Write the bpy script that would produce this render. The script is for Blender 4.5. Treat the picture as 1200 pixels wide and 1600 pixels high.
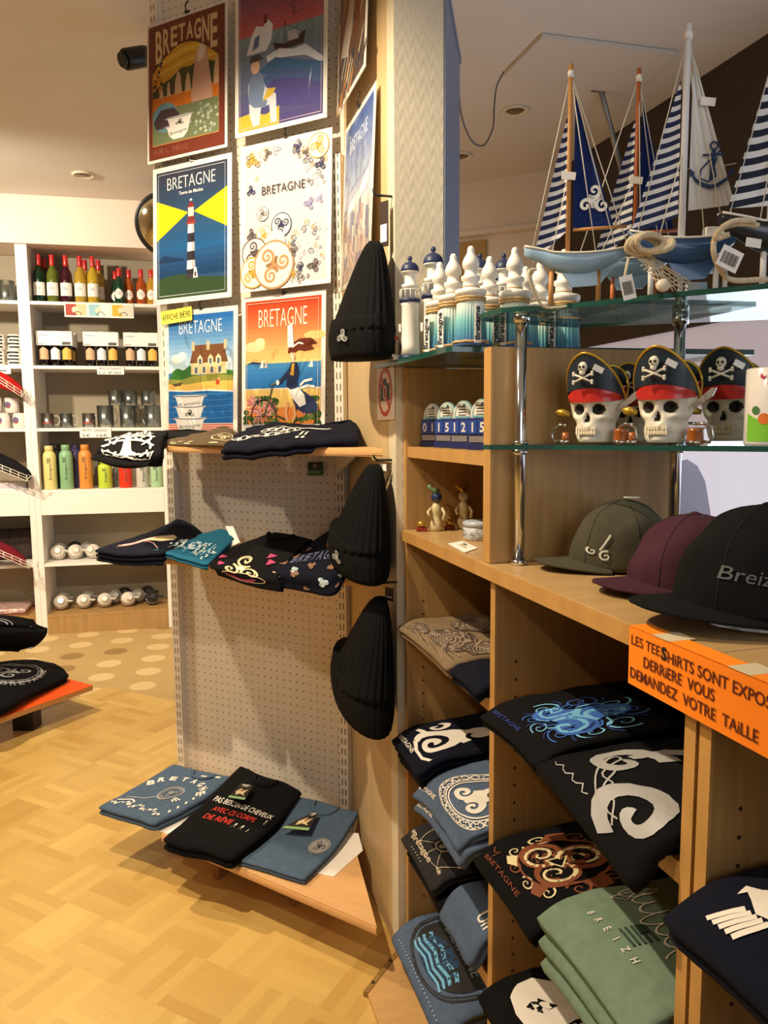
import bpy, bmesh, math, random
from mathutils import Vector, Matrix, noise
from mathutils.geometry import tessellate_polygon
PI = math.pi
R = math.radians
random.seed(7)
SC = bpy.context.scene
COL = SC.collection
for o in list(bpy.data.objects):
    bpy.data.objects.remove(o)

# ------------------------------------------------------------------ camera
H = 1.30                      # eye height
FPX = 1200.0                  # focal length in pixels of the 1200 x 1600 frame
_d = Vector((80/FPX, 10900/FPX, 1.0)).normalized()      # world down seen from the camera (x right, y down, z forward)
_up = -_d
_fy = (Vector((0, 0, 1)) - _up*_up.z).normalized()
_fx = _fy.cross(_up)
if _fx.x < 0: _fx = -_fx
BAS = Matrix((_fx, _fy, _up))             # camera coords -> world
right, down, fwd = BAS.col[0], BAS.col[1], BAS.col[2]
cam = bpy.data.cameras.new('camera')
camo = bpy.data.objects.new('camera', cam)
COL.objects.link(camo)
m = Matrix.Identity(4)
for i in range(3):
    m[i][0] = right[i]; m[i][1] = -down[i]; m[i][2] = -fwd[i]
m[2][3] = H
camo.matrix_world = m
cam.sensor_fit = 'VERTICAL'
cam.sensor_height = 36; cam.sensor_width = 27
cam.lens = 36*FPX/1600
cam.clip_start = .02
SC.camera = camo

# ------------------------------------------------------------------ light and exposure
SC.view_settings.view_transform = 'Standard'
SC.view_settings.look = 'None'
SC.view_settings.gamma = 1
SC.view_settings.use_curve_mapping = False
SC.view_settings.exposure = 0.0
wd = bpy.data.worlds.new('world'); SC.world = wd; wd.use_nodes = True
wd.node_tree.nodes['Background'].inputs[0].default_value = (1.0, .90, .78, 1)
wd.node_tree.nodes['Background'].inputs[1].default_value = .10

def lamp(name, kind, loc, aim, energy, col, size=.03, spot=90, blend=.4, sy=None):
    l = bpy.data.lights.new(name, kind); l.energy = energy; l.color = col
    if kind == 'AREA':
        l.shape = 'RECTANGLE'; l.size = size; l.size_y = sy or size
    else:
        l.shadow_soft_size = size
    if kind == 'SPOT':
        l.spot_size = R(spot); l.spot_blend = blend
    o = bpy.data.objects.new(name, l); COL.objects.link(o)
    o.location = loc
    o.rotation_euler = (Vector(aim)-Vector(loc)).to_track_quat('-Z', 'Y').to_euler()
    return o
WARM = (1.0, .84, .60)
lamp('ceiling_spotlight_key', 'SPOT', (-.86, 1.22, 2.64), (-.52, 2.10, .45), 185, WARM, .022, 108, .45)
lamp('ceiling_spotlight_aisle', 'SPOT', (-1.75, 2.55, 2.64), (-1.75, 3.4, .3), 190, WARM, .05, 125, .6)
lamp('ceiling_spotlight_shelves', 'SPOT', (-2.55, 3.1, 2.40), (-1.80, 4.9, 1.45), 200, (1.0, .88, .70), .05, 105, .7)
lamp('ceiling_spotlight_near', 'SPOT', (-1.3, .3, 2.64), (-.8, 1.5, .2), 60, WARM, .05, 105, .6)
lamp('shop_window_daylight', 'AREA', (1.05, -1.6, 1.9), (.55, 1.6, 1.5), 24, (.80, .90, 1.0), 1.6, sy=1.5)
lamp('side_window_daylight', 'AREA', (1.45, 2.3, 1.30), (.3, 1.95, 1.6), 8, (.72, .84, 1.0), 1.4, sy=.8)

# ------------------------------------------------------------------ pixel helpers (a ray of the photograph met with a real plane)
AX = Vector((math.sin(R(16)), -math.cos(R(16)), 0))     # along the cabinet front, towards the camera
NX = Vector((math.cos(R(16)), math.sin(R(16)), 0))      # into the cabinet
P0 = Vector((.047, 1.772, 0))
BD = Vector((.8788, -.4772, 0))                         # along the pegboard, left to right
BN = Vector((-.4772, -.8788, 0))                        # out of the pegboard
PB = Vector((-.66, 2.53, 0))
UE = Vector((.976, .2175, 0)); UN = Vector((.2175, -.976, 0)); UA = Vector((-2.17, 4.788, 0))
def ray(x, y):
    return BAS @ Vector(((x-600)/FPX, (y-800)/FPX, 1))
def W(x, y, z):
    r = ray(x, y); return r*((z-H)/r.z) + Vector((0, 0, H))
def PLN(x, y, p, n):
    r = ray(x, y); return r*(p.dot(n)/r.dot(n)) + Vector((0, 0, H))
def BO(x, y, o): return PLN(x, y, PB+BN*o, BN)           # on a plane o in front of the pegboard
def CN(x, y, n): return PLN(x, y, P0+NX*n, NX)           # on a plane n behind the cabinet front
def UO(x, y, dep=0): return PLN(x, y, UA-UN*dep, UN)     # on a plane dep inside the white shelving
def BT(t, o, z): return PB+BD*t+BN*o+Vector((0, 0, z))
def CS(s, n, z): return P0+AX*s+NX*n+Vector((0, 0, z))
def UP(p, dep, z): return UA+UE*p-UN*dep+Vector((0, 0, z))
def AY(x, y, Y):
    r = ray(x, y); return r*(Y/r.y)+Vector((0, 0, H))
RZ_C = math.atan2(AX.y, AX.x); RZ_B = math.atan2(BD.y, BD.x); RZ_U = math.atan2(UE.y, UE.x)

# ------------------------------------------------------------------ materials
def lin(c):
    return tuple(((v/255)/12.92 if v/255 <= .04045 else ((v/255+.055)/1.055)**2.4) for v in c)
MATS = {}
def mat(name, col, rough=.55, metal=0., coat=0., var=0., vscale=40., stretch=(1, 1, 1), bump=0., bscale=200., trans=0., spec=.5, coatbump=0., sheen=0., ior=1.45):
    if name in MATS: return MATS[name]
    mt = bpy.data.materials.new(name); mt.use_nodes = True
    nt = mt.node_tree; b = nt.nodes['Principled BSDF']
    c = lin(col)
    b.inputs['Base Color'].default_value = (*c, 1)
    b.inputs['Roughness'].default_value = rough
    b.inputs['Metallic'].default_value = metal
    b.inputs['Coat Weight'].default_value = coat
    b.inputs['Coat Roughness'].default_value = .08
    b.inputs['Specular IOR Level'].default_value = spec
    b.inputs['Transmission Weight'].default_value = trans
    b.inputs['IOR'].default_value = ior
    b.inputs['Sheen Weight'].default_value = sheen
    def coords(s):
        tc = nt.nodes.new('ShaderNodeTexCoord'); mp = nt.nodes.new('ShaderNodeMapping')
        mp.inputs['Scale'].default_value = s
        nt.links.new(tc.outputs['Object'], mp.inputs['Vector']); return mp
    if var:
        mp = coords(tuple(vscale*q for q in stretch))
        nz = nt.nodes.new('ShaderNodeTexNoise'); nz.inputs['Scale'].default_value = 1; nz.inputs['Detail'].default_value = 5
        nt.links.new(mp.outputs[0], nz.inputs['Vector'])
        rp = nt.nodes.new('ShaderNodeValToRGB')
        rp.color_ramp.elements[0].position = .3; rp.color_ramp.elements[1].position = .7
        rp.color_ramp.elements[0].color = (*[max(0, q*(1-var)) for q in c], 1)
        rp.color_ramp.elements[1].color = (*[min(1, q*(1+var*.7)) for q in c], 1)
        nt.links.new(nz.outputs['Fac'], rp.inputs[0]); nt.links.new(rp.outputs[0], b.inputs['Base Color'])
    if bump:
        mp = coords((bscale,)*3)
        nz = nt.nodes.new('ShaderNodeTexNoise'); nz.inputs['Scale'].default_value = 1; nz.inputs['Detail'].default_value = 3
        nt.links.new(mp.outputs[0], nz.inputs['Vector'])
        bp = nt.nodes.new('ShaderNodeBump'); bp.inputs['Strength'].default_value = bump; bp.inputs['Distance'].default_value = .002
        nt.links.new(nz.outputs['Fac'], bp.inputs['Height']); nt.links.new(bp.outputs[0], b.inputs['Normal'])
    MATS[name] = mt; return mt

class NB:                               # tiny node-building helper
    def __init__(s, name):
        s.m = bpy.data.materials.new(name); s.m.use_nodes = True; s.nt = s.m.node_tree
        s.b = s.nt.nodes['Principled BSDF']; MATS[name] = s.m
    def n(s, t, **k):
        q = s.nt.nodes.new(t)
        for a, v in k.items(): setattr(q, a, v)
        return q
    def lk(s, a, b): s.nt.links.new(a, b)
    def put(s, sock, v):
        if hasattr(v, 'is_output'): s.lk(v, sock)
        else: sock.default_value = v
    def math(s, op, a, b=0., c=0.):
        q = s.n('ShaderNodeMath', operation=op)
        s.put(q.inputs[0], a); s.put(q.inputs[1], b); s.put(q.inputs[2], c)
        return q.outputs[0]
    def mix(s, f, a, b):
        q = s.n('ShaderNodeMix', data_type='RGBA')
        s.put(q.inputs[0], f)
        s.put(q.inputs[6], (*a, 1) if isinstance(a, tuple) else a); s.put(q.inputs[7], (*b, 1) if isinstance(b, tuple) else b)
        return q.outputs[2]
    def obj(s):
        tc = s.n('ShaderNodeTexCoord'); sp = s.n('ShaderNodeSeparateXYZ'); s.lk(tc.outputs['Object'], sp.inputs[0])
        return tc.outputs['Object'], sp.outputs[0], sp.outputs[1], sp.outputs[2]
    def comb(s, x, y, z=0.):
        q = s.n('ShaderNodeCombineXYZ'); s.put(q.inputs[0], x); s.put(q.inputs[1], y); s.put(q.inputs[2], z); return q.outputs[0]
    def white(s, v):
        q = s.n('ShaderNodeTexWhiteNoise', noise_dimensions='3D'); s.lk(v, q.inputs['Vector']); return q.outputs['Value']
    def noise(s, v, scale=1., detail=4):
        q = s.n('ShaderNodeTexNoise'); q.inputs['Scale'].default_value = scale; q.inputs['Detail'].default_value = detail
        s.lk(v, q.inputs['Vector']); return q.outputs['Fac']
    def bump(s, h, st=.3, d=.002):
        q = s.n('ShaderNodeBump'); q.inputs['Strength'].default_value = st; q.inputs['Distance'].default_value = d
        s.lk(h, q.inputs['Height']); s.lk(q.outputs[0], s.b.inputs['Normal'])

def make_parquet():
    k = NB('parquet'); v, x, y, z = k.obj()
    B = .165
    u = k.math('DIVIDE', x, B); w = k.math('DIVIDE', y, B)
    cu = k.math('FLOOR', u); cw = k.math('FLOOR', w)
    par = k.math('MODULO', k.math('ABSOLUTE', k.math('ADD', cu, cw)), 2.)
    fu = k.math('FRACT', u); fw = k.math('FRACT', w)
    st = k.math('ADD', k.math('MULTIPLY', fu, par), k.math('MULTIPLY', fw, k.math('SUBTRACT', 1., par)))
    s5 = k.math('MULTIPLY', st, 5.); sid = k.math('FLOOR', s5)
    rnd = k.white(k.comb(cu, cw, sid)); rblk = k.white(k.comb(cu, cw, 77.))
    gl = k.math('ADD', k.math('MULTIPLY', fw, par), k.math('MULTIPLY', fu, k.math('SUBTRACT', 1., par)))
    gx = k.comb(k.math('MULTIPLY', gl, 1.2), k.math('MULTIPLY', st, 22.), k.math('MULTIPLY', k.math('ADD', rnd, rblk), 40.))
    gr = k.noise(gx, 3.)
    t = k.math('ADD', k.math('ADD', k.math('MULTIPLY', rnd, .42), k.math('MULTIPLY', rblk, .42)), k.math('MULTIPLY', gr, .5))
    t = k.math('DIVIDE', k.math('SUBTRACT', t, .3), .8)
    col = k.mix(t, lin((216, 180, 104)), lin((188, 146, 74)))
    fr = k.math('FRACT', s5)
    gap = k.math('GREATER_THAN', k.math('ABSOLUTE', k.math('SUBTRACT', fr, .5)), .485)
    col = k.mix(k.math('MULTIPLY', gap, .16), col, lin((120, 80, 38)))
    k.lk(col, k.b.inputs['Base Color']); k.b.inputs['Roughness'].default_value = .38
    k.b.inputs['Coat Weight'].default_value = .15; k.b.inputs['Coat Roughness'].default_value = .25
    k.bump(gr, .06)
make_parquet()
def make_vinyl():
    k = NB('vinyl_circles'); v, x, y, z = k.obj()
    S = .30
    u = k.math('DIVIDE', x, S); w = k.math('DIVIDE', y, S*.62)
    cw = k.math('FLOOR', w); u = k.math('ADD', u, k.math('MULTIPLY', k.math('MODULO', k.math('ABSOLUTE', cw), 2.), .5))
    cu = k.math('FLOOR', u)
    du = k.math('MULTIPLY', k.math('SUBTRACT', k.math('FRACT', u), .5), S); dw = k.math('MULTIPLY', k.math('SUBTRACT', k.math('FRACT', w), .5), S*.62)
    d = k.math('SQRT', k.math('ADD', k.math('MULTIPLY', du, du), k.math('MULTIPLY', dw, dw)))
    ins = k.math('LESS_THAN', d, .066)
    rn = k.white(k.comb(cu, cw, 3.))
    cc = k.mix(k.math('GREATER_THAN', rn, .42), lin((150, 120, 72)), lin((214, 186, 132)))
    dots = k.math('GREATER_THAN', k.math('MULTIPLY', k.math('SINE', k.math('MULTIPLY', x, 240.)), k.math('SINE', k.math('MULTIPLY', y, 240.))), .45)
    fade = k.math('GREATER_THAN', k.noise(v, 5.), .55)
    base = k.mix(k.math('MULTIPLY', k.math('MULTIPLY', dots, fade), .3), lin((192, 160, 104)), lin((140, 112, 66)))
    base = k.mix(k.noise(v, 9.), base, lin((180, 150, 98)))
    k.lk(k.mix(ins, base, cc), k.b.inputs['Base Color']); k.b.inputs['Roughness'].default_value = .5
make_vinyl()
def make_pegboard(name, col, sx=.025, sz=.025, r=.0023, hole=(92, 66, 40)):
    k = NB(name); v, x, y, z = k.obj()
    def f(q, s):
        return k.math('MULTIPLY', k.math('SUBTRACT', k.math('FRACT', k.math('DIVIDE', q, s)), .5), s)
    a, b = f(x, sx), f(z, sz)
    d = k.math('SQRT', k.math('ADD', k.math('MULTIPLY', a, a), k.math('MULTIPLY', b, b)))
    h = k.math('LESS_THAN', d, r)
    k.lk(k.mix(h, k.mix(k.noise(v, 6.), lin(col), lin(tuple(q*.96 for q in col))), lin(hole)), k.b.inputs['Base Color'])
    k.b.inputs['Roughness'].default_value = .5
make_pegboard('peg_white', (226, 214, 196))
make_pegboard('peg_daylit', (120, 126, 142), .022, .022, .0018, (84, 90, 104))  # second pegboard: the blue of the daylight on it is painted into the colour
def make_upright():
    k = NB('upright_slots'); v, x, y, z = k.obj()
    fz = k.math('ABSOLUTE', k.math('SUBTRACT', k.math('FRACT', k.math('DIVIDE', z, .0318)), .5))
    vs = k.math('LESS_THAN', fz, .30)
    ax = k.math('ABSOLUTE', k.math('SUBTRACT', k.math('ABSOLUTE', x), .0058))
    hs = k.math('LESS_THAN', ax, .0017)
    fr = k.math('LESS_THAN', y, -.004)
    k.lk(k.mix(k.math('MULTIPLY', k.math('MULTIPLY', vs, hs), fr), lin((224, 214, 198)), lin((70, 50, 34))), k.b.inputs['Base Color'])
    k.b.inputs['Roughness'].default_value = .45
make_upright()
def make_wallpaper():
    k = NB('wallpaper_chevron'); v, x, y, z = k.obj()
    zz = k.math('ADD', k.math('MULTIPLY', z, 170.), k.math('MULTIPLY', k.math('PINGPONG', k.math('ADD', x, y), .012), 300.))
    h = k.math('SINE', zz)
    k.lk(k.mix(k.noise(v, 30.), lin((222, 210, 184)), lin((206, 194, 168))), k.b.inputs['Base Color'])
    k.b.inputs['Roughness'].default_value = .7
    k.bump(h, .16, .001)
make_wallpaper()
def make_glass(name, tint, spec=1.0, base=.03):
    mt = bpy.data.materials.new(name); mt.use_nodes = True; nt = mt.node_tree
    nt.nodes.remove(nt.nodes['Principled BSDF'])
    out = nt.nodes['Material Output']
    tr = nt.nodes.new('ShaderNodeBsdfTransparent'); tr.inputs[0].default_value = (*tint, 1)
    gl = nt.nodes.new('ShaderNodeBsdfGlossy'); gl.inputs['Roughness'].default_value = .03
    gl.inputs[0].default_value = (.95, 1, .98, 1)
    fr = nt.nodes.new('ShaderNodeFresnel'); fr.inputs[0].default_value = 1.45
    mm = nt.nodes.new('ShaderNodeMath'); mm.operation = 'MULTIPLY_ADD'; mm.inputs[1].default_value = spec; mm.inputs[2].default_value = base
    nt.links.new(fr.outputs[0], mm.inputs[0])
    mx = nt.nodes.new('ShaderNodeMixShader')
    nt.links.new(mm.outputs[0], mx.inputs[0]); nt.links.new(tr.outputs[0], mx.inputs[1]); nt.links.new(gl.outputs[0], mx.inputs[2])
    nt.links.new(mx.outputs[0], out.inputs['Surface'])
    MATS[name] = mt; return mt
make_glass('shelf_glass', (.86, .95, .92), .8, .02)
make_glass('clear_glass', (.97, .98, .97), 1.0, .10)
MATS['clear_glass'].node_tree.nodes['Glossy BSDF'].inputs['Roughness'].default_value = .25
def make_sleeve():
    mt = make_glass('plastic_sleeve', (.985, .985, .985), .55, .0)
    nt = mt.node_tree
    tc = nt.nodes.new('ShaderNodeTexCoord'); mp = nt.nodes.new('ShaderNodeMapping'); mp.inputs['Scale'].default_value = (14, 14, 5)
    nz = nt.nodes.new('ShaderNodeTexNoise'); nz.inputs['Scale'].default_value = 1; nz.inputs['Detail'].default_value = 2; nz.inputs['Distortion'].default_value = 1.2
    bp = nt.nodes.new('ShaderNodeBump'); bp.inputs['Strength'].default_value = .7; bp.inputs['Distance'].default_value = .012
    nt.links.new(tc.outputs['Object'], mp.inputs[0]); nt.links.new(mp.outputs[0], nz.inputs['Vector']); nt.links.new(nz.outputs['Fac'], bp.inputs['Height'])
    for q in nt.nodes:
        if q.type in ('BSDF_GLOSSY', 'FRESNEL'): nt.links.new(bp.outputs[0], q.inputs['Normal'])
        if q.type == 'BSDF_GLOSSY': q.inputs['Roughness'].default_value = .12
make_sleeve()
BEECH = mat('beech', (172, 134, 82), .42, var=.14, vscale=14, stretch=(6, 6, .35), coat=.1)
BEECHX = mat('beech_edge', (190, 144, 82), .4, var=.12, vscale=30, stretch=(1, 1, .4), coat=.12)
COUNTER = mat('counter_laminate', (184, 148, 98), .36, var=.10, vscale=16, stretch=(3, .5, 1), coat=.15)
SHELFW = mat('shelf_laminate', (222, 172, 116), .42, var=.07, vscale=18, stretch=(.5, 4, 1), coat=.1)
VENEER = mat('veneer', (206, 178, 132), .5, var=.09, vscale=10, stretch=(7, 7, .25))
CEIL = mat('ceiling_paint', (220, 213, 204), .85, var=.03, vscale=3)
WHITE = mat('white_laminate', (236, 230, 220), .4)
WPAINT = mat('wall_paint', (228, 212, 190), .75, var=.03, vscale=4)
DARK = mat('dark_brown_wall', (58, 46, 36), .7, var=.12, vscale=6)
BACKP = mat('grey_back_panel', (150, 138, 116), .65, var=.05, vscale=5)
CHROME = mat('chrome', (205, 208, 212), .12, 1.)
BLACKP = mat('black_plastic', (18, 18, 19), .4)
PAPER = mat('white_paper', (240, 234, 224), .6)
EDGE = mat('glass_edge_green', (28, 74, 66), .15, coat=.5)
ROPE = mat('rope', (196, 162, 112), .85, var=.25, vscale=180, stretch=(1, 1, 2), bump=.5, bscale=500)
def mc(c, rough=.6, **k): return mat('col_%02x%02x%02x_%d' % (*[int(q) for q in c], int(rough*100)), c, rough, **k)
def cloth(name, c, var=.12, sheen=.0): return mat('cloth_'+name, c, .9, var=var, vscale=60, bump=.35, bscale=700, spec=.15, sheen=sheen)
# ------------------------------------------------------------------ mesh builder
def world_of(o):
    mtx = o.matrix_basis.copy()
    while o.parent:
        o = o.parent; mtx = o.matrix_basis @ mtx
    return mtx
class MB:
    def __init__(s):
        s.bm = bmesh.new(); s.mats = []; s.i = 0; s.M = Matrix.Identity(4)
    def use(s, mt):
        if mt not in s.mats: s.mats.append(mt)
        s.i = s.mats.index(mt); return s
    def at(s, loc=(0, 0, 0), rz=0., rx=0., ry=0., sc=1.):
        s.M = Matrix.Translation(loc) @ Matrix.Rotation(rz, 4, 'Z') @ Matrix.Rotation(ry, 4, 'Y') @ Matrix.Rotation(rx, 4, 'X') @ Matrix.Scale(sc, 4); return s
    def V(s, p): return s.bm.verts.new(s.M @ Vector(p))
    def F(s, vs, smooth=False):
        try:
            f = s.bm.faces.new(vs); f.material_index = s.i; f.smooth = smooth; return f
        except ValueError:
            return None
    def box(s, x0, x1, y0, y1, z0, z1, bev=0.):
        ps = [(x0, y0, z0), (x1, y0, z0), (x1, y1, z0), (x0, y1, z0), (x0, y0, z1), (x1, y0, z1), (x1, y1, z1), (x0, y1, z1)]
        v = [s.V(p) for p in ps]
        fs = [s.F([v[i] for i in q]) for q in ((0, 3, 2, 1), (4, 5, 6, 7), (0, 1, 5, 4), (1, 2, 6, 5), (2, 3, 7, 6), (3, 0, 4, 7))]
        if bev:
            es = list({e for f in fs for e in f.edges})
            r = bmesh.ops.bevel(s.bm, geom=es, offset=bev, segments=2, affect='EDGES', profile=.5)
            for f in r['faces']: f.material_index = s.i; f.smooth = True
        return s
    def prism(s, poly, z0, z1, edge=None, smooth=False):        # poly: (x, y); top/bottom current material, sides optionally another
        a = [s.V((p[0], p[1], z0)) for p in poly]; b = [s.V((p[0], p[1], z1)) for p in poly]
        ar = sum(poly[i][0]*poly[(i+1) % len(poly)][1]-poly[(i+1) % len(poly)][0]*poly[i][1] for i in range(len(poly)))
        if ar < 0: a.reverse(); b.reverse()
        s.F(list(reversed(a))); s.F(b)
        keep = s.i
        if edge: s.use(edge)
        n = len(a)
        for i in range(n): s.F([a[i], a[(i+1) % n], b[(i+1) % n], b[i]], smooth)
        s.i = keep; return s
    def tube(s, pts, r, seg=8, cap=True, closed=False):
        pts = [Vector(p) for p in pts]; n = len(pts); rings = []
        prev = None
        for i, p in enumerate(pts):
            if closed: t = pts[(i+1) % n]-pts[i-1]
            else: t = pts[min(i+1, n-1)]-pts[max(i-1, 0)]
            t = t.normalized() if t.length > 1e-9 else Vector((0, 0, 1))
            if prev is None:
                u = t.cross(Vector((0, 0, 1)))
                if u.length < .05: u = t.cross(Vector((1, 0, 0)))
            else:
                u = prev - t*prev.dot(t)
            u.normalize(); prev = u; w = t.cross(u)
            rr = r[i] if isinstance(r, (list, tuple)) else r
            rings.append([s.V(p+(u*math.cos(2*PI*k/seg)+w*math.sin(2*PI*k/seg))*rr) for k in range(seg)])
        for i in range(n if closed else n-1):
            a, b = rings[i], rings[(i+1) % n]
            for k in range(seg): s.F([a[k], a[(k+1) % seg], b[(k+1) % seg], b[k]], True)
        if cap and not closed:
            s.F(list(reversed(rings[0]))); s.F(rings[-1])
        return s
    def lathe(s, prof, seg=24, smooth=True, c=(0, 0), sy=1.):   # prof: (r, z) bottom -> top
        rings = []
        for r, z in prof:
            if r < 1e-6: rings.append([s.V((c[0], c[1], z))])
            else: rings.append([s.V((c[0]+r*math.cos(2*PI*k/seg), c[1]+sy*r*math.sin(2*PI*k/seg), z)) for k in range(seg)])
        for a, b in zip(rings, rings[1:]):
            for k in range(seg):
                if len(a) == 1 and len(b) == 1: continue
                if len(a) == 1: s.F([a[0], b[(k+1) % seg], b[k]], smooth)
                elif len(b) == 1: s.F([a[k], a[(k+1) % seg], b[0]], smooth)
                else: s.F([a[k], a[(k+1) % seg], b[(k+1) % seg], b[k]], smooth)
        if len(rings[0]) > 1: s.F(list(reversed(rings[0])))
        if len(rings[-1]) > 1: s.F(rings[-1])
        return s
    def grid(s, f, nu, nv, cu=False, smooth=True):
        g = [[s.V(f(i/nu, j/nv)) for i in range(nu if cu else nu+1)] for j in range(nv+1)]
        for j in range(nv):
            for i in range(nu):
                i2 = (i+1) % nu if cu else i+1
                s.F([g[j][i], g[j][i2], g[j+1][i2], g[j+1][i]], smooth)
        return g
    def quad(s, pts): s.F([s.V(p) for p in pts]); return s
    def ball(s, c, r, seg=14, sc=(1, 1, 1)):
        n = seg//2
        rings = []
        for j in range(n+1):
            th = PI*j/n
            if j in (0, n): rings.append([s.V((c[0], c[1], c[2]-r*sc[2]*math.cos(th)))])
            else: rings.append([s.V((c[0]+r*sc[0]*math.sin(th)*math.cos(2*PI*k/seg), c[1]+r*sc[1]*math.sin(th)*math.sin(2*PI*k/seg), c[2]-r*sc[2]*math.cos(th))) for k in range(seg)])
        for a, b in zip(rings, rings[1:]):
            for k in range(seg):
                if len(a) == 1: s.F([a[0], b[(k+1) % seg], b[k]], True)
                elif len(b) == 1: s.F([a[k], a[(k+1) % seg], b[0]], True)
                else: s.F([a[k], a[(k+1) % seg], b[(k+1) % seg], b[k]], True)
        return s
    def build(s, name, parent=None, world=True, loc=None, rz=0.):
        if world:
            if parent: s.bm.transform(world_of(parent).inverted())
            elif loc is not None:
                s.bm.transform((Matrix.Translation(loc) @ Matrix.Rotation(rz, 4, 'Z')).inverted())
        me = bpy.data.meshes.new(name); s.bm.normal_update(); s.bm.to_mesh(me); s.bm.free()
        for q in s.mats: me.materials.append(q)
        o = bpy.data.objects.new(name, me); COL.objects.link(o)
        if parent: o.parent = parent
        elif loc is not None: o.location = loc; o.rotation_euler = (0, 0, rz)
        return o

def mb(mt): return MB().use(mt)
def tag(o, label, cat, group=None, kind=None):
    o['label'] = label; o['category'] = cat
    if group: o['group'] = group
    if kind: o['kind'] = kind
    return o
def thing(name, label, cat, loc=(0, 0, 0), rz=0., group=None):
    o = bpy.data.objects.new(name, None); COL.objects.link(o); o.empty_display_size = .05
    o.location = loc; o.rotation_euler = (0, 0, rz)
    return tag(o, label, cat, group)
def struct(o): o['kind'] = 'structure'; return o
KIDS = None
def copy_tree(o, parent=None):
    c = o.copy(); COL.objects.link(c)
    if parent: c.parent = parent
    for ch in [q for q in COL.objects if q.parent == o]: copy_tree(ch, c)
    return c
def dup(o, loc, rz, label, group=None):
    c = copy_tree(o); c.location = loc; c.rotation_euler = (0, 0, rz); c['label'] = label
    if group: c['group'] = group
    return c
def srfl(c):                       # sanity: colour tuple -> print material, matte
    return mc(c, .75, spec=.2)

# ------------------------------------------------------------------ flat artwork (2D), mapped onto any surface
_TC = {}
def text_tris(body, bold=0., res=3):
    key = (body, bold)
    if key in _TC: return _TC[key]
    cu = bpy.data.curves.new('t', 'FONT'); cu.body = body; cu.size = 1; cu.resolution_u = res; cu.offset = bold; cu.fill_mode = 'FRONT'
    ob = bpy.data.objects.new('t', cu); COL.objects.link(ob)
    dg = bpy.context.evaluated_depsgraph_get()
    me = bpy.data.meshes.new_from_object(ob.evaluated_get(dg))
    vs = [(v.co.x, v.co.y) for v in me.vertices]; fs = [tuple(p.vertices) for p in me.polygons]
    bpy.data.objects.remove(ob); bpy.data.curves.remove(cu); bpy.data.meshes.remove(me)
    if vs:
        x0 = min(v[0] for v in vs); x1 = max(v[0] for v in vs); y0 = min(v[1] for v in vs); y1 = max(v[1] for v in vs)
    else: x0 = x1 = y0 = y1 = 0
    _TC[key] = (vs, fs, x0, x1, y0, y1); return _TC[key]
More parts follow.
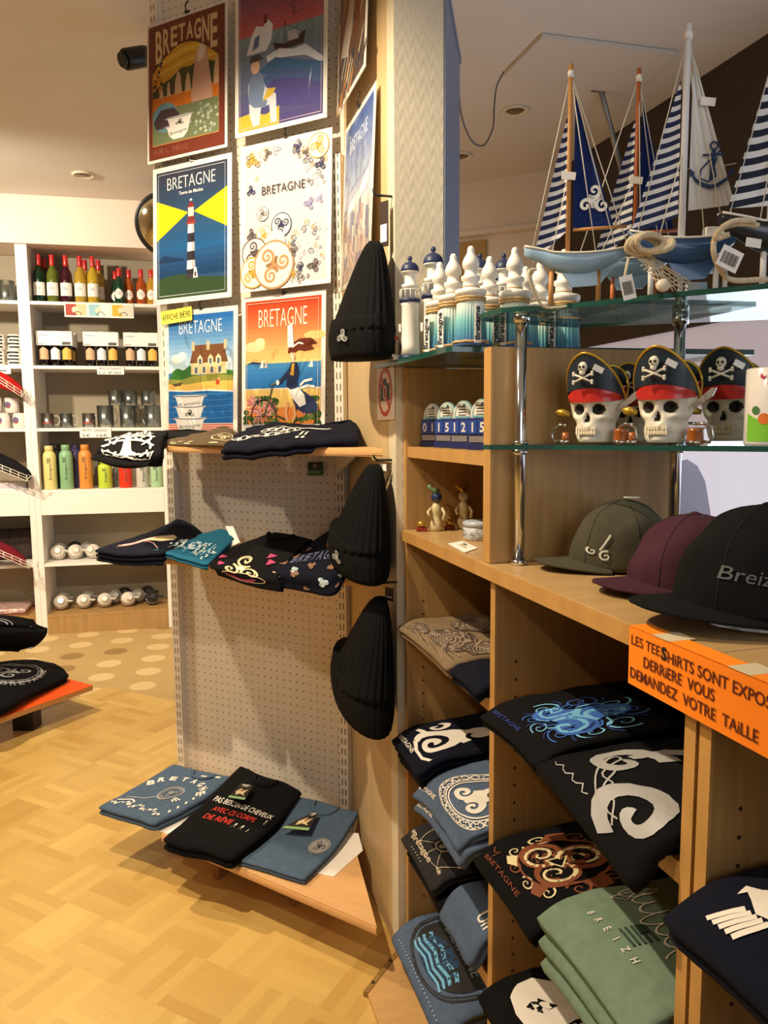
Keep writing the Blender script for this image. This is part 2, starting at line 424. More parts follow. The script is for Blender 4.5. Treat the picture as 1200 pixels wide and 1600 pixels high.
class Art:
    def __init__(s): s.it = []; s.st = [(1, 0, 0, 0, 1, 0)]
    def T(s, x, y):
        a, b, c, d, e, f = s.st[-1]; return (a*x+b*y+c, d*x+e*y+f)
    def push(s, tx=0, ty=0, rot=0., sx=1., sy=None):
        sy = sx if sy is None else sy
        a, b, c, d, e, f = s.st[-1]; co, si = math.cos(rot), math.sin(rot)
        A, B, D, E = co*sx, -si*sy, si*sx, co*sy
        s.st.append((a*A+b*D, a*B+b*E, a*tx+b*ty+c, d*A+e*D, d*B+e*E, d*tx+e*ty+f)); return s
    def pop(s): s.st.pop(); return s
    def raw(s, vs, fs, mt): s.it.append(([s.T(*v) for v in vs], fs, mt)); return s
    def poly(s, pts, mt):
        fs = [tuple(t) for t in tessellate_polygon([[Vector((p[0], p[1], 0)) for p in pts]])]
        return s.raw(pts, fs, mt)
    def rect(s, x0, y0, x1, y1, mt): return s.poly([(x0, y0), (x1, y0), (x1, y1), (x0, y1)], mt)
    def frame(s, x0, y0, x1, y1, w, mt): return s.stroke([(x0, y0), (x1, y0), (x1, y1), (x0, y1), (x0, y0), (x1, y0)], w, mt)
    def disc(s, x, y, r, mt, n=24, ry=None):
        ry = r if ry is None else ry
        return s.poly([(x+r*math.cos(2*PI*i/n), y+ry*math.sin(2*PI*i/n)) for i in range(n)], mt)
    def stroke(s, pts, w, mt, close=False):                    # w: number or list
        n = len(pts)
        if n < 2: return s
        vs = []; fs = []
        for i, p in enumerate(pts):
            if close: q0, q1 = pts[i-1], pts[(i+1) % n]
            else: q0, q1 = pts[max(i-1, 0)], pts[min(i+1, n-1)]
            dx, dy = q1[0]-q0[0], q1[1]-q0[1]; L = math.hypot(dx, dy) or 1
            ww = (w[i] if isinstance(w, (list, tuple)) else w)/2
            vs += [(p[0]-dy/L*ww, p[1]+dx/L*ww), (p[0]+dy/L*ww, p[1]-dx/L*ww)]
        for i in range(n if close else n-1):
            j = (i+1) % n
            fs.append((2*i, 2*i+1, 2*j+1, 2*j))
        return s.raw(vs, fs, mt)
    def ring(s, x, y, r, w, mt, n=36, ry=None, a0=0, a1=2*PI):
        ry = r if ry is None else ry; full = abs(a1-a0-2*PI) < 1e-6
        return s.stroke([(x+r*math.cos(a0+(a1-a0)*i/n), y+ry*math.sin(a0+(a1-a0)*i/n)) for i in range(n if full else n+1)], w, mt, full)
    def text(s, body, x, y, h, mt, bold=0., w=None, align='l', rot=0., shear=0.):   # h: cap height, w: total width
        vs, fs, x0, x1, y0, y1 = text_tris(body, bold)
        if not vs: return s
        sy = h/.70; sx = sy if w is None else w/(x1-x0)
        ww = (x1-x0)*sx
        ox = {'l': 0, 'c': -ww/2, 'r': -ww}[align]
        s.push(x, y, rot)
        s.raw([(ox+(v[0]-x0)*sx+shear*v[1]*sy, v[1]*sy) for v in vs], fs, mt); return s.pop()
    def arctext(s, body, x, y, r, h, mt, a0, a1, bold=0., w=.8):   # letters along an arc from angle a0 to a1
        n = len(body)
        for i, ch in enumerate(body):
            if ch == ' ': continue
            a = a0+(a1-a0)*(i/(n-1) if n > 1 else .5)
            rot = a-PI/2 if a1 < a0 else a+PI/2
            s.text(ch, x+r*math.cos(a), y+r*math.sin(a), h, mt, bold, h*w*(.35 if ch in "I!'" else 1), 'c', rot)
        return s
    def spiral(s, x, y, r, turns, a, w, mt, cw=1, taper=.4, n=None, tail=None):
        n = n or int(14*turns)+4
        pts = []; ws = []
        for i in range(n+1):
            t = i/n; th = a+cw*2*PI*turns*(1-t); rr = r*(.06+.94*t)
            pts.append((x+rr*math.cos(th), y+rr*math.sin(th))); ws.append(w*(taper+(1-taper)*t))
        if tail: pts.append(tail); ws.append(w)
        return s.stroke(pts, ws, mt)
    def triskele(s, x, y, r, mt, w=None, rot=PI/2, turns=1.35, cw=1, ring=None):
        w = w or r*.13
        for k in range(3):
            a = rot+k*2*PI/3
            cx, cy = x+r*.52*math.cos(a), y+r*.52*math.sin(a)
            s.spiral(cx, cy, r*.40, turns, a+PI-cw*.9, w, mt, cw, .55, None, (x, y))
        if ring: s.ring(x, y, r*1.06, ring, mt)
        return s
    def braid(s, x, y, r, amp, n, w, mt, ry=1., steps=10):
        for ph in (0, PI):
            N = n*steps
            s.stroke([(x+(r+amp*math.sin(n*2*PI*i/N+ph))*math.cos(2*PI*i/N), y+ry*(r+amp*math.sin(n*2*PI*i/N+ph))*math.sin(2*PI*i/N)) for i in range(N)], w, mt, True)
        s.ring(x, y, r+amp*1.35, w, mt, 48, (r+amp*1.35)*ry); s.ring(x, y, r-amp*1.35, w, mt, 48, (r-amp*1.35)*ry); return s
    def put(s, name, parent, f, eps=.0008, step=.00012, thr=None, world=True):
        """f(u, v) -> (point, normal)"""
        q = MB()
        for li, (vs, fs, mt) in enumerate(s.it):
            q.use(mt); off = eps+step*li
            tris = []
            for fc in fs:
                pl = [vs[i] for i in fc]
                for k in range(1, len(pl)-1): tris.append((pl[0], pl[k], pl[k+1]))
            if thr:
                out = []; stack = tris
                while stack:
                    t = stack.pop()
                    L = [math.hypot(t[i][0]-t[(i+1) % 3][0], t[i][1]-t[(i+1) % 3][1]) for i in range(3)]
                    k = L.index(max(L))
                    if L[k] > thr:
                        a, b, c = t[k], t[(k+1) % 3], t[(k+2) % 3]; mm = ((a[0]+b[0])/2, (a[1]+b[1])/2)
                        stack += [(a, mm, c), (mm, b, c)]
                    else: out.append(t)
                tris = out
            cache = {}
            def vert(p):
                key = (round(p[0], 6), round(p[1], 6))
                if key not in cache:
                    P, N = f(*p); cache[key] = q.V(P+N*off)
                return cache[key]
            for t in tris: 
                vv = [vert(p) for p in t]
                if len(set(vv)) == 3: q.F(vv)
        return q.build(name, parent, world)
def flat(o, eu, ev, n):               # planar map: u along eu, v along ev (metres)
    o, eu, ev, n = Vector(o), Vector(eu), Vector(ev), Vector(n)
    return lambda u, v: (o+eu*u+ev*v, n)
Z = Vector((0, 0, 1))

# ------------------------------------------------------------------ folded garments from a grid of control points (back row first)
def crom(p, t):
    n = len(p)-1
    if n == 0: return p[0]
    x = min(max(t, 0), 1)*n; i = min(int(x), n-1); f = x-i
    a, b, c, d = p[max(i-1, 0)], p[i], p[i+1], p[min(i+2, n)]
    if i == 0: a = b*2-c
    if i+1 == n: d = c*2-b
    return (b*2+(c-a)*f+(a*2-b*5+c*4-d)*f*f+(b*3-a-c*3+d)*f**3)*.5
CLAMP = [None]
def clamp_cab(lo, hi, zs):
    def f(p):
        r = p-P0; s_, n_ = r.dot(AX), r.dot(NX); z = p.z
        if n_ > -.0015:
            s_ = min(max(s_, lo+.0012), hi-.0012); n_ = min(n_, .356)
            if z < zs+.0008: z = zs+.0008
        elif n_ > -.016 and z < zs+.0008: z = zs+.0008
        return CS(s_, n_, z)
    return f
def clamp_board(poly, zs, o_min):               # poly in (t, o), clockwise or not
    poly = [poly[0], (poly[1][0]-.012, poly[1][1]+.013), (poly[2][0]+.01, poly[2][1]+.013), poly[3]]
    def inside(x, y):
        c = False; n = len(poly)
        for i in range(n):
            (x0, y0), (x1, y1) = poly[i], poly[i-1]
            if (y0 > y) != (y1 > y) and x < (x1-x0)*(y-y0)/(y1-y0)+x0: c = not c
        return c
    def f(p):
        r = p-PB; t, o = r.dot(BD), r.dot(BN); z = p.z
        if o < o_min and -.06 < t < .66: o = o_min
        if inside(t, o) and z < zs+.0008: z = zs+.0008
        q_ = BT(t, o, z); n_ = (q_-P0).dot(NX)
        if n_ > -.0195: q_ = q_-NX*(n_+.0195)
        return q_
    return f
class Garment:
    def __init__(s, rows, wr=.002, seed=0, freq=16.):
        s.rows = [[Vector(q) for q in r] for r in rows]; s.wr = wr; s.seed = seed; s.fr = freq
        s.up = Vector((-.2, -.5, 1)); s.clamp = CLAMP[0]
    def raw(s, u, v): return crom([crom(r, u) for r in s.rows], v)
    def PN(s, u, v):
        e = .012
        p = s.raw(u, v); a = s.raw(min(u+e, 1), v)-s.raw(max(u-e, 0), v); b = s.raw(u, min(v+e, 1))-s.raw(u, max(v-e, 0))
        n = a.cross(b)
        if n.length < 1e-12: n = Vector((0, 0, 1))
        n.normalize()
        if n.dot(s.up) < 0: n = -n
        q = Vector((p.x*s.fr+s.seed*7.3, p.y*s.fr, p.z*s.fr))
        h = noise.noise(q)*s.wr+noise.noise(q*2.3)*s.wr*.4
        p = p+n*h
        return (s.clamp(p) if s.clamp else p), n
    def build(s, name, label, cat, mt, group=None, th=.02, layers=2, nu=26, nv=22, off=0., inset=0.):
        base = s.raw(.5, .5)
        o = thing(name, label, cat, base, 0, group)
        q = mb(mt)
        P = [[None]*(nu+1) for _ in range(nv+1)]
        for j in range(nv+1):
            for i in range(nu+1): P[j][i] = s.PN(inset+(1-2*inset)*i/nu, inset+(1-2*inset)*j/nv)
        cl = s.clamp or (lambda p_: p_)
        top = [[q.V(P[j][i][0]-P[j][i][1]*off) for i in range(nu+1)] for j in range(nv+1)]
        bot = [[q.V(cl(P[j][i][0]-P[j][i][1]*(off+th))) for i in range(nu+1)] for j in range(nv+1)]
        for j in range(nv):
            for i in range(nu):
                q.F([top[j][i], top[j][i+1], top[j+1][i+1], top[j+1][i]], True)
                q.F([bot[j+1][i], bot[j+1][i+1], bot[j][i+1], bot[j][i]], True)
        loop = [(0, i) for i in range(nu)]+[(j, nu) for j in range(nv)]+[(nv, nu-i) for i in range(nu)]+[(nv-j, 0) for j in range(nv)]
        L = len(loop); K = layers*4
        rings = [[top[j][i] for j, i in loop]]
        lp = [P[j][i] for j, i in loop]
        for k in range(1, K):
            f = k/K; ph = (f*layers) % 1
            bul = (math.sqrt(max(0, 1-(2*ph-1)**2)))*th*.42/ (layers**.5)
            rg = []
            for a in range(L):
                p, n = lp[a]; t = (lp[(a+1) % L][0]-lp[a-1][0])
                o2 = t.cross(n); 
                if o2.length > 1e-9: o2.normalize()
                cdir = p-P[nv//2][nu//2][0]
                if o2.dot(cdir) < 0: o2 = -o2
                rg.append(q.V(cl(p-n*(off+th*f)+o2*bul)))
            rings.append(rg)
        rings.append([bot[j][i] for j, i in loop])
        for r0, r1 in zip(rings, rings[1:]):
            for a in range(L): q.F([r0[a], r0[(a+1) % L], r1[(a+1) % L], r1[a]], True)
        bmesh.ops.recalc_face_normals(q.bm, faces=q.bm.faces)
        q.build('fabric', o)
        s.o = o; return s
    def print(s, art, name='print', eps=.0016, thr=.05): return art.put(name, s.o, s.PN, eps, .00003, thr)
    def collar(s, mt, u0, u1, v, depth, r=.004, name='collar'):
        q = mb(mt); pts = []
        for k in range(17):
            a = PI*k/16
            p, n = s.PN((u0+u1)/2-(u1-u0)/2*math.cos(a), v+depth*math.sin(a)); pts.append(p+n*r*.5)
        q.tube(pts, r, 6); return q.build(name, s.o)
# ================================================================== the setting
K0 = Vector((-1.412, 3.785, 0))
q = mb(MATS['parquet'])
q.quad([(0, -8, 0), (7, -8, 0), (7, 0, 0), (0, 0, 0)])
q.use(MATS['vinyl_circles'])
q.quad([(-6, 0, 0), (7, 0, 0), (7, 5, 0), (-6, 5, 0)]); q.quad([(-6, -8, 0), (0, -8, 0), (0, 0, 0), (-6, 0, 0)])
fl = struct(q.build('floor', world=False)); fl.location = K0; fl.rotation_euler = (0, 0, RZ_B)
CZ = 2.70
def rel_ring(q, cx, cy, r0, r1, z0, z1, seg=20):
    q.at((cx, cy, 0)); q.lathe([(r0, z1), (r1, z1), (r1, z0), (r0, z0), (r0, z1)], seg); q.at()
q = mb(CEIL); q.box(-4.5, 3.2, -2.5, 6.4, CZ, CZ+.05); struct(q.build('ceiling'))
# back wall behind the white shelving, with the bulkhead above it
q = mb(WPAINT); q.box(-2.6, 1.75, .40, .44, 0, CZ); o = struct(q.build('wall_back', world=False)); o.location = UA; o.rotation_euler = (0, 0, RZ_U)
q = mb(mat('bulkhead_paint', (240, 222, 204), .7, var=.02, vscale=3)); q.box(-2.6, 1.75, -.02, .40, 2.418, CZ); o = struct(q.build('trim_1', world=False)); o.location = UA; o.rotation_euler = (0, 0, RZ_U)
# far right wall: painted bulkhead, moulding, panels
A_ = Vector((.02, 4.86, 0)); B_ = Vector((.975, 4.40, 0)); dr = (B_-A_).normalized(); rz = math.atan2(dr.y, dr.x); L_ = (B_-A_).length
def onw(qq, name):
    o = struct(qq.build(name, world=False)); o.location = A_; o.rotation_euler = (0, 0, rz); return o
q = mb(WPAINT); q.box(-1.0, L_, .03, .09, 0, CZ); onw(q, 'wall_far')
q = mb(WPAINT); q.box(-1.0, L_, -.02, .03, 2.40, CZ); q.box(-1.0, L_, -.035, -.02, 2.40, 2.425); onw(q, 'trim_2')
q = mb(mat('ochre_panel', (176, 140, 82), .6)); q.box(-.5, .64, .015, .03, 0, 2.38); onw(q, 'trim_3')
# left wall and the wall behind the camera (they close the room)
q = mb(WPAINT); q.box(-4.2, -4.1, -2.4, 4.6, 0, CZ); struct(q.build('wall_left'))
q = mb(WPAINT); q.box(-4.1, 1.0, -2.45, -2.35, 0, CZ); struct(q.build('wall_behind'))
# right wall: dark upper part, window with white film below 1.71 m
RW = Vector((.975, 4.40, 0)); rzr = math.atan2(AX.y, AX.x)
def onr(qq, name, kind=True):
    o = qq.build(name, world=False); o.location = RW; o.rotation_euler = (0, 0, rzr)
    return struct(o) if kind else o
q = mb(DARK); q.box(-.05, 6.2, 0, .12, 1.71, CZ); q.box(-.05, 6.2, .0, .12, 0, .55); q.box(-.05, .03, 0, .12, .55, 1.71); onr(q, 'wall_right')
def film(name, col, st):
    k = NB(name); k.b.inputs['Base Color'].default_value = (*lin((226, 226, 236)), 1); k.b.inputs['Roughness'].default_value = .6
    k.b.inputs['Emission Color'].default_value = (*lin(col), 1); k.b.inputs['Emission Strength'].default_value = st; return k.m
w_ = onr(mb(film('window_film_low', (220, 226, 250), .60)).box(.03, 6.0, .02, .03, .55, 1.285), 'window_1')
onr(mb(film('window_film_top', (206, 200, 222), .30)).box(.03, 6.0, .018, .03, 1.29, 1.71), 'window_2')
# pillar with chevron wallpaper, veneered side panel, perforated panel with blue daylight put into its colour
def onc(qq, name):
    o = struct(qq.build(name, world=False)); o.location = P0; o.rotation_euler = (0, 0, RZ_C); return o
onc(mb(MATS['wallpaper_chevron']).box(-.060, -.006, -.0175, .098, 0, CZ), 'wall_pillar')
onc(mb(VENEER).box(-.485, -.060, -.0175, 0, 0, CZ), 'wall_side')
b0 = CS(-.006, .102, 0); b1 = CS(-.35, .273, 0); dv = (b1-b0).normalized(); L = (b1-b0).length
o = thing('perforated_panel', 'perforated metal panel coloured daylight-blue on the right flank of the papered pillar', 'panel', b0, math.atan2(dv.y, dv.x))
mb(MATS['peg_daylit']).box(0, L, .0, .012, .02, 2.27).build('sheet', o, world=False)
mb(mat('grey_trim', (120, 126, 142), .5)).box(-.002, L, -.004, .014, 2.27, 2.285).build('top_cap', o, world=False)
# beech plinth plate in front of the cabinet, with its screwed edge strip
e0, e1 = Vector((.038, 1.775, 0)), Vector((-.045, 1.627, 0))
q = mb(mat('plinth_wood', (204, 158, 102), .4, var=.08, vscale=14, stretch=(1, 4, 1))); ee = e1+AX*1.6; q.prism([e0, e1, ee, CS(1.75, -.002, 0), CS(.0, -.002, 0)], 0, .012); struct(q.build('trim_4'))
q = mb(mat('edge_strip', (150, 112, 58), .5)); dd = (e1-e0).normalized(); nn = Vector((-dd.y, dd.x, 0)); nn = nn if nn.x < 0 else -nn
q.prism([e0, e1, e1+nn*.012, e0+nn*.012], 0, .014)
q.use(mc((60, 40, 24)))
for f in (.3, .8):
    p = e0.lerp(e1, f)+nn*.006; q.at((p.x, p.y, 0)); q.lathe([(.004, .0135), (.004, .016), (0, .0165)], 10); q.at()
struct(q.build('trim_5'))
# recessed lights (off), ceiling hatch, camera, cable and brace
for i, (px, lab) in enumerate((((130, 272), 'switched-off recessed ceiling light above the white shelving'), ((805, 172), 'switched-off recessed ceiling light above the navy triskele sailboat'), ((720, 243), 'small recessed ceiling light beside the perforated panel, at the far wall'))):
    p = W(*px, CZ)
    o = thing('ceiling_light', lab, 'light', (p.x, p.y, CZ-.012), 0, None)
    q = mb(mat('light_rim', (226, 214, 190), .4)); q.lathe([(.040, .012), (.046, .004), (.056, 0), (.06, .004), (.06, .012)], 24); q.build('rim', o, world=False)
    q = mb(mat('dark_bulb', (104, 84, 56), .3)); q.lathe([(0, .004), (.03, .004), (.042, .011), (.042, .012)], 20); q.build('bulb', o, world=False)
q = mb(mat('hatch_paint', (214, 206, 196), .85)); q.prism([W(*p, CZ) for p in ((787, 113), (848, 51), (1055, 78), (990, 142), (925, 134))], CZ-.016, CZ-.002)
tag(q.build('ceiling_hatch', loc=W(900, 100, CZ-.016)), 'pale access panel screwed flat under the ceiling above the sailboats', 'ceiling panel')
pts = [W(787, 113, CZ-.02)]+[AY(x, y, Y) for x, y, Y in ((776, 135, 3.1), (772, 170, 3.0), (770, 200, 2.95), (757, 226, 2.9), (741, 224, 2.8), (729, 205, 2.7), (721, 180, 2.55), (717, 150, 2.3), (712, 76, 2.16))]
pp = [crom(pts, i/40) for i in range(41)]
tag(mb(mat('cable_grey', (96, 92, 90), .5)).tube(pp, .0032, 6).build('cable', loc=pp[0]), 'thin grey cable looping down from the ceiling hatch to the perforated panel', 'cable')
p0 = W(938, 137, CZ); p1 = PLN(985, 320, RW-NX*.01, NX)
q = mb(mat('steel_grey', (150, 148, 146), .4, .6)); q.tube([p0, p1], .012, 10); q.box(p0.x-.03, p0.x+.03, p0.y-.03, p0.y+.03, CZ-.006, CZ)
tag(q.build('ceiling_brace', loc=p0), 'slanting grey metal strut from the ceiling behind the orange-masted sailboat', 'strut')
a_, b_ = PLN(990, 233, RW-NX*.012, NX), PLN(1150, 255, RW-NX*.012, NX)
tag(mb(mat('wire_pale', (170, 160, 146), .5)).tube([a_.lerp(b_, f)-Z*.05*math.sin(PI*f) for f in [i/10 for i in range(11)]], .003, 6).build('wire', loc=a_), 'thin pale wire strung across the dark upper wall behind the sails', 'wire')
# black ceiling spotlight / camera left of the pegboard
c = AY(214, 90, 2.78); e = AY(262, 82, 2.86); ax = (c-e).normalized()
o = thing('spotlight', 'black cylindrical spotlight on a ceiling arm left of the top posters', 'light', c)
q = mb(BLACKP); q.tube([c-ax*.055, c-ax*.03, c+ax*.045, c+ax*.05], [.028, .034, .034, .031], 20); q.build('housing', o)
q = mb(mat('lens_dark', (30, 30, 34), .1)); q.tube([c+ax*.05, c+ax*.062], [.026, .024], 20); q.build('lens', o)
q = mb(BLACKP); q.tube([c-ax*.05, e], .016, 12); q.tube([e, Vector((e.x, e.y, CZ))], .012, 10); q.build('arm', o)
# convex mirror
c = AY(262, 352, 4.55); nm = Vector((.10, -.92, -.40)).normalized()
rot = nm.to_track_quat('Z', 'Y').to_matrix().to_4x4()
o = thing('convex_mirror', 'round convex security mirror with dark rim beside the posters', 'mirror', c)
q = mb(mat('mirror', (232, 222, 190), .06, 1.)); q.M = Matrix.Translation(c) @ rot; q.lathe([(.172, 0), (.15, .012), (.11, .026), (.06, .036), (0, .04)], 40); q.build('mirror_face', o)
q = mb(BLACKP); q.M = Matrix.Translation(c) @ rot; q.lathe([(.168, -.01), (.180, -.012), (.184, 0), (.180, .008), (.168, .004)], 40); q.build('rim', o)
w2 = c-nm*.012; b2 = Vector((c.x, c.y, 0))+Vector((.05, .38, 0))
q = mb(BLACKP); q.tube([w2, w2-nm*.1, Vector((w2.x+.02, w2.y+.14, CZ))], .012, 10); q.build('bracket', o)

# ================================================================== pegboard wall and its shelves
pb = thing('pegboard_wall', 'tall off-white pegboard panel with slotted uprights behind the posters', 'pegboard', PB, RZ_B)
o = mb(MATS['peg_white']).box(-.045, .635, 0, .014, .0, CZ-.01).build('panel', pb, world=False); 
for ch in pb.children: pass
for t in (-.036, .621):
    o = mb(MATS['upright_slots']).box(-.0145, .0145, -.024, .0, .0, 2.66 if t < 0 else 2.05).build('upright', pb, world=False); o.location = (t, -.001, 0)
def board_shelf(label, tl0, tlf, o_l, trb, trf, o_r, z0, z1, name='display_shelf'):
    o = thing(name, label, 'shelf', BT(.3, .15, z0), RZ_B, 'laminate shelves on the pegboard')
    poly = [BT(tl0, .028, 0), BT(tlf, o_l, 0), BT(trf, o_r, 0), BT(trb, .028, 0)]
    q = mb(SHELFW); 
    a = [Vector((p.x, p.y)) for p in poly]
    # nosed front edge: several slices
    h = z1-z0
    for k in range(5):
        f0, f1 = k/5, (k+1)/5
        fm = (f0+f1)/2; out = math.sqrt(max(0, 1-(2*fm-1)**2))*h*.35
        d_ = Vector((BN.x, BN.y))*out
        q.prism([a[0], a[1]+d_, a[2]+d_, a[3]], z0+h*f0, z0+h*f1)
    bmesh.ops.remove_doubles(q.bm, verts=q.bm.verts, dist=1e-6)
    q.build('board', o)
    for t in ((tl0+.02, trb-.02) if z0 > .2 else ()):
        q = mb(mat('bracket_metal', (224, 214, 198), .4)); sd = (a[1]-a[0] if t < .3 else a[2]-a[3]).normalized(); sd = Vector((sd.x, sd.y, 0)); wd_ = Vector((-sd.y, sd.x, 0))*.0015
        bp_ = BT(t, .028, 0); dd_ = .13 if t < .3 else .22
        v = [bp_+Z*(z0-.002), bp_+Z*(z0-.07), bp_+sd*dd_+Z*(z0-.012), bp_+sd*dd_+Z*(z0-.002)]
        f = [q.V(p-wd_) for p in v]; g = [q.V(p+wd_) for p in v]
        q.F(f); q.F(list(reversed(g)))
        for i in range(4): q.F([f[i], g[i], g[(i+1) % 4], f[(i+1) % 4]])
        q.build('bracket', o)
    return o
board_shelf('topmost laminate shelf on the pegboard, under the lower posters', .0, .13, .20, .628, .93, .33, 1.232, 1.252)
board_shelf('middle laminate shelf on the pegboard, under the teal shirt', .0, .21, .32, .628, .93, .35, .922, .943)
bs = board_shelf('lowest laminate shelf on the pegboard, just above the parquet', -.03, .22, .37, .628, .965, .44, .118, .140)
q = mb(mat('bracket_wood', (150, 104, 56), .5)); 
for t in (.35, .62): q.at(BT(t, 0, 0), RZ_B); q.box(-.01, .01, -.30, -.02, 0, .118)
q.build('foot', bs)
# small green tag hanging on the pegboard
o = thing('hang_tag', 'small dark green swing tag hooked on the pegboard under the top shelf', 'tag', BO(492, 740, .012))
a_, b_, c_, d_ = [BO(x, y, .012) for x, y in ((481, 743), (504, 743), (504, 722), (481, 722))]
q = mb(mc((34, 40, 32))); v = [a_, b_, c_, d_]
f = [q.V(p) for p in v]; g = [q.V(p-BN*.0015) for p in v]; q.F(f); q.F(list(reversed(g)))
for i in range(4): q.F([f[i], f[(i+1) % 4], g[(i+1) % 4], g[i]])
q.build('card', o)
art = Art(); art.rect(.02, .02, .98, .45, mc((70, 104, 62))); art.rect(.12, .22, .82, .30, mc((150, 170, 130))); art.disc(.5, .72, .16, mc((120, 120, 110)))
art.put('print', o, flat(a_, b_-a_, d_-a_, BN), .0006)

# ================================================================== cabinet
def cabinet(name, label, s0, s1, div, shelves, depth=.36):
    o = thing(name, label, 'cabinet', P0, RZ_C)
    for i, (a, b) in enumerate([(s0, s0+.018)]+div+[(s1-.018, s1)]):
        q = mb(BEECH); q.box(a, b, .004, depth, .0, 1.04); q.use(BEECHX).box(a, b, 0, .004, .0, 1.04); 
        q.use(mc((60, 36, 16)))
        for k in range(24):                      # shelf pin holes
            zz = .16+k*.032
            for side in (a-.0004, b+.0004):
                cxx = side; n0 = .040
                vs = [q.V((cxx, n0+.0028*math.cos(2*PI*j/8), zz+.0028*math.sin(2*PI*j/8))) for j in range(8)]; q.F(vs)
        q.build('side_panel', o, world=False)
    q = mb(mat('back_board', (142, 102, 58), .55, var=.1, vscale=14, stretch=(6, 6, .4))); q.box(s0, s1, depth, depth+.006, 0, 1.04); q.build('back_panel', o, world=False)
    for a, b, z0, z1 in shelves:
        q = mb(BEECH); q.box(a, b, .009, depth, z0, z1); q.use(BEECHX).box(a, b, .003, .009, z0, z1); q.build('shelf', o, world=False)
    return o
cabA = cabinet('shelf_cabinet', 'tall open beech cabinet of folded shirts to the left of the orange sign', 0, 1.026, [(.492, .511)],
    [(.018, .492, .800, .825), (.018, .492, .505, .530), (.018, .492, .275, .300), (.018, .492, .016, .040), (.511, 1.008, .790, .815), (.511, 1.008, .525, .550), (.511, 1.008, .278, .303), (.511, 1.008, .016, .040)])
cabB = cabinet('shelf_cabinet', 'open beech cabinet at the right picture edge, beneath the orange sign', 1.032, 2.0, [],
    [(1.05, 1.982, .765, .79), (1.05, 1.982, .50, .525), (1.05, 1.982, .25, .275), (1.05, 1.982, .016, .04)])
def counter(name, label, s0, s1):
    q = mb(COUNTER); q.box(s0, s1, -.006, .47, 1.041, 1.065, .0015); q.use(BEECHX).box(s0, s1, -.011, -.006, 1.041, 1.065)
    o = q.build(name, world=False); o.location = P0; o.rotation_euler = (0, 0, RZ_C); return tag(o, label, 'worktop')
counter('countertop', 'long beech counter slab carrying the caps and the glass stand', .0175, 1.036)
counter('countertop', 'short piece of beech counter at the right edge, past the seam', 1.039, 2.0)
# raised cubby box on the counter
bx = thing('cubby_box', 'beech two-compartment box standing on the far end of the counter', 'shelf box', P0, RZ_C)
for a, b in ((-.003, .015), (.457, .486)):
    q = mb(BEECH); q.box(a, b, .004, .36, 1.066 if a > 0 else 1.042, 1.433); q.use(BEECHX).box(a, b, 0, .004, 1.066 if a > 0 else 1.042, 1.433); q.build('side_panel', bx, world=False)
mb(mat('box_back', (142, 100, 56), .5, var=.1, vscale=14, stretch=(6, 6, .4))).box(-.003, .486, .36, .366, 1.066, 1.433).build('back_panel', bx, world=False)
q = mb(BEECH); q.box(.015, .457, .010, .36, 1.232, 1.256); q.use(BEECHX).box(.015, .457, .004, .010, 1.232, 1.256); q.build('shelf', bx, world=False)
GL = MATS['shelf_glass']
def glass_plate(q, poly, z0, z1):
    return q.prism(poly, z0, z1, EDGE)
poly = [(-.043, -.057), (.10, -.044), (.201, -.036), (.360, -.034), (.374, -.026), (.379, .0), (.437, .573), (.15, .573), (.0, .30), (.0, -.021)]
tag(glass_plate(mb(GL), [CS(*p, 0) for p in poly], 1.4345, 1.4445).build('glass_shelf', loc=CS(.2, .2, 1.4345)), 'kinked glass plate under the model lighthouses, on top of the beech box', 'glass shelf')
gs = thing('glass_display_stand', 'two-tier glass display stand on chrome poles, holding skulls and sailboats', 'display stand', CS(.6, .25, 1.065))
front = [(.51, -.012), (.532, .03), (.555, .082), (.61, .120), (.707, .192), (.796, .270), (.95, .385), (.95, .62)]
glass_plate(mb(GL), [CS(*p, 0) for p in [(.40, .035), (.412, .014), (.435, .002), (.47, .0), (.51, .008)]+front[1:]+[(.60, .60), (.365, .223)]], 1.485, 1.493).build('glass_shelf', gs)
glass_plate(mb(GL), [CS(*p, 0) for p in [(.494, -.017)]+front+[(.55, .60), (.494, .50)]], 1.262, 1.270).build('glass_shelf', gs)
for s, n in ((.508, .044), (.552, .318)):
    p = CS(s, n, 0); q = mb(CHROME); q.at(p)
    q.lathe([(.0095, 1.066), (.0095, 1.485)], 20); pole = q.build('pole', gs)
    for z0, z1 in ((1.0655, 1.074), (1.253, 1.262), (1.270, 1.276), (1.470, 1.485)):
        q = mb(CHROME); q.at(p); q.lathe([(.0097, z0), (.0135, z0), (.0135, z1), (.0097, z1)], 20); q.build('collar', pole)
# ================================================================== white shelving and what stands on it
def shelving(label, p0, p1, kickz=.108, clr=BACKP):
    o = thing('shelving_unit', label, 'shelving', UA, RZ_U)
    for a in (p0, p1-.033): mb(WHITE).box(a, a+.033, 0, .36, 0, 2.416).build('upright', o, world=False)
    mb(clr).box(p0+.033, p1-.033, .345, .36, 0, 2.416).build('back_panel', o, world=False)
    for z in (2.083, 1.695, 1.311, .925, .458, .128): mb(WHITE if z > .2 else BEECH).box(p0+.034, p1-.034, .004 if z > .2 else .001, .344, z-.020, z).build('shelf', o, world=False)
    mb(WHITE).box(p0+.034, p1-.034, .0, .02, .768, .904).build('fascia', o, world=False)
    mb(BEECH).box(p0+.034, p1-.034, .002, .02, 0, .107).build('kickboard', o, world=False)
    return o
shelving('white shelving unit holding the bottles and insulated flasks', -.013, .798)
shelving('white shelving unit cut off by the left picture edge', -.86, -.014)
ZS = (2.083, 1.695, 1.311, .925, .458, .128)
def ux(px, py, dep): return (UO(px, py, dep)-UA).dot(UE)
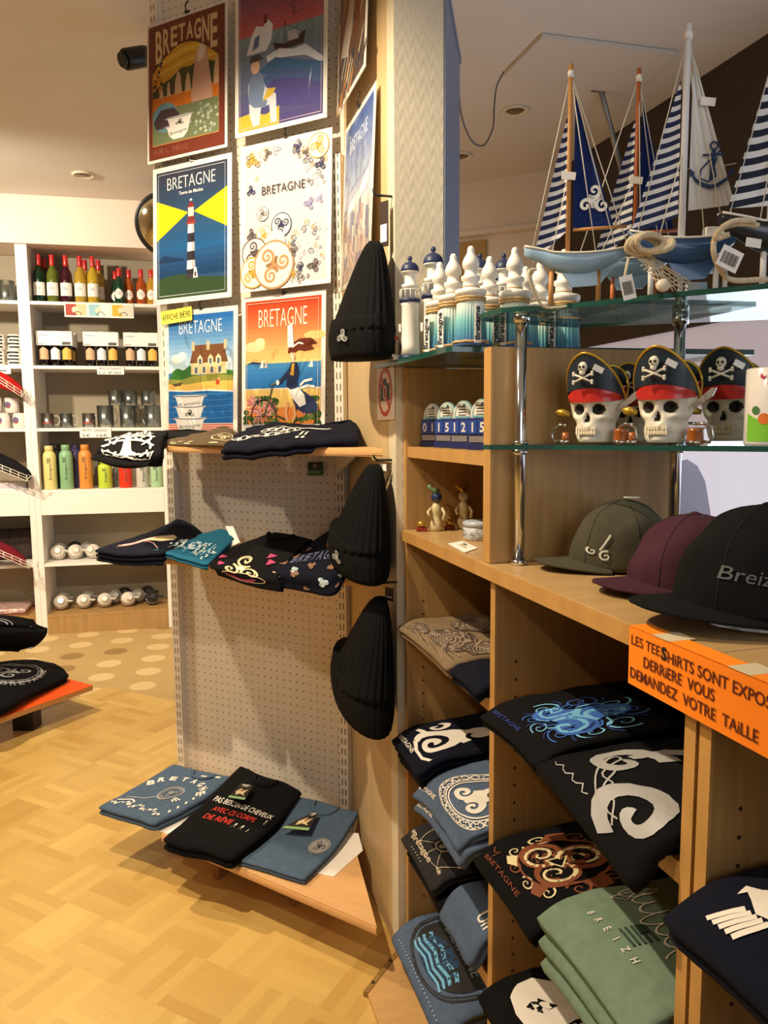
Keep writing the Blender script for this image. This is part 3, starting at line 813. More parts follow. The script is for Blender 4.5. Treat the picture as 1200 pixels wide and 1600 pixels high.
def UL(px, py, dep, z):                        # the point at depth dep, height z behind the pixel column px
    return UP(ux(px, py, dep), dep, z+.0006)
def gl(c, rough=.12): return mat('bottleglass_%02x%02x%02x' % c, c, rough, coat=.6, trans=.35, ior=1.3)
def wine_proto(c, h=.295, r=.036, oval=False, liquid='red'):
    o = thing('wine_bottle', '', 'bottle')
    k = h/.295
    mb(gl(c)).lathe([(r*.9, 0), (r, .006), (r, .165*k), (r*.92, .188*k), (r*.55, .213*k), (.0145, .228*k), (.0145, .235*k)], 20).build('glass_body', o, world=False)
    mb(mat('capsule', (196, 32, 24), .35, coat=.3)).lathe([(.0150, .2285*k), (.0155, .236*k), (.0150, h-.006), (.0162, h-.004), (.015, h)], 16).build('capsule', o, world=False)
    q = mb(PAPER); n = 14
    z0, z1 = (.045*k, .125*k)
    if oval:
        q.grid(lambda u, v: ((r+.0006)*math.cos(-PI/2+(u-.5)*1.9*math.sin(PI*(.08+.84*v))), (r+.0006)*math.sin(-PI/2+(u-.5)*1.9*math.sin(PI*(.08+.84*v))), z0+v*(z1-z0)), n, 8)
    else:
        q.grid(lambda u, v: ((r+.0006)*math.cos(-PI/2+(u-.5)*2.3), (r+.0006)*math.sin(-PI/2+(u-.5)*2.3), z0+v*(z1-z0)), n, 2)
    lb = q.build('label', o, world=False)
    a = Art(); zc = (z0+z1)/2
    a.disc(0, zc+.004, .011, mc((120, 112, 104)), 14, .008); a.rect(-.016, zc-.022, .016, zc-.019, mc((150, 140, 130))); a.rect(-.012, zc-.028, .012, zc-.026, mc((170, 160, 150)))
    a.put('print', lb, lambda u, v: (Vector(((r+.0012)*math.sin(u/r), -(r+.0012)*math.cos(u/r), v)), Vector((math.sin(u/r), -math.cos(u/r), 0))), .0002)
    return o
def place(o, p, rz, label, group): o.location = p; o.rotation_euler = (0, 0, rz); o['label'] = label; o['group'] = group; return o
GW = 'red-capped bottles on the top white shelf'
z = ZS[0]
wb = {}
for i, (px, dep, c, lab) in enumerate(((62, .10, (16, 52, 30), 'dark green bottle with red cap, leftmost in the front row of the top shelf'), (83, .10, (112, 124, 40), 'olive green bottle with red cap, second in the tall bottle row'),
        (104, .10, (70, 20, 34), 'dark purple bottle with red cap in the middle of the tall row'), (126, .10, (206, 170, 62), 'golden bottle with red cap, fourth of the tall row'), (146, .10, (214, 180, 50), 'yellow bottle with red cap at the right end of the tall row'),
        (71, .20, (20, 44, 30), 'dark bottle with red cap half hidden behind the leftmost dark green one'), (134, .21, (200, 160, 60), 'golden bottle hidden behind the fourth tall bottle'), (155, .20, (206, 172, 52), 'yellow bottle peeping out behind the right end of the tall row'))):
    place(wine_proto(c), UL(px, 450, dep, z), RZ_U+random.uniform(-.1, .1), lab, GW)
for i, (px, dep, c, lab) in enumerate(((187, .08, (14, 70, 40), 'small green bottle with oval label, first of the short row'), (202, .12, (190, 96, 30), 'small amber bottle with oval label, tallest looking of the short row'), (221, .09, (196, 88, 28), 'small orange bottle with oval label, third of the short row'),
        (237, .09, (214, 164, 52), 'small golden bottle with oval label next to the right upright'), (181, .19, (24, 50, 34), 'small dark bottle behind the small green bottle'))):
    place(wine_proto(c, .225, .031, True), UL(px, 455, dep, z), RZ_U+random.uniform(-.15, .15), lab, 'small oval-labelled bottles on the top white shelf')
def shelf_card(px0, py0, px1, py1, label, art=None, dep=-.0035, name='shelf_label'):
    a_, b_, c_ = UO(px0, py1, dep), UO(px1, py1, dep), UO(px0, py0, dep)
    w = (b_-a_).dot(UE); h = c_.z-a_.z
    o = thing(name, label, 'label', a_, RZ_U)
    mb(PAPER).box(0, w, 0, .0025, 0, h).build('card', o, world=False)
    if art: art(w, h).put('print', o, lambda u, v: (world_of(o) @ Vector((u, 0, v)), UN), .0005)
    return o
def picstrip(w, h):
    a = Art(); t = w/3
    for i, (c1, c2) in enumerate((((176, 60, 44), (236, 196, 150)), ((150, 196, 206), (240, 236, 226)), ((232, 176, 50), (220, 210, 190)))):
        x = i*t+.008; a.rect(x, .01, x+t-.016, h-.01, mc(c1)); a.rect(x+t*.45, .01, x+t-.016, h-.01, mc(c2)); a.disc(x+t*.4, h*.5, h*.22, mc((238, 214, 180)), 14); a.ring(x+t*.5, .012, h*.25, .004, mc((40, 40, 50)), 12, None, 0, PI)
    return a
shelf_card(101, 472, 209, 495, 'strip of three small pictures hung on the edge under the tall bottles', picstrip, name='picture_strip')
def scrib(lines):
    def f(w, h):
        a = Art(); n = len(lines)
        for i, t in enumerate(lines): a.text(t, w*.08, h*(1-(i+.85)/n), h/n*.55, mc((40, 36, 60)), w=w*.8)
        return a
    return f
shelf_card(152, 572, 194, 585, 'white handwritten price label on the edge below the beer bottles', scrib(['BIERES ARTISANALES', '12 €90']))
shelf_card(125, 668, 174, 684, 'white handwritten price label on the edge below the mugs', scrib(['PETIT  GRAND', '5€  16€']))
shelf_card(-14, 574, 17, 584, 'white handwritten label at the left edge under the striped mugs', lambda w, h: Art().rect(w*.2, h*.4, w*.8, h*.6, mc((90, 86, 100))))
# beer carriers and bottles
z = ZS[1]
def beer_proto(c):
    o = thing('beer_bottle', '', 'bottle'); r = .030
    mb(gl((22, 12, 8))).lathe([(r*.92, 0), (r, .005), (r, .115), (r*.8, .135), (.0135, .165), (.013, .212)], 18).build('glass_body', o, world=False)
    mb(mat('crown_cap_%d' % c[0], c if c[0] > 200 else (225, 220, 210), .35)).lathe([(.0155, .205), (.0155, .216), (.012, .220)], 14).build('crown_cap', o, world=False)
    q = mb(mc(c)); q.grid(lambda u, v: ((r+.0006)*math.cos(-PI/2+(u-.5)*2.2), (r+.0006)*math.sin(-PI/2+(u-.5)*2.2), .042+(.058+.018*(1-abs(2*u-1)))*v), 12, 3); q.build('label', o, world=False)
    return o
bp = [beer_proto(c) for c in ((206, 168, 128), (220, 226, 230), (226, 176, 80))]
ccm = mat('carton_white', (238, 234, 228), .6)
cp = thing('bottle_carrier', '', 'carton')
q = mb(ccm); w, dpt = .105, .037
q.box(-w, w, -dpt, -dpt+.002, .128, .215); q.box(-w, w, dpt-.002, dpt, .128, .215); q.box(-w, -w+.002, -dpt+.002, dpt-.002, .128, .215); q.box(w-.002, w, -dpt+.002, dpt-.002, .128, .215)
q.build('sleeve', cp, world=False)
a = Art(); a.rect(-.09, .188, -.035, .192, mc((130, 146, 176))); a.rect(.045, .132, .095, .150, mc((90, 80, 76))); a.rect(-.1, .132, -.06, .14, mc((170, 165, 160)))
a.put('print', cp, lambda u, v: (Vector((u, -dpt, v)), Vector((0, -1, 0))), .0004)
names = ('tan-labelled', 'pale-labelled', 'orange-labelled')
for i, (px, dep, lab) in enumerate(((87, .09, 'leftmost'), (159, .09, 'middle'), (221, .09, 'right-hand'), (93, .19, 'hidden rear'))):
    p = UL(px, 545, dep, z)
    c = cp if i == 0 else copy_tree(cp)
    place(c, p, RZ_U, '%s white cardboard bottle carrier on the second shelf' % lab, 'white bottle carriers')
    for k in range(3):
        b = bp[k] if i == 0 else copy_tree(bp[k])
        place(b, p+UE*(k-1)*.068, RZ_U, '%s beer bottle in the %s white carrier' % (names[k], lab), 'beer bottles in carriers')
# glass mugs
z = ZS[2]
CG = MATS['clear_glass']
def glass_mug(h, r, c, inner=True):
    o = thing('glass_mug', '', 'mug'); t = .004
    mb(CG).lathe([(r*.9, 0), (r*.96, .006), (r, h), (r-t, h), (r*.9-t, .016), (0, .016)], 18).build('body', o, world=False)
    mb(CG if h > .1 else mat('handle_glass', (226, 220, 210), .1, coat=.5)).tube([(r*.95+dx, 0, zz) for dx, zz in ((-.002, h*.82), (.018, h*.84), (.034, h*.7), (.036, h*.42), (.022, h*.2), (-.002, h*.17))], h*.045+.001, 8).build('handle', o, world=False)
    mb(mat('mugfill_%02x%02x%02x' % c, c, .35, var=.25, vscale=60)).lathe([(0, .017), (r*.50 if h > .095 else r*.9-t-.001, .018), (r*.62 if h > .095 else r*.95-t-.001, h*.30), (r*.60 if h > .095 else r*.97-t-.001, h*.80), (0, h*.84)], 16).build('contents', o, world=False)
    return o
for px, c, lab in ((75, (196, 70, 60), 'small mug with red print, leftmost on the mug shelf'), (104, (70, 66, 60), 'small dark-printed glass mug between two red ones'), (139, (206, 72, 64), 'small mug with red print beside the large beer mugs')):
    place(glass_mug(.092, .040, c), UL(px, 660, .09, z), RZ_U+.55, lab, 'small printed mugs')
for px, dz, c, lab in ((165, 0, (30, 26, 24), 'large glass beer mug at the left of the bottom row'), (200, 0, (28, 26, 25), 'large glass beer mug in the middle of the bottom row'), (239, 0, (34, 30, 28), 'large glass beer mug at the right of the bottom row, handle left')):
    place(glass_mug(.140, .052, c), UL(px, 655, .10, z+dz), RZ_U+(.7 if px < 230 else PI-.6), lab, 'large dark glass beer mugs')
for px, b_, c, lab in ((180, 165, (26, 24, 23), 'glass mug stacked on the left beer mug'), (203, 200, (24, 22, 22), 'glass mug stacked on the middle beer mug'), (231, 239, (27, 25, 24), 'glass mug stacked on the right beer mug')):
    place(glass_mug(.098, .046, c), UL(px, 612, .13, z+.1405), RZ_U+1.6, lab, 'large dark glass beer mugs')
# insulated flasks
z = ZS[3]
def flask(c, h, r, cap=None, txt=True):
    o = thing('insulated_flask', '', 'flask')
    mb(mat('flask_%02x%02x%02x' % c, c, .45, coat=.1)).lathe([(r*.94, 0), (r, .006), (r, h*.74), (r*.93, h*.81), (r*.6, h*.875), (r*.56, h*.88)], 22).build('body', o, world=False)
    mb(mat('flaskcap_%02x%02x%02x' % (cap or c), cap or tuple(int(v*.93) for v in c), .4)).lathe([(r*.62, h*.882), (r*.64, h*.89), (r*.64, h*.985), (r*.56, h)], 20).build('cap', o, world=False)
    if txt:
        f = lambda u, v: (Vector((r*math.sin(u/r), -r*math.cos(u/r), v)), Vector((math.sin(u/r), -math.cos(u/r), 0)))
        a = Art(); d = mc((70, 74, 66)); a.text('Bretagne', .012, h*.22, .013, d, .01, h*.36, 'l', PI/2); 
        for k in range(4): a.rect(-.012+k*.006, h*.60, -.009+k*.006, h*.72, d)
        a.put('print', o, f, .0005)
    return o
for px, dep, c, h, r, lab in ((78, .07, (224, 206, 132), .275, .041, 'tall cream insulated flask, leftmost on the flask shelf'), (104, .07, (132, 176, 130), .280, .041, 'tall sage green insulated flask between cream and orange'), (134, .07, (224, 142, 62), .280, .041, 'tall orange insulated flask'),
        (89, .18, (30, 30, 32), .280, .040, 'black flask standing behind the cream and sage ones'), (119, .18, (74, 62, 108), .280, .040, 'purple flask behind, between sage and orange'),
        (164, .07, (186, 206, 62), .178, .043, 'short lime green flask'), (196, .07, (222, 52, 20), .185, .041, 'short bright red flask'), (222, .07, (196, 192, 180), .180, .038, 'short light grey flask'), (244, .07, (162, 196, 152), .185, .038, 'short mint flask beside the right upright'), (181, .20, (150, 148, 142), .19, .036, 'grey flask in the second row between lime and red')):
    place(flask(c, h, r), UL(px, 735, dep, z), RZ_U+random.uniform(-.1, .1), lab, 'insulated flasks')
# teacups lying on their sides
def cup(c, dark=False):
    o = thing('teacup', '', 'teacup')
    mt = mat('china_%d' % c[0], c, .25, coat=.4)
    prof = [(.0165, 0), (.018, .002), (.016, .009), (.032, .019), (.045, .040), (.050, .066), (.047, .066), (.042, .042), (.03, .023), (0, .016)]
    RT = Matrix.Translation((0, 0, .0470)) @ Matrix.Rotation(R(90-22), 4, 'X') @ Matrix.Translation((0, 0, -.066))
    q = mb(mt); q.M = RT; q.lathe([(r_, -z_+.066) for r_, z_ in prof], 22)
    bmesh.ops.recalc_face_normals(q.bm, faces=q.bm.faces); q.build('bowl', o, world=False)
    q = mb(mt); q.M = RT; q.tube([(.043, 0, .012), (.06, 0, .010), (.072, 0, .022), (.068, 0, .038), (.05, 0, .046), (.036, 0, .044)], .0045, 8); q.build('handle', o, world=False)
    q = mb(mc((150, 130, 110) if c[0] > 100 else (190, 190, 190), .3)); 
    q.M = RT
    for k in range(7):
        th = -1.2+k*.4; 
        c0 = Vector((.0405*math.sin(th), -.0405*math.cos(th), .066-.034)); nrm = Vector((math.sin(th)*.8, -math.cos(th)*.8, .5)).normalized(); u_ = nrm.cross(Vector((0, 0, 1))).normalized(); v_ = u_.cross(nrm)
        q.F([q.V(c0+nrm*.0035+(u_*math.cos(2*PI*j/8)+v_*math.sin(2*PI*j/8))*.0055) for j in range(8)])
    q.build('decoration', o, world=False)
    return o
WC = (228, 220, 206); BC = (40, 40, 44); GC = (150, 146, 140)
pc = {0: cup(WC), 1: cup(BC), 2: cup(GC)}; used = set()
def put_cup(kind, px, py, dep, zz, rz, lab, rx=0.):
    o = pc[kind] if kind not in used else copy_tree(pc[kind]); used.add(kind)
    lo = min((v.co.z for ch in o.children for v in ch.data.vertices), default=0)
    place(o, UL(px, py, dep, zz-lo), RZ_U+rz, lab, 'teacups lying on their sides'); return o
z = ZS[4]
put_cup(0, 90, 865, .09, z, .1, 'white flowered teacup, leftmost on the shelf under the fascia')
put_cup(0, 119, 863, .09, z, .25, 'white flowered teacup, second on the shelf under the fascia')
put_cup(0, 141, 866, .08, z, -.2, 'white teacup half hidden by the overhanging navy shirt')
put_cup(2, 98, 852, .21, z, .5, 'grey cup behind the two left cups on the shelf under the fascia')
put_cup(2, 136, 850, .20, z, .2, 'blue-grey cup behind, beside the overhanging navy shirt')
put_cup(1, 117, 845, .255, z, .2, 'dark cup at the back of the shelf under the fascia')
z = ZS[5]
for px, k, lab in ((95, 0, 'white teacup with emblem, leftmost of the bottom shelf'), (131, 0, 'white teacup with emblem, second of the bottom shelf'), (164, 0, 'white teacup, third of the bottom shelf'), (203, 0, 'white teacup with handle to the left, fourth of the bottom shelf'), (239, 1, 'black patterned cup, rightmost of the bottom shelf')):
    put_cup(k, px, 940, .08, z, .15 if px != 203 else .3, lab)
for px, k, lab in ((99, 2, 'grey cup behind the leftmost bottom-shelf teacup'), (138, 2, 'grey cup behind the second bottom-shelf teacup'), (181, 2, 'grey cup behind, between third and fourth teacup'), (217, 2, 'grey cup behind the fourth bottom-shelf teacup'), (196, 1, 'black cup in the back row left of the black patterned cup'), (232, 1, 'black cup in the back row behind the black patterned cup')):
    put_cup(k, px, 930, .255 if k == 1 else .17, z, .2, lab)
# -------- left unit (partly outside the frame)
place(glass_mug(.125, .050, (60, 52, 44)), UL(10, 450, .08, ZS[0]), RZ_U+2.8, 'large glass mug on the top left shelf, by the picture edge', 'glass mugs on the left unit')
place(glass_mug(.115, .044, (64, 58, 50)), UL(15, 452, .19, ZS[0]), RZ_U+.4, 'glass mug half behind the upright on the top left shelf', 'glass mugs on the left unit')
def china_mug(c, band=None, pic=None):
    o = thing('mug', '', 'mug'); r, h = .041, .094
    mt = mat('mug_%02x%02x%02x' % c, c, .3, coat=.3)
    mb(mt).lathe([(r*.95, 0), (r, .004), (r, h), (r-.004, h), (r-.004, .01), (0, .008)], 22).build('body', o, world=False)
    mb(mt).tube([(-r*.96-dx, 0, zz) for dx, zz in ((-.002, h*.85), (.016, h*.88), (.030, h*.7), (.030, h*.4), (.016, h*.18), (-.002, h*.18))], .0055, 8).build('handle', o, world=False)
    f = lambda u, v: (Vector((r*math.sin(u/r), -r*math.cos(u/r), v)), Vector((math.sin(u/r), -math.cos(u/r), 0)))
    a = Art()
    if band:
        for k in range(4): a.rect(-r*1.3 if k % 2 else -.005, .012+k*.021, r*1.4, .022+k*.021, mc((24, 22, 22)))
        for k in range(3): a.disc(-.025+.01*k, .075, .004, mc((24, 22, 22)), 8)
    if pic: a.disc(.0, .05, .024, mc((96, 90, 128)), 16, .02); a.disc(.008, .04, .012, mc((140, 70, 80)), 12)
    a.put('print', o, f, .0006, thr=.01); return o
m1 = china_mug((232, 226, 216), band=True); m2 = china_mug((214, 204, 194), pic=True)
sm = [(23, 560, 0, 'striped mug at the bottom right of the striped stack'), (-3, 560, 0, 'striped mug at the bottom left of the striped stack'), (23, 530, .0945, 'striped mug on top of the striped stack'), (-3, 530, .0945, 'striped mug on top at the picture edge')]
for i, (px, py, dz, lab) in enumerate(sm): place(m1 if i == 0 else copy_tree(m1), UL(px, py, .07, ZS[1]+dz), RZ_U-.6, lab, 'black and white striped mugs')
sm = [(31, 655, 0, 'mug with blue picture at the bottom right of its stack'), (5, 655, 0, 'mug with blue picture at the bottom left of its stack'), (19, 635, .0945, 'mug with blue picture on top of its stack'), (-8, 635, .0945, 'mug with blue picture on top, at the picture edge')]
for i, (px, py, dz, lab) in enumerate(sm): place(m2 if i == 0 else copy_tree(m2), UL(px, py, .08, ZS[2]+dz), RZ_U-.5, lab, 'picture mugs on the left unit')
# sloping wire baskets hooked on the left unit, each with folded clothes
def wire_basket(x1, y1, dy, label):
    P = [UO(-60, y1-dy*1.9, -.09), UO(x1-8, y1, -.13)]
    o = thing('wire_basket', label, 'basket', P[1]); q = mb(mat('white_wire', (232, 222, 206), .35))
    a, b = P; up = Vector((0, 0, .035)); dep_ = -UN*.085
    for k in range(3): q.tube([a+up*k*.5, b+up*k*.5, b+up*k*.5+(dep_-(dep_.dot(UE))*UE)*.92], .0026, 6)
    for k in range(9):
        p = a.lerp(b, k/8); q.tube([p+up, p-up*.05, p+dep_*.9+Vector((0, 0, .0))], .0022, 6)
    q.tube([b, b+Vector((.02, .0, .03)), b+Vector((.05, .02, .035)), b+Vector((.04, .03, .0))], .0026, 6)
    q.build('wires', o); return o
def basket_clothes(x1, y1, dy, c, nm, label):
    X = x1-38
    r = [[UO(-60+X, y1-58, -.012), UO(-20+X, y1-40, -.012), UO(12+X, y1-26, -.012), UO(31+X, y1-12, -.012)],
         [UO(-60+X, y1-50, -.05), UO(-20+X, y1-31, -.05), UO(14+X, y1-17, -.05), UO(34+X, y1-5, -.05)],
         [UO(-60+X, y1-36, -.085), UO(-20+X, y1-17, -.085), UO(12+X, y1-5, -.085), UO(32+X, y1+2, -.085)]]
    g = Garment(r, .004, int(y1) % 50); g.build(nm, label, 'clothes', cloth('basket%02x%02x%02x' % c, c), None, .016, 2, 16, 12)
wire_basket(42, 620, 32, 'white wire basket on the left unit holding the bright red clothes'); basket_clothes(38, 612, 28, (170, 26, 20), 'folded_jersey', 'bright red folded garment in a wire basket at the left edge')
wire_basket(50, 752, 22, 'white wire basket on the left unit holding the black clothes'); basket_clothes(52, 746, 24, (22, 21, 24), 'folded_jersey', 'black folded garment in a wire basket above the white books')
wire_basket(53, 888, 24, 'white wire basket on the left unit holding the dark red clothes'); basket_clothes(44, 880, 30, (110, 24, 34), 'folded_jersey', 'dark red folded garment in a wire basket low on the left unit')
z = ZS[3]
for k in range(3):
    p = UL(-2, 760, .02, z+k*.0165)
    q = mb(mc((222, 214, 212) if k != 1 else (206, 196, 204))); q.box(-.22, .165-.006*k, 0, .24, 0, .0155)
    o = q.build('book', world=False); o.location = p; o.rotation_euler = (0, 0, RZ_U+.01*k)
    tag(o, ('lowest', 'middle', 'topmost')[k]+' pale paperback of the flat stack on the left unit', 'book', 'pale books lying flat')
p = UL(-4, 945, .03, ZS[5])
o = thing('packet', 'flat transparent packet with red and white contents on the lowest left shelf', 'packet', p, RZ_U)
mb(mat('packet_body', (206, 170, 160), .3, var=.5, vscale=50, coat=.5)).box(-.22, .16, .01, .26, .007, .042, .012).build('bag', o, world=False)
mb(mat('tray_brown', (150, 100, 60), .5))  .box(-.24, .175, -.02, .27, -.0003, .006).build('tray', o, world=False)
q = mb(mat('dark_rug', (52, 40, 36), .9, var=.5, vscale=20)); q.box(-.3, .24, 0, .1, 0, .20, .03)
o = q.build('folded_blanket', world=False); o.location = UL(-8, 860, .20, ZS[4]); o.rotation_euler = (0, 0, RZ_U); tag(o, 'dark brown patterned blanket behind the dark red garment', 'blanket')

# ================================================================== low displays at the left edge
# orange topped display board with a black t-shirt
q = thing('display_table', 'low display board covered with orange paper, left edge of the floor', 'table', W(40, 1120, 0))
zt = .135
cs = [W(*p, zt) for p in ((-150, 1180), (-150, 1100), (95, 1052), (145, 1071))]
cs = [W(-140, 1172, zt), W(-140, 1120, zt), W(104, 1060, zt), W(145, 1071, zt)]
b = mb(mat('board_wood', (176, 122, 62), .5)); b.prism([(p.x, p.y) for p in cs], zt-.022, zt-.001); b.build('board', q)
b = mb(mat('orange_paper', (240, 84, 16), .6)); b.prism([(p.x, p.y) for p in cs], zt-.0006, zt+.0006); b.build('paper', q)
c = W(42, 1090, zt); b = mb(BLACKP); b.box(c.x-.05, c.x+.04, c.y-.04, c.y+.04, 0, zt-.0225); b.build('foot', q)
BLK = cloth('black', (15, 14, 16)); NVY = cloth('navy', (17, 19, 33)); BLU = cloth('denim', (78, 96, 118)); TEAL = cloth('teal', (34, 98, 126)); KHA = cloth('khaki', (92, 76, 56)); TAN = cloth('tan', (126, 106, 82)); GRYD = cloth('charcoal', (44, 42, 44)); GRN = cloth('sage', (112, 132, 112)); BLU2 = cloth('slate', (82, 97, 122)); YEL = cloth('yellow', (214, 160, 24)); RED = cloth('red', (140, 26, 22))
PW = mat('print_white', (226, 218, 206), .7); PG = mat('print_grey', (150, 148, 146), .7); PCR = mat('print_cream', (226, 206, 160), .7)
g = Garment([[W(-120, 1068, zt+.10), W(-40, 1042, zt+.11), W(40, 1030, zt+.10), W(82, 1036, zt+.07)],
             [W(-100, 1085, zt+.10), W(-20, 1062, zt+.12), W(55, 1048, zt+.10), W(97, 1044, zt+.06)],
             [W(-60, 1112, zt+.055), W(0, 1103, zt+.06), W(50, 1080, zt+.05), W(104, 1053, zt+.045)]], .005, 3)
g.build('tee_shirt', 'black t-shirt with grey triskele on the orange display board', 'shirt', BLK, None, .045, 2)
a = Art(); a.push(.50, .42, -.5, .19, -.34); a.ring(0, 0, 1, .07, PG); a.ring(0, 0, .84, .03, PG); a.triskele(0, 0, .72, PG, .09); a.arctext('BRETAGNE', 0, 0, 1.16, .26, PG, PI*1.15, PI*1.75, .01, .8); a.pop()
g.print(a)
# black shirt in a wire tray above it
r = [[W(-60, 985, .50), W(-20, 966, .50), W(20, 964, .48), W(52, 972, .44)], [W(-60, 1000, .44), W(-20, 982, .46), W(25, 980, .44), W(62, 984, .40)], [W(-60, 1012, .37), W(-20, 1003, .36), W(15, 1004, .34), W(45, 1008, .325)]]
r = [[p+Vector((0, 0, 0)) for p in q_] for q_ in r]
g = Garment(r, .004, 5); g.build('tee_shirt', 'black t-shirt with a round print in the wire tray at the left edge', 'shirt', BLK, None, .045, 2)
a = Art(); a.push(.42, .4, 0, .2, -.3); a.ring(0, 0, 1, .1, PG); a.ring(0, 0, .7, .08, mc((170, 176, 190))); a.triskele(0, 0, .6, PG); a.pop(); a.rect(.86, .40, .93, .52, PW); a.disc(.72, .5, .05, mc((120, 40, 60)), 12); g.print(a)
o = thing('wire_tray', 'white wire tray under the black round-print t-shirt, left edge', 'tray', W(30, 1012, .30)); q = mb(mat('white_wire', (232, 222, 206), .35))
zw = .288
A0, A1, A2 = W(-70, 1000, zw+.02), W(49, 1013, zw), W(62, 1004, zw+.01)
bk = Vector((-.05, .30, 0))
for k in range(7):
    p = A0.lerp(A1, k/6); q.tube([p+Z*.03, p, p+bk], .0026, 6)
for dz in (0, .03): q.tube([A0+Z*dz, A1+Z*dz], .003, 6)
q.tube([A1, A2, A2+Z*.03], .003, 6); q.tube([A1+bk, A0+bk], .003, 6)
q.build('wires', o); q = mb(mat('white_wire', (232, 222, 206), .35))
q.tube([Vector((A0.x, A0.y, 0)), A0+Z*.03], .008, 8); q.tube([Vector((A0.x, A0.y, 0))+bk, A0+bk], .008, 8); q.build('post', o)
# ================================================================== posters on the pegboard
def C(*c): return mat('ink_%02x%02x%02x' % c, c, .45, spec=.3)
SLV = MATS['plastic_sleeve']
def poster(label, o_, eu, ev, n, w, h, bg, draw, border=.014, tilt=0., sleeve=.008):
    """o_: lower left corner, eu/ev unit vectors"""
    ob = thing('poster', label, 'poster', o_, 0, 'sleeved posters')
    def f3(u, v, k=0.): return o_+eu*u+ev*v+n*(k+tilt*(1-v/h)*.02)
    q = mb(PAPER)
    v = [f3(0, 0), f3(w, 0), f3(w, h), f3(0, h)]; vb = [p-n*.0025 for p in v]
    F = [q.V(p) for p in v]; G = [q.V(p) for p in vb]; q.F(F); q.F(list(reversed(G)))
    for i in range(4): q.F([F[i], G[i], G[(i+1) % 4], F[(i+1) % 4]])
    q.build('sheet', ob)
    a = Art(); a.rect(border, border, w-border, h-border, bg)
    a.push(border, border, 0, (w-2*border), (h-2*border)); draw(a); a.pop()
    # picture space 1 x 1; clipped by the sheet itself
    a.put('print', ob, lambda u, v: (f3(u, v), n), .0005, .000015)
    q = mb(SLV)
    q.grid(lambda u, v: f3(-sleeve+u*(w+2*sleeve), -sleeve+v*(h+2*sleeve), .0065+.0022*noise.noise(Vector((u*5+o_.x*9, v*7, o_.z*3)))), 16, 20)
    q.build('sleeve', ob)
    q = mb(mat('hook_metal', (60, 56, 52), .35, .8)); c = f3(w*.52, h+.004)
    q.tube([c-n*.012, c+n*.006, c+n*.009+ev*.012, c+n*.004+ev*.022, c+eu*.006+n*.002+ev*.028], .0022, 6); q.box(c.x-.008, c.x+.008, c.y-.003, c.y+.006, c.z-.006, c.z+.002)
    q.build('hook', ob)
    return ob
def band(a, y0, y1, c0, c1, n, x0=0., x1=1.):
    for i in range(n):
        t = i/(n-1) if n > 1 else 0
        a.rect(x0, y0+(y1-y0)*i/n, x1, y0+(y1-y0)*(i+1)/n+.001, C(*[int(round((p+(q-p)*t)/4)*4) for p, q in zip(c0, c1)]))
CRM = C(226, 198, 150); WHT = C(238, 234, 228); NAV = C(24, 40, 76)
def bowl(a, x, y, w, h, txt=None, sw=False):
    a.poly([(x-w*.62, y+h), (x-w*.45, y+h*.86), (x-w*.36, y+h*.3), (x-w*.2, y), (x+w*.2, y), (x+w*.36, y+h*.3), (x+w*.45, y+h*.86), (x+w*.62, y+h)], WHT)
    a.stroke([(x-w*.6, y+h*.99), (x-w*.2, y+h*.9), (x+w*.2, y+h*.9), (x+w*.6, y+h*.99)], h*.05, C(50, 60, 110))
    if txt: a.text(txt, x, y+h*.38, h*.22, C(50, 44, 44), w=w*.66, align='c', rot=.06, shear=.25)
    if sw: a.push(x, y+h*.5, 0, w*.19, h*.30); a.triskele(0, 0, 1, C(40, 38, 40), .2); a.pop()
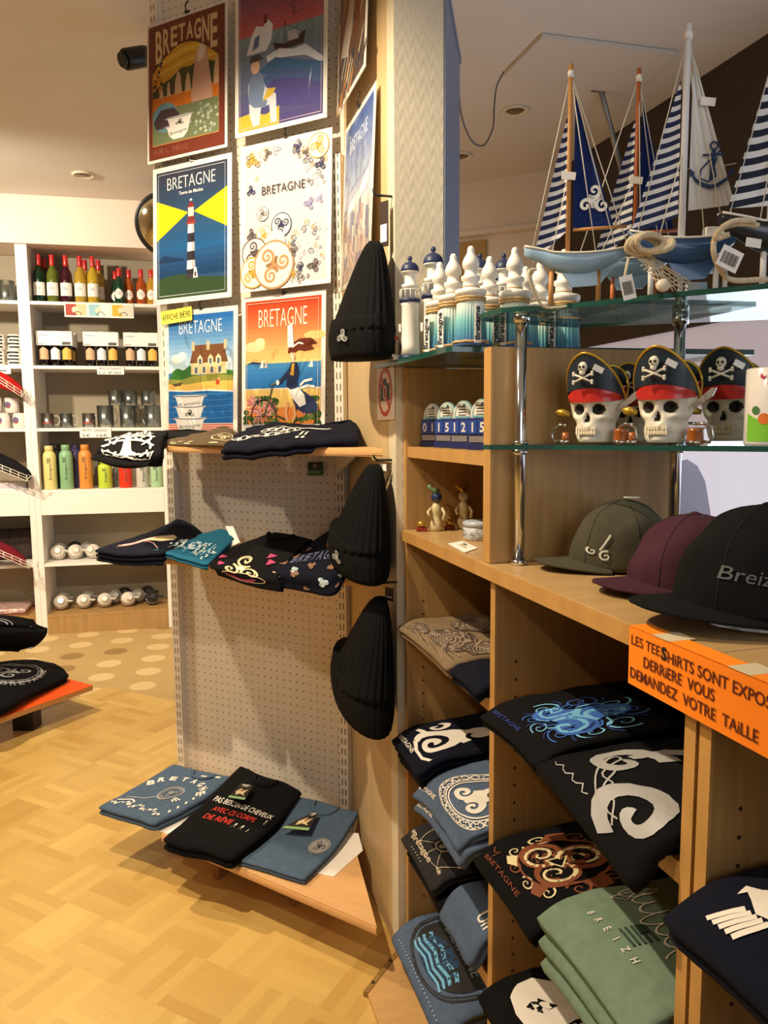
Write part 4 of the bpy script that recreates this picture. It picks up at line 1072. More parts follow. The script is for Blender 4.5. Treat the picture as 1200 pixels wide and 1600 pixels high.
def dr1(a):
    band(a, .24, .82, (196, 110, 30), (232, 190, 60), 8, .05, .93)
    for k in range(7): a.stroke([(.06, .62+.035*k), (.5, .68+.04*k), (.93, .66+.05*k)], .012, C(206, 136, 36) if k % 2 else C(240, 206, 90))
    a.poly([(.05, .50), (.16, .55), (.30, .58), (.44, .64), (.56, .63), (.70, .66), (.93, .60), (.93, .42), (.05, .44)], C(74, 76, 40))
    a.rect(.05, .36, .93, .46, C(212, 120, 34))
    for x, w, h in ((.17, .06, .10), (.27, .05, .11), (.40, .10, .17), (.53, .08, .14), (.90, .08, .20)): a.poly([(x-w*.5, .45), (x-w*.42, .45+h*.6), (x-w*.08, .45+h), (x+w*.25, .45+h*.85), (x+w*.5, .45)], C(218, 182, 146))
    a.poly([(.57, .40), (.60, .58), (.64, .72), (.70, .78), (.77, .74), (.80, .60), (.85, .40), (.84, .34), (.58, .34)], C(206, 164, 144)); a.poly([(.64, .70), (.70, .78), (.76, .74), (.74, .66), (.66, .64)], C(232, 212, 196))
    a.poly([(.05, .36), (.93, .36), (.93, .10), (.05, .10)], C(120, 130, 96)); a.disc(.22, .30, .17, C(112, 156, 172), 20, .11); a.poly([(.06, .28), (.16, .36), (.34, .36), (.42, .30), (.34, .22), (.10, .22)], C(74, 58, 66))
    for i in range(30):
        a.disc(.60+.33*random.random(), .12+.22*random.random(), .02, C(150, 168, 150) if i % 2 else C(190, 196, 180), 7, .013)
    for i in range(24): a.disc(.06+.13*random.random(), .50+.22*random.random(), .017, C(50, 44, 26) if i % 2 else C(196, 130, 40), 7, .012)
    bowl(a, .40, .12, .34, .11, 'Bretagne'); bowl(a, .42, .19, .36, .10, None, True)
    # brown surround with an arched opening
    BR = C(116, 52, 38); n = 16
    arch = [(.05+.88*i/n, .60+.22*math.sin(PI*(.08+.84*i/n))) for i in range(n+1)]
    for i in range(n): a.poly([arch[i], arch[i+1], (arch[i+1][0], 1), (arch[i][0], 1)], BR)
    a.rect(0, 0, .05, 1, BR); a.rect(.93, 0, 1, 1, BR); a.rect(0, 0, 1, .10, BR)
    a.stroke(arch, .012, C(80, 36, 30)); a.stroke([(.05, .62), (.05, .10), (.93, .10), (.93, .62)], .006, C(214, 150, 70))
    let = 'BRETAGNE'
    for i, ch in enumerate(let):
        x = .09+.83*(i+.5)/8; yb = .625+.21*math.sin(PI*(.10+.80*(i+.5)/8)); hh = .955-yb
        vs, fs, x0, x1, y0, y1 = text_tris(ch, .025); a.push(x-.045, yb); a.raw([((v[0]-x0)/(x1-x0)*.09, v[1]/y1*hh) for v in vs], fs, CRM); a.pop()
    a.text('SUR L', .07, .035, .036, C(150, 92, 74), w=.20); a.text('MILLE', .33, .035, .036, C(150, 92, 74), w=.2)
def thin_title(a, y, h=.075, c=WHT, w=.62): a.text('BRETAGNE', .5, y, h*1.15, c, -.012, w, 'c')
def dr2(a):
    band(a, .62, 1.0, (196, 92, 96), (96, 62, 104), 10); band(a, .0, .62, (70, 64, 120), (130, 150, 160), 10)
    thin_title(a, .88, .085); a.text('Terre de Marins', .5, .835, .024, WHT, .01, .34, 'c')
    a.poly([(.10, .50), (.16, .62), (.22, .68), (.30, .66), (.36, .70), (.42, .66), (.40, .56), (.34, .50)], C(226, 226, 232)); a.poly([(.17, .52), (.2, .6), (.26, .62), (.25, .54)], C(92, 112, 146)); a.rect(.31, .68, .35, .74, C(120, 40, 50))
    for i in range(14):
        x, y = .62+.3*random.random(), .68+.14*random.random(); a.stroke([(x-.02, y+.012), (x, y), (x+.02, y+.014)], .005, C(70, 44, 70))
    a.poly([(.42, .54), (.46, .47), (.78, .48), (.80, .56), (.72, .54), (.55, .51)], C(60, 34, 42)); a.rect(.60, .52, .72, .58, C(190, 186, 190)); a.stroke([(.56, .5), (.56, .66)], .008, C(60, 40, 50)); a.stroke([(.70, .55), (.70, .62)], .006, C(60, 40, 50)); a.stroke([(.44, .54), (.56, .64), (.78, .55)], .004, C(80, 60, 70))
    a.poly([(.34, .46), (.50, .49), (.66, .46), (.80, .47), (1, .36), (1, .32), (.8, .40), (.6, .42), (.42, .43), (.36, .42)], C(216, 220, 226))
    for k in range(4): a.poly([(.2, .36-.07*k), (.45, .44-.07*k), (.8, .37-.06*k), (1, .33-.07*k), (1, .27-.07*k), (.6, .32-.07*k)], C(58+8*k, 98-8*k, 140-4*k) if k < 2 else C(72, 66, 130))
    a.poly([(0, .10), (.14, .11), (.34, .08), (.5, .12), (.5, 0), (0, 0)], C(196, 172, 60)); 
    a.poly([(.14, .10), (.12, .30), (.18, .36), (.28, .36), (.34, .26), (.46, .20), (.47, .02), (.40, .02), (.38, .14), (.28, .13), (.26, .02), (.18, .02)], C(206, 208, 216))
    a.poly([(.13, .18), (.13, .32), (.19, .37), (.27, .37), (.33, .28), (.30, .19), (.36, .17), (.34, .13), (.2, .14)], C(112, 130, 160)); a.disc(.21, .41, .055, C(222, 178, 152), 16, .045); a.poly([(.14, .44), (.15, .485), (.26, .49), (.30, .45)], C(72, 66, 70)); a.poly([(.30, .17), (.42, .20), (.46, .24), (.36, .25)], C(206, 170, 60))
    a.frame(.02, .015, .98, .985, .005, C(226, 200, 210))
def dr3(a):
    band(a, .36, 1.0, (34, 92, 142), (52, 56, 72), 12); band(a, .16, .36, (26, 62, 104), (36, 84, 132), 4); a.poly([(0, .14), (.1, .17), (.4, .18), (.6, .15), (1, .12), (1, 0), (0, 0)], C(52, 76, 48)); a.poly([(0, .30), (.1, .34), (.2, .33), (.3, .31), (.4, .30), (.4, .28), (0, .28)], C(24, 56, 94))
    a.poly([(.46, .655), (0, .78), (0, .46)], C(218, 196, 30)); a.poly([(.54, .655), (1, .80), (1, .50)], C(218, 196, 30))
    for k, c in enumerate(((52, 50, 60), (226, 226, 232), (52, 50, 60), (226, 226, 232), (52, 50, 60), (226, 226, 232))):
        y = .14+.07*k; w0 = .105-.006*k; a.poly([(.5-w0*.62, y), (.5+w0*.62, y), (.5+w0*.56, y+.071), (.5-w0*.56, y+.071)], C(*c)); a.poly([(.5+w0*.1, y), (.5+w0*.62, y), (.5+w0*.56, y+.071), (.5+w0*.1, y+.071)], C(*[int(v*.8) for v in c]))
    a.rect(.435, .56, .565, .58, C(150, 60, 50)); a.rect(.45, .58, .55, .62, C(120, 50, 46)); a.rect(.46, .62, .54, .69, C(206, 200, 190)); a.poly([(.45, .69), (.55, .69), (.52, .73), (.48, .73)], C(130, 46, 44)); a.rect(.485, .74, .515, .755, WHT); a.poly([(.42, .14), (.62, .14), (.60, .16), (.44, .17)], C(60, 60, 72)); a.poly([(.53, .14), (.60, .14), (.575, .22), (.545, .22)], WHT); a.rect(.55, .15, .575, .185, C(50, 50, 60))
    thin_title(a, .85, .085, WHT, .68); a.text('Terre de Marins', .5, .80, .026, WHT, .012, .34, 'c'); a.frame(.03, .02, .97, .98, .005, C(206, 210, 220))
def dr4(a):
    G = C(196, 156, 66); N_ = C(56, 58, 92); B_ = C(96, 84, 84); L_ = C(196, 190, 204)
    def tr(x, y, r, c, rg=True, rot=1.57, bg=None):
        a.push(x, y, 0, r*1.12, r*1.12*.72)
        if bg: a.disc(0, 0, 1.1, bg, 26)
        a.triskele(0, 0, 1.0, c, .16, rot, 1.7, 1, .09 if rg else None); a.pop()
    rnd = random.Random(4)
    for i in range(260):
        x, y = rnd.random(), rnd.random()
        d = min(math.hypot(x-.1, y-.05), math.hypot(x-.95, y-1), math.hypot(x-.05, y-1)+.12, math.hypot(x-.8, y-.12)+.05)
        if d < .36: a.push(x, y, 0, 1, .72); a.spiral(0, 0, .020+.018*rnd.random(), 1.6, rnd.random()*6, .007, (N_, B_, G, L_)[rnd.randrange(4)]); a.pop()
    for x, y, r, c, rg in ((.10, .92, .085, G, 0), (.90, .93, .10, G, 1), (.93, .80, .07, N_, 0), (.09, .70, .062, N_, 0), (.40, .965, .06, L_, 0), (.30, .95, .05, B_, 0), (.66, .95, .06, N_, 0), (.76, .90, .05, B_, 0),
                            (.24, .52, .06, B_, 1), (.47, .42, .10, N_, 1), (.10, .38, .07, B_, 0), (.26, .36, .08, G, 1), (.40, .30, .10, L_, 1), (.14, .24, .13, B_, 1), (.12, .10, .13, G, 1), (.38, .14, .20, C(176, 138, 96), 1), (.80, .54, .07, C(150, 148, 190), 0), (.92, .56, .05, C(150, 148, 190), 0), (.62, .22, .06, B_, 0), (.86, .10, .075, B_, 0), (.70, .10, .05, N_, 0), (.62, .06, .05, G, 0)):
        tr(x, y, r, c, rg, 1.57+x*2, C(222, 214, 206) if rg else None)
    a.text('BRETTGNE', .49, .655, .062, C(84, 76, 76), .0, .50, 'c') if False else a.text('BRETAGNE', .49, .655, .062, C(84, 76, 76), .0, .52, 'c')
def dr5(a):
    band(a, .52, 1., (206, 226, 236), (36, 104, 176), 12); a.disc(.14, .64, .10, WHT, 16, .04); a.disc(.22, .66, .07, WHT, 14, .035); a.disc(.9, .60, .08, C(230, 236, 240), 14, .03)
    thin_title(a, .845, .095, WHT, .66)
    a.poly([(.0, .44), (.06, .53), (.14, .56), (.24, .54), (.34, .58), (.44, .54), (.48, .44)], C(58, 116, 54)); a.poly([(.7, .46), (.8, .54), (1, .52), (1, .42), (.7, .42)], C(70, 122, 58))
    a.rect(.36, .50, .90, .60, C(232, 210, 160)); a.poly([(.34, .595), (.40, .745), (.86, .745), (.92, .595)], C(122, 80, 50)); 
    for x in (.37, .60, .86): a.rect(x, .70, x+.045, .775, C(214, 190, 150))
    for x in (.50, .66, .78): a.poly([(x-.04, .58), (x-.04, .635), (x, .665), (x+.04, .635), (x+.04, .58)], C(236, 220, 180)); a.rect(x-.017, .585, x+.017, .63, C(74, 96, 130))
    for x in (.44, .56, .68, .80): a.rect(x-.02, .51, x+.02, .56, C(82, 104, 140)); 
    a.poly([(0, .47), (.2, .46), (.4, .49), (.7, .50), (1, .48), (1, .43), (0, .42)], C(150, 150, 70)); a.poly([(0, .43), (.3, .42), (.6, .44), (1, .44), (1, .35), (.6, .37), (.3, .36), (0, .38)], C(230, 190, 96))
    a.poly([(0, .38), (.3, .365), (.6, .37), (1, .355), (1, .09), (0, .09)], C(32, 106, 176)); a.stroke([(0, .375), (.3, .362), (.6, .368), (1, .352)], .014, WHT)
    for k in range(5): a.stroke([(.0, .33-.05*k), (.35, .345-.05*k), (.7, .33-.05*k), (1, .34-.05*k)], .006, C(70, 140, 200))
    a.poly([(.05, .43), (.10, .405), (.2, .41), (.23, .44), (.1, .43)], C(96, 72, 60)); a.disc(.77, .43, .03, C(190, 70, 50), 10, .025); a.disc(.79, .455, .016, C(222, 170, 130), 10, .012)
    for k in range(5): a.rect(0, .018*k, 1, .018*k+.009, C(216, 88, 62)); a.rect(0, .018*k+.009, 1, .018*k+.018, C(240, 214, 196))
    bowl(a, .34, .19, .50, .14, 'Kenavo'); bowl(a, .34, .105, .48, .135, None, True); bowl(a, .34, .0, .50, .14, 'Bretagne')
def dr6(a):
    band(a, .52, 1., (248, 204, 130), (188, 62, 30), 14); a.disc(.13, .66, .14, C(248, 206, 160), 18, .04); a.disc(.2, .69, .07, C(250, 214, 170), 14, .035); a.disc(.92, .72, .14, C(246, 196, 130), 18, .03)
    thin_title(a, .80, .12, C(244, 232, 216), .64); a.text('BRETAGNE', .5, .80, .001, WHT) if False else None
    band(a, .34, .53, (40, 110, 176), (62, 134, 190), 5); a.poly([(0, .53), (.1, .55), (.2, .54), (.3, .53)], C(44, 66, 100)); a.poly([(.2, .50), (.24, .57), (.25, .50)], WHT); a.poly([(.26, .50), (.29, .56), (.3, .5)], C(232, 200, 190)); a.poly([(.84, .49), (.89, .55), (.90, .49)], WHT); a.rect(0, .335, 1, .345, WHT)
    a.poly([(0, .34), (1, .335), (1, .2), (0, .2)], C(234, 200, 120))
    rnd = random.Random(2)
    for i in range(60):
        x = rnd.choice((rnd.uniform(0, .45), rnd.uniform(.66, 1))); a.disc(x, rnd.uniform(.08, .27), .04, C(*rnd.choice(((66, 96, 46), (92, 120, 60), (50, 80, 40)))), 8, .022)
    for cx, cy, rr in ((.20, .17, .15), (.34, .20, .09), (.84, .20, .10), (.10, .24, .08)):
        for i in range(22):
            th = rnd.random()*6.28; a.stroke([(cx, cy), (cx+rr*math.cos(th), cy+rr*.7*math.sin(th))], .008, C(*rnd.choice(((232, 150, 150), (240, 190, 180), (214, 110, 120)))))
    a.rect(0, 0, 1, .075, C(206, 206, 206))
    K_ = C(50, 46, 40)
    a.push(0, 0, 0, 1, .72); a.ring(.26, .19, .17, .014, K_, 30); a.ring(.80, .17, .14, .012, K_, 30)
    for k in range(10): a.stroke([(.26, .19), (.26+.17*math.cos(k*.628), .19+.17*math.sin(k*.628))], .004, K_)
    a.pop()
    a.stroke([(.26, .137), (.33, .24), (.38, .36)], .016, C(80, 84, 60)); a.stroke([(.34, .24), (.44, .14), (.60, .10), (.78, .12)], .014, C(80, 84, 60)); a.stroke([(.36, .37), (.44, .385)], .014, C(110, 110, 110)); a.disc(.60, .09, .03, C(206, 160, 50), 12, .022)
    a.poly([(.60, .34), (.76, .33), (.92, .26), (.99, .18), (.9, .155), (.78, .16), (.68, .20)], C(44, 56, 92)); a.poly([(.58, .34), (.72, .345), (.80, .29), (.82, .22), (.74, .20), (.64, .27)], C(236, 232, 226)); a.stroke([(.74, .36), (.80, .39), (.90, .40)], .02, WHT); a.stroke([(.75, .34), (.84, .355), (.93, .345)], .018, WHT)
    a.poly([(.56, .36), (.58, .47), (.63, .53), (.70, .53), (.73, .47), (.70, .34), (.62, .33)], C(40, 50, 84)); a.poly([(.61, .44), (.64, .52), (.67, .52), (.66, .43)], C(226, 176, 60)); a.stroke([(.62, .48), (.50, .40), (.44, .38)], .036, C(40, 50, 84)); a.disc(.45, .385, .022, WHT, 10, .02)
    a.stroke([(.58, .24), (.56, .16), (.58, .10)], .035, C(226, 170, 120)); a.stroke([(.66, .22), (.68, .14), (.64, .09)], .035, C(226, 170, 120))
    a.disc(.645, .575, .035, C(226, 178, 140), 14, .032); a.poly([(.58, .60), (.60, .66), (.74, .70), (.88, .70), (.96, .66), (.88, .655), (.92, .62), (.80, .61), (.72, .62), (.66, .60)], C(104, 44, 30)); a.poly([(.58, .64), (.575, .80), (.64, .80), (.66, .64)], C(244, 240, 232)); a.stroke([(.64, .64), (.72, .67), (.78, .66)], .012, WHT); a.stroke([(.62, .60), (.66, .53)], .012, WHT)
    a.frame(.03, .02, .97, .98, .005, C(240, 214, 190))
nB = BN
def pos_on_board(t, z, o_=.034): return BT(t, o_, z)
poster('brown poster of standing stones under an arched sunset, top left', pos_on_board(-.052, 2.122), BD, Z, nB, .318, .415, C(116, 52, 38), dr1, .009, 1.)
poster('purple and teal poster of a fishing boat and a seated sailor, top centre', pos_on_board(.298, 2.138, .036), BD, Z, nB, .316, .44, C(120, 130, 160), dr2, .013, 1.)
poster('night-blue poster of a striped lighthouse with two yellow beams', pos_on_board(-.050, 1.692), BD, Z, nB, .316, .420, C(44, 80, 120), dr3, .016, 1.)
poster('pale grey poster covered with gold and navy spirals', pos_on_board(.302, 1.700, .036), BD, Z, nB, .316, .418, C(204, 198, 198), dr4, .014, 1.)
poster('bright blue beach poster with a thatched house and three stacked bowls', pos_on_board(-.022, 1.268), BD, Z, nB, .295, .402, C(60, 120, 186), dr5, .016, 1.)
poster('orange sunset poster of a woman riding a bicycle by the sea', pos_on_board(.292, 1.268, .036), BD, Z, nB, .298, .420, C(230, 140, 70), dr6, .014, 1.)
# yellow price note
o = thing('price_note', 'yellow handwritten note reading AFFICHE 8€90 over the beach poster', 'note', BO(250, 505, .046))
a_, b_, d_ = BO(252, 508, .047), BO(300, 500, .047), BO(251, 487, .047)
q = mb(mat('yellow_note', (226, 212, 84), .6)); v = [a_, b_, d_+(b_-a_), d_]; F = [q.V(p) for p in v]; G = [q.V(p-BN*.0015) for p in v]; q.F(F); q.F(list(reversed(G)))
for i in range(4): q.F([F[i], G[i], G[(i+1) % 4], F[(i+1) % 4]])
q.build('paper', o); a = Art(); a.text('AFFICHE', .04, .28, .42, C(70, 78, 40), .0, .52); a.text('8€90', .62, .28, .46, C(70, 78, 40), .0, .34); a.put('print', o, flat(a_, b_-a_, d_-a_, BN), .0006)
# posters on the veneered side wall
SN = -NX
def dr7(a):
    rnd = random.Random(8); band(a, .0, 1., (92, 74, 62), (196, 120, 50), 10)
    for i in range(60): 
        x, y = rnd.random(), rnd.random(); a.stroke([(x-.08, y-.05), (x, y), (x+.08, y+.06)], .03, C(*rnd.choice(((52, 66, 100), (210, 150, 70), (150, 86, 40), (206, 190, 160), (70, 60, 70), (226, 150, 50)))))
    a.poly([(.1, .30), (.3, .48), (.55, .60), (.6, .45), (.4, .22)], C(214, 202, 190))
def dr8(a):
    band(a, .45, 1., (190, 192, 206), (66, 92, 156), 10); band(a, .0, .45, (196, 176, 160), (206, 200, 200), 6); a.text('BRETAGNE', .5, .82, .085, C(214, 220, 232), 0, .66, 'c'); rnd = random.Random(5)
    for i in range(46):
        x, y = rnd.uniform(.05, .95), rnd.uniform(.04, .46); a.poly([(x-.05, y-.05), (x+.04, y-.06), (x+.05, y+.03), (x-.03, y+.05)], C(*rnd.choice(((150, 130, 150), (222, 206, 190), (186, 146, 130), (120, 116, 150), (206, 170, 150)))))
    a.poly([(.05, .42), (.3, .50), (.6, .52), (.95, .60), (.95, .50), (.5, .44)], C(236, 232, 230)); a.poly([(.1, .56), (.4, .66), (.9, .64), (.9, .60), (.4, .58)], C(150, 166, 196))
poster('orange and blue painterly poster at the top of the veneered side wall', CS(-.430, -.030, 2.132), AX, Z, SN, .300, .42, C(150, 100, 60), dr7, .012, 1.)
poster('pale blue and lilac harbour poster on the veneered side wall', CS(-.412, -.030, 1.668), AX, Z, SN, .305, .425, C(180, 186, 206), dr8, .014, 1.)
# no photographs sign
o = thing('prohibition_sign', 'white sign with a crossed-out camera in a red ring, left of the beech box', 'sign', CS(-.150, -.022, 1.318))
q = mb(mat('sign_white', (240, 226, 214), .4)); q.at(P0, RZ_C); q.box(-.150, -.008, -.0215, -.019, 1.318, 1.448); q.build('plate', o)
a = Art(); RDm = C(206, 70, 44); a.poly([(.033, .045), (.033, .085), (.055, .085), (.060, .097), (.082, .097), (.087, .085), (.109, .085), (.109, .045)], C(38, 34, 32)); a.disc(.071, .064, .017, C(226, 214, 200), 20); a.disc(.071, .064, .011, C(38, 34, 32), 16); a.ring(.071, .065, .052, .010, RDm, 40); a.stroke([(.035, .102), (.107, .028)], .010, RDm)
a.put('print', o, flat(CS(-.150, -.0216, 1.318), AX, Z, SN), .0005)

# ================================================================== beanies hanging on the side wall
WOOL = cloth('wool_black', (14, 14, 15), .2)
def beanie(label, s, ztop, zbot, w, hookz, rz=0., sw=0., emb=True, lean=0., tilt=-.015):
    h = ztop-zbot; n0 = -.088
    o = thing('knitted_beanie', label, 'hat', CS(s, n0, zbot), RZ_C, 'black knitted beanies')
    q = mb(WOOL)
    def body(u, v):
        th = 2*PI*u; zz = h*(.20+.80*v)
        prof = (1-v)**.62*(1-.12*v)+.03*(1-v)
        rx = w/2*(.05+.98*prof); ry = .012+.054*prof
        rib = 1+.022*math.cos(th*26)*(1 if v < .93 else .3)
        return Vector((rx*rib*math.cos(th)+sw*(1-v)*.5+lean*v*h, ry*rib*math.sin(th)+.028*v, zz))
    q.grid(body, 104, 22, cu=True); bmesh.ops.holes_fill(q.bm, edges=[e for e in q.bm.edges if e.is_boundary])
    q.build('crown', o, world=False)
    q = mb(WOOL)
    def cuff(u, v):
        th = 2*PI*u; k = math.sin(PI*v)
        rx = w/2*(1.04+.05*k-.06*v); ry = .062+.006*k; rib = 1+.012*math.cos(th*30)
        return Vector((rx*rib*math.cos(th)+sw*.5, ry*rib*math.sin(th), h*(.0+.34*v)+tilt*math.cos(th)))
    q.grid(cuff, 90, 8, cu=True); bmesh.ops.holes_fill(q.bm, edges=[e for e in q.bm.edges if e.is_boundary]); cf = q.build('cuff', o, world=False)
    if emb:
        a = Art(); a.triskele(0, 0, .019, PG, .0042); 
        a.put('embroidery', cf, lambda u, v: ((lambda th: Vector((w/2*1.09*math.cos(th)+sw*.5, .0705*math.sin(th), h*.17+v+tilt*math.cos(th))))(-PI/2+emb*.62+u/.085), Vector((math.cos(-PI/2+emb*.62)*.5, math.sin(-PI/2+emb*.62), 0)).normalized()), .002, world=False)
    q = mb(mat('tag_card', (54, 40, 34), .5)); zt = hookz-zbot
    q.at((lean*h, .052, 0), .5); q.box(-.013, .013, -.002, 0, h*.96, zt-.012); q.use(PAPER).box(-.010, .010, -.0032, -.002, h*.96+.01, h*.96+(zt-.03-h*.96)*.6); q.at(); q.build('hang_tag', o, world=False)
    q = mb(mat('hook_dark', (50, 60, 50), .35, .7)); q.tube([(lean*h, .0703, zt), (lean*h, .035, zt), (lean*h, .028, zt+.006), (lean*h, .026, zt+.013)], .0028, 8); q.build('hook', o, world=False)
    return o
beanie('topmost black beanie with grey triskele on its cuff, beside the lilac poster', -.045, 1.715, 1.456, .290, 1.815, 0, .0, .85, .08, -.006)
beanie('middle black beanie, hanging level with the middle pegboard shelf', -.090, 1.215, .968,   .280, 1.224, 0, -.0, .6, .20, -.022)
beanie('lowest black beanie without visible emblem, below the middle shelf', -.075, .908, .630, .310, .940, 0, -.0, 0., .26, -.030)

# ================================================================== shirts on the pegboard shelves
def fabr(nm, label, rows, c, th, layers, seed, group=None, wr=.003, nu=30, nv=22, off=0.):
    g = Garment(rows, wr, seed); g.build('hoodie' if nm == 'h' else 'tee_shirt', label, 'shirt', c, group, th, layers, nu, nv, off); return g
# --- top shelf
CLAMP[0] = clamp_board([(-.01, .0), (.12, .215), (.94, .345), (.64, .0)], 1.252, .068)
g = fabr('t', 'black shirt lying behind the khaki shirts on the top pegboard shelf', [[BO(262, 673, .05), BO(300, 671, .05), BO(340, 672, .04)], [BO(250, 680, .15), BO(300, 681, .14), BO(345, 680, .14)]], BLK, .016, 1, 11)
g = fabr('t', 'black t-shirt with white tree of life drooping off the left end of the top shelf',
    [[BO(186, 679, .16), BO(214, 675, .15), BO(258, 673, .12)], [BO(160, 689, .25), BO(200, 687, .27), BO(250, 683, .25)], [BO(153, 703, .30), BO(198, 712, .34), BO(245, 708, .33)], [BO(156, 711, .30), BO(200, 722, .335), BO(242, 726, .33)]], BLK, .028, 2, 1)
a = Art(); T_ = PW
a.poly([(.42, .52), (.46, .30), (.40, .16), (.44, .14), (.50, .26), (.56, .12), (.60, .14), (.555, .30), (.57, .52), (.66, .72), (.54, .64), (.50, .74), (.45, .64), (.34, .72)], T_)
for sx in (-1, 1):
    for (x0, y0, x1, y1, x2, y2) in ((.5, .28, .66, .12, .86, .16), (.5, .30, .7, .22, .93, .34), (.52, .2, .6, .06, .74, .04), (.52, .36, .74, .36, .94, .52), (.54, .66, .72, .70, .92, .64), (.5, .7, .7, .84, .9, .86)):
        p = [((1-t)**2*x0+2*t*(1-t)*x1+t*t*x2, (1-t)**2*y0+2*t*(1-t)*y1+t*t*y2) for t in [k/8 for k in range(9)]]
        p = [(.5+sx*(x-.5), y) for x, y in p]
        a.stroke(p, [.045-.003*k for k in range(9)], T_)
        for k in (3, 5, 7):
            x, y = p[k]; a.push(x, y, .9*sx+k, .05, .022); a.disc(0.9, 0, 1, T_, 10); a.disc(-.6, 1.5, .8, T_, 10); a.pop()
a.stroke([(.08, .62), (.12, .80), (.3, .84), (.5, .86), (.72, .85), (.9, .82), (.94, .62)], .025, T_)
g.print(a)
KR = [[BO(258, 683, .09), BO(320, 673, .07), BO(358, 667, .05), BO(376, 678, .04)], [BO(248, 689, .16), BO(300, 683, .18), BO(345, 680, .20), BO(372, 684, .18)], [BO(248, 695, .19), BO(300, 694, .23), BO(350, 693, .27), BO(364, 694, .27)]]
for k, lab in enumerate(('upper khaki shirt with cream print folded on the top pegboard shelf', 'lower khaki shirt of the folded pair on the top pegboard shelf')):
    rr = [[p-Z*.0165*k for p in r] for r in KR]
    g = fabr('t', lab, rr, KHA, .014, 1, 21+k, 'khaki shirts on the top shelf')
    a = Art(); 
    for x, w in ((.12, .06), (.26, .05), (.50, .09), (.72, .04), (.86, .06)): a.rect(x, .93, x+w, .99, PCR)
    if k == 0:
        a.push(.72, .62, .4, .16, .2); a.ring(0, 0, 1, .1, PCR); a.triskele(0, 0, .9, PCR, .1); a.pop()
        for x in (.12, .2, .3): a.stroke([(x, .86), (x+.05, .8)], .02, PCR)
    g.print(a, eps=.002)
g = fabr('h', 'navy hooded sweatshirt with white lettering on the top pegboard shelf',
    [[BO(388, 669, .06), BO(437, 659, .06), BO(500, 664, .06), BO(547, 655, .04)], [BO(366, 682, .18), BO(420, 674, .20), BO(490, 672, .20), BO(554, 668, .14)], [BO(349, 700, .34), BO(405, 697, .36), BO(470, 691, .34), BO(555, 686, .26)]], NVY, .032, 2, 33, None, .006)
a = Art(); 
for k, x in enumerate((.06, .14, .22, .30, .38, .46)):
    a.push(x, .70-.02*k, .3, 1, 1); a.ring(0, 0, .030, .016, PW, 12, .05); a.stroke([(.03, -.05), (.05, .05), (.075, .03)], .016, PW); a.pop()
for k, x in enumerate((.30, .36, .42, .50)): a.push(x, .48, .3); a.ring(0, 0, .025, .014, PW, 12, .05); a.stroke([(.02, .05), (.05, -.06)], .013, PW); a.pop()
for x in (.60, .64): a.rect(x, .58, x+.016, .76, PW); a.disc(x+.004, .82, .014, PW, 10, .026)
a.stroke([(.36, .36), (.5, .40), (.66, .42), (.80, .44)], .02, PW)
g.print(a)
# --- middle shelf
CLAMP[0] = clamp_board([(-.01, .0), (.20, .335), (.94, .365), (.64, .0)], .943, .034)
g = fabr('t', 'navy shirt with pink and cream blossom print, left end of the middle shelf',
    [[BO(262, 824, .05), BO(276, 812, .05), BO(296, 818, .05), BO(316, 832, .05)], [BO(206, 840, .20), BO(232, 836, .20), BO(262, 838, .20), BO(296, 845, .20)], [BO(153, 857, .33), BO(182, 862, .35), BO(214, 863, .36), BO(250, 862, .36)]], NVY, .040, 3, 41)
PPK = mat('print_pink', (224, 166, 166), .7)
a = Art()
for k in range(5): a.stroke([(.62, .52), (.52-.03*k, .66), (.40-.05*k, .78+.02*k), (.22+.02*k, .90-.03*k)], [.012, .02, .012, .006], (PPK, PCR)[k % 2])
a.poly([(.50, .58), (.72, .44), (.80, .48), (.82, .58), (.70, .66), (.55, .68)], PCR); a.stroke([(.5, .7), (.66, .74), (.84, .86)], .010, PPK); a.stroke([(.2, .86), (.36, .74), (.5, .70)], .02, PPK); a.disc(.52, .70, .03, mat('print_rose', (206, 110, 120), .7), 12)
g.print(a)
g = fabr('t', 'teal shirt with pale blossom print on the middle pegboard shelf',
    [[BO(332, 829, .05), BO(348, 826, .05), BO(366, 836, .05)], [BO(278, 845, .19), BO(312, 844, .19), BO(352, 852, .19)], [BO(243, 858, .33), BO(280, 868, .35), BO(322, 880, .36)]], TEAL, .020, 2, 43)
a = Art(); rnd = random.Random(3); LB = mat('print_paleblue', (190, 216, 220), .7)
for k in range(60):
    x = .12+.86*rnd.random(); y = .60+.36*rnd.random()*(.5+.5*x)
    for j in range(4): th = rnd.random()*6.3; a.disc(x+.018*math.cos(th), y+.022*math.sin(th), .012, LB if rnd.random() < .75 else PW, 6, .016)
for k in range(5): a.stroke([(.2+.16*k, .94), (.24+.16*k, .80), (.22+.17*k, .62)], .008, LB)
g.print(a)
o = thing('swing_tag', 'white and clear swing tag standing up behind the teal shirt', 'tag', BO(362, 835, .04)); q = mb(PAPER); c0, c1, c2, c3 = BO(352, 822, .06), BO(364, 822, .06), BO(374, 846, .08), BO(364, 848, .09)
F = [q.V(p) for p in (c0, c1, c2, c3)]; G = [q.V(p-BN*.0015) for p in (c0, c1, c2, c3)]; q.F(F); q.F(list(reversed(G)))
for i in range(4): q.F([F[i], G[i], G[(i+1) % 4], F[(i+1) % 4]])
q.build('card', o); q = mb(PAPER)
c0, c1, c2, c3 = BO(338, 858, .16), BO(368, 846, .10), BO(376, 850, .10), BO(350, 862, .16); F = [q.V(p+Z*.006) for p in (c0, c1, c2, c3)]; G = [q.V(p+Z*.005) for p in (c0, c1, c2, c3)]; q.F(F); q.F(list(reversed(G)))
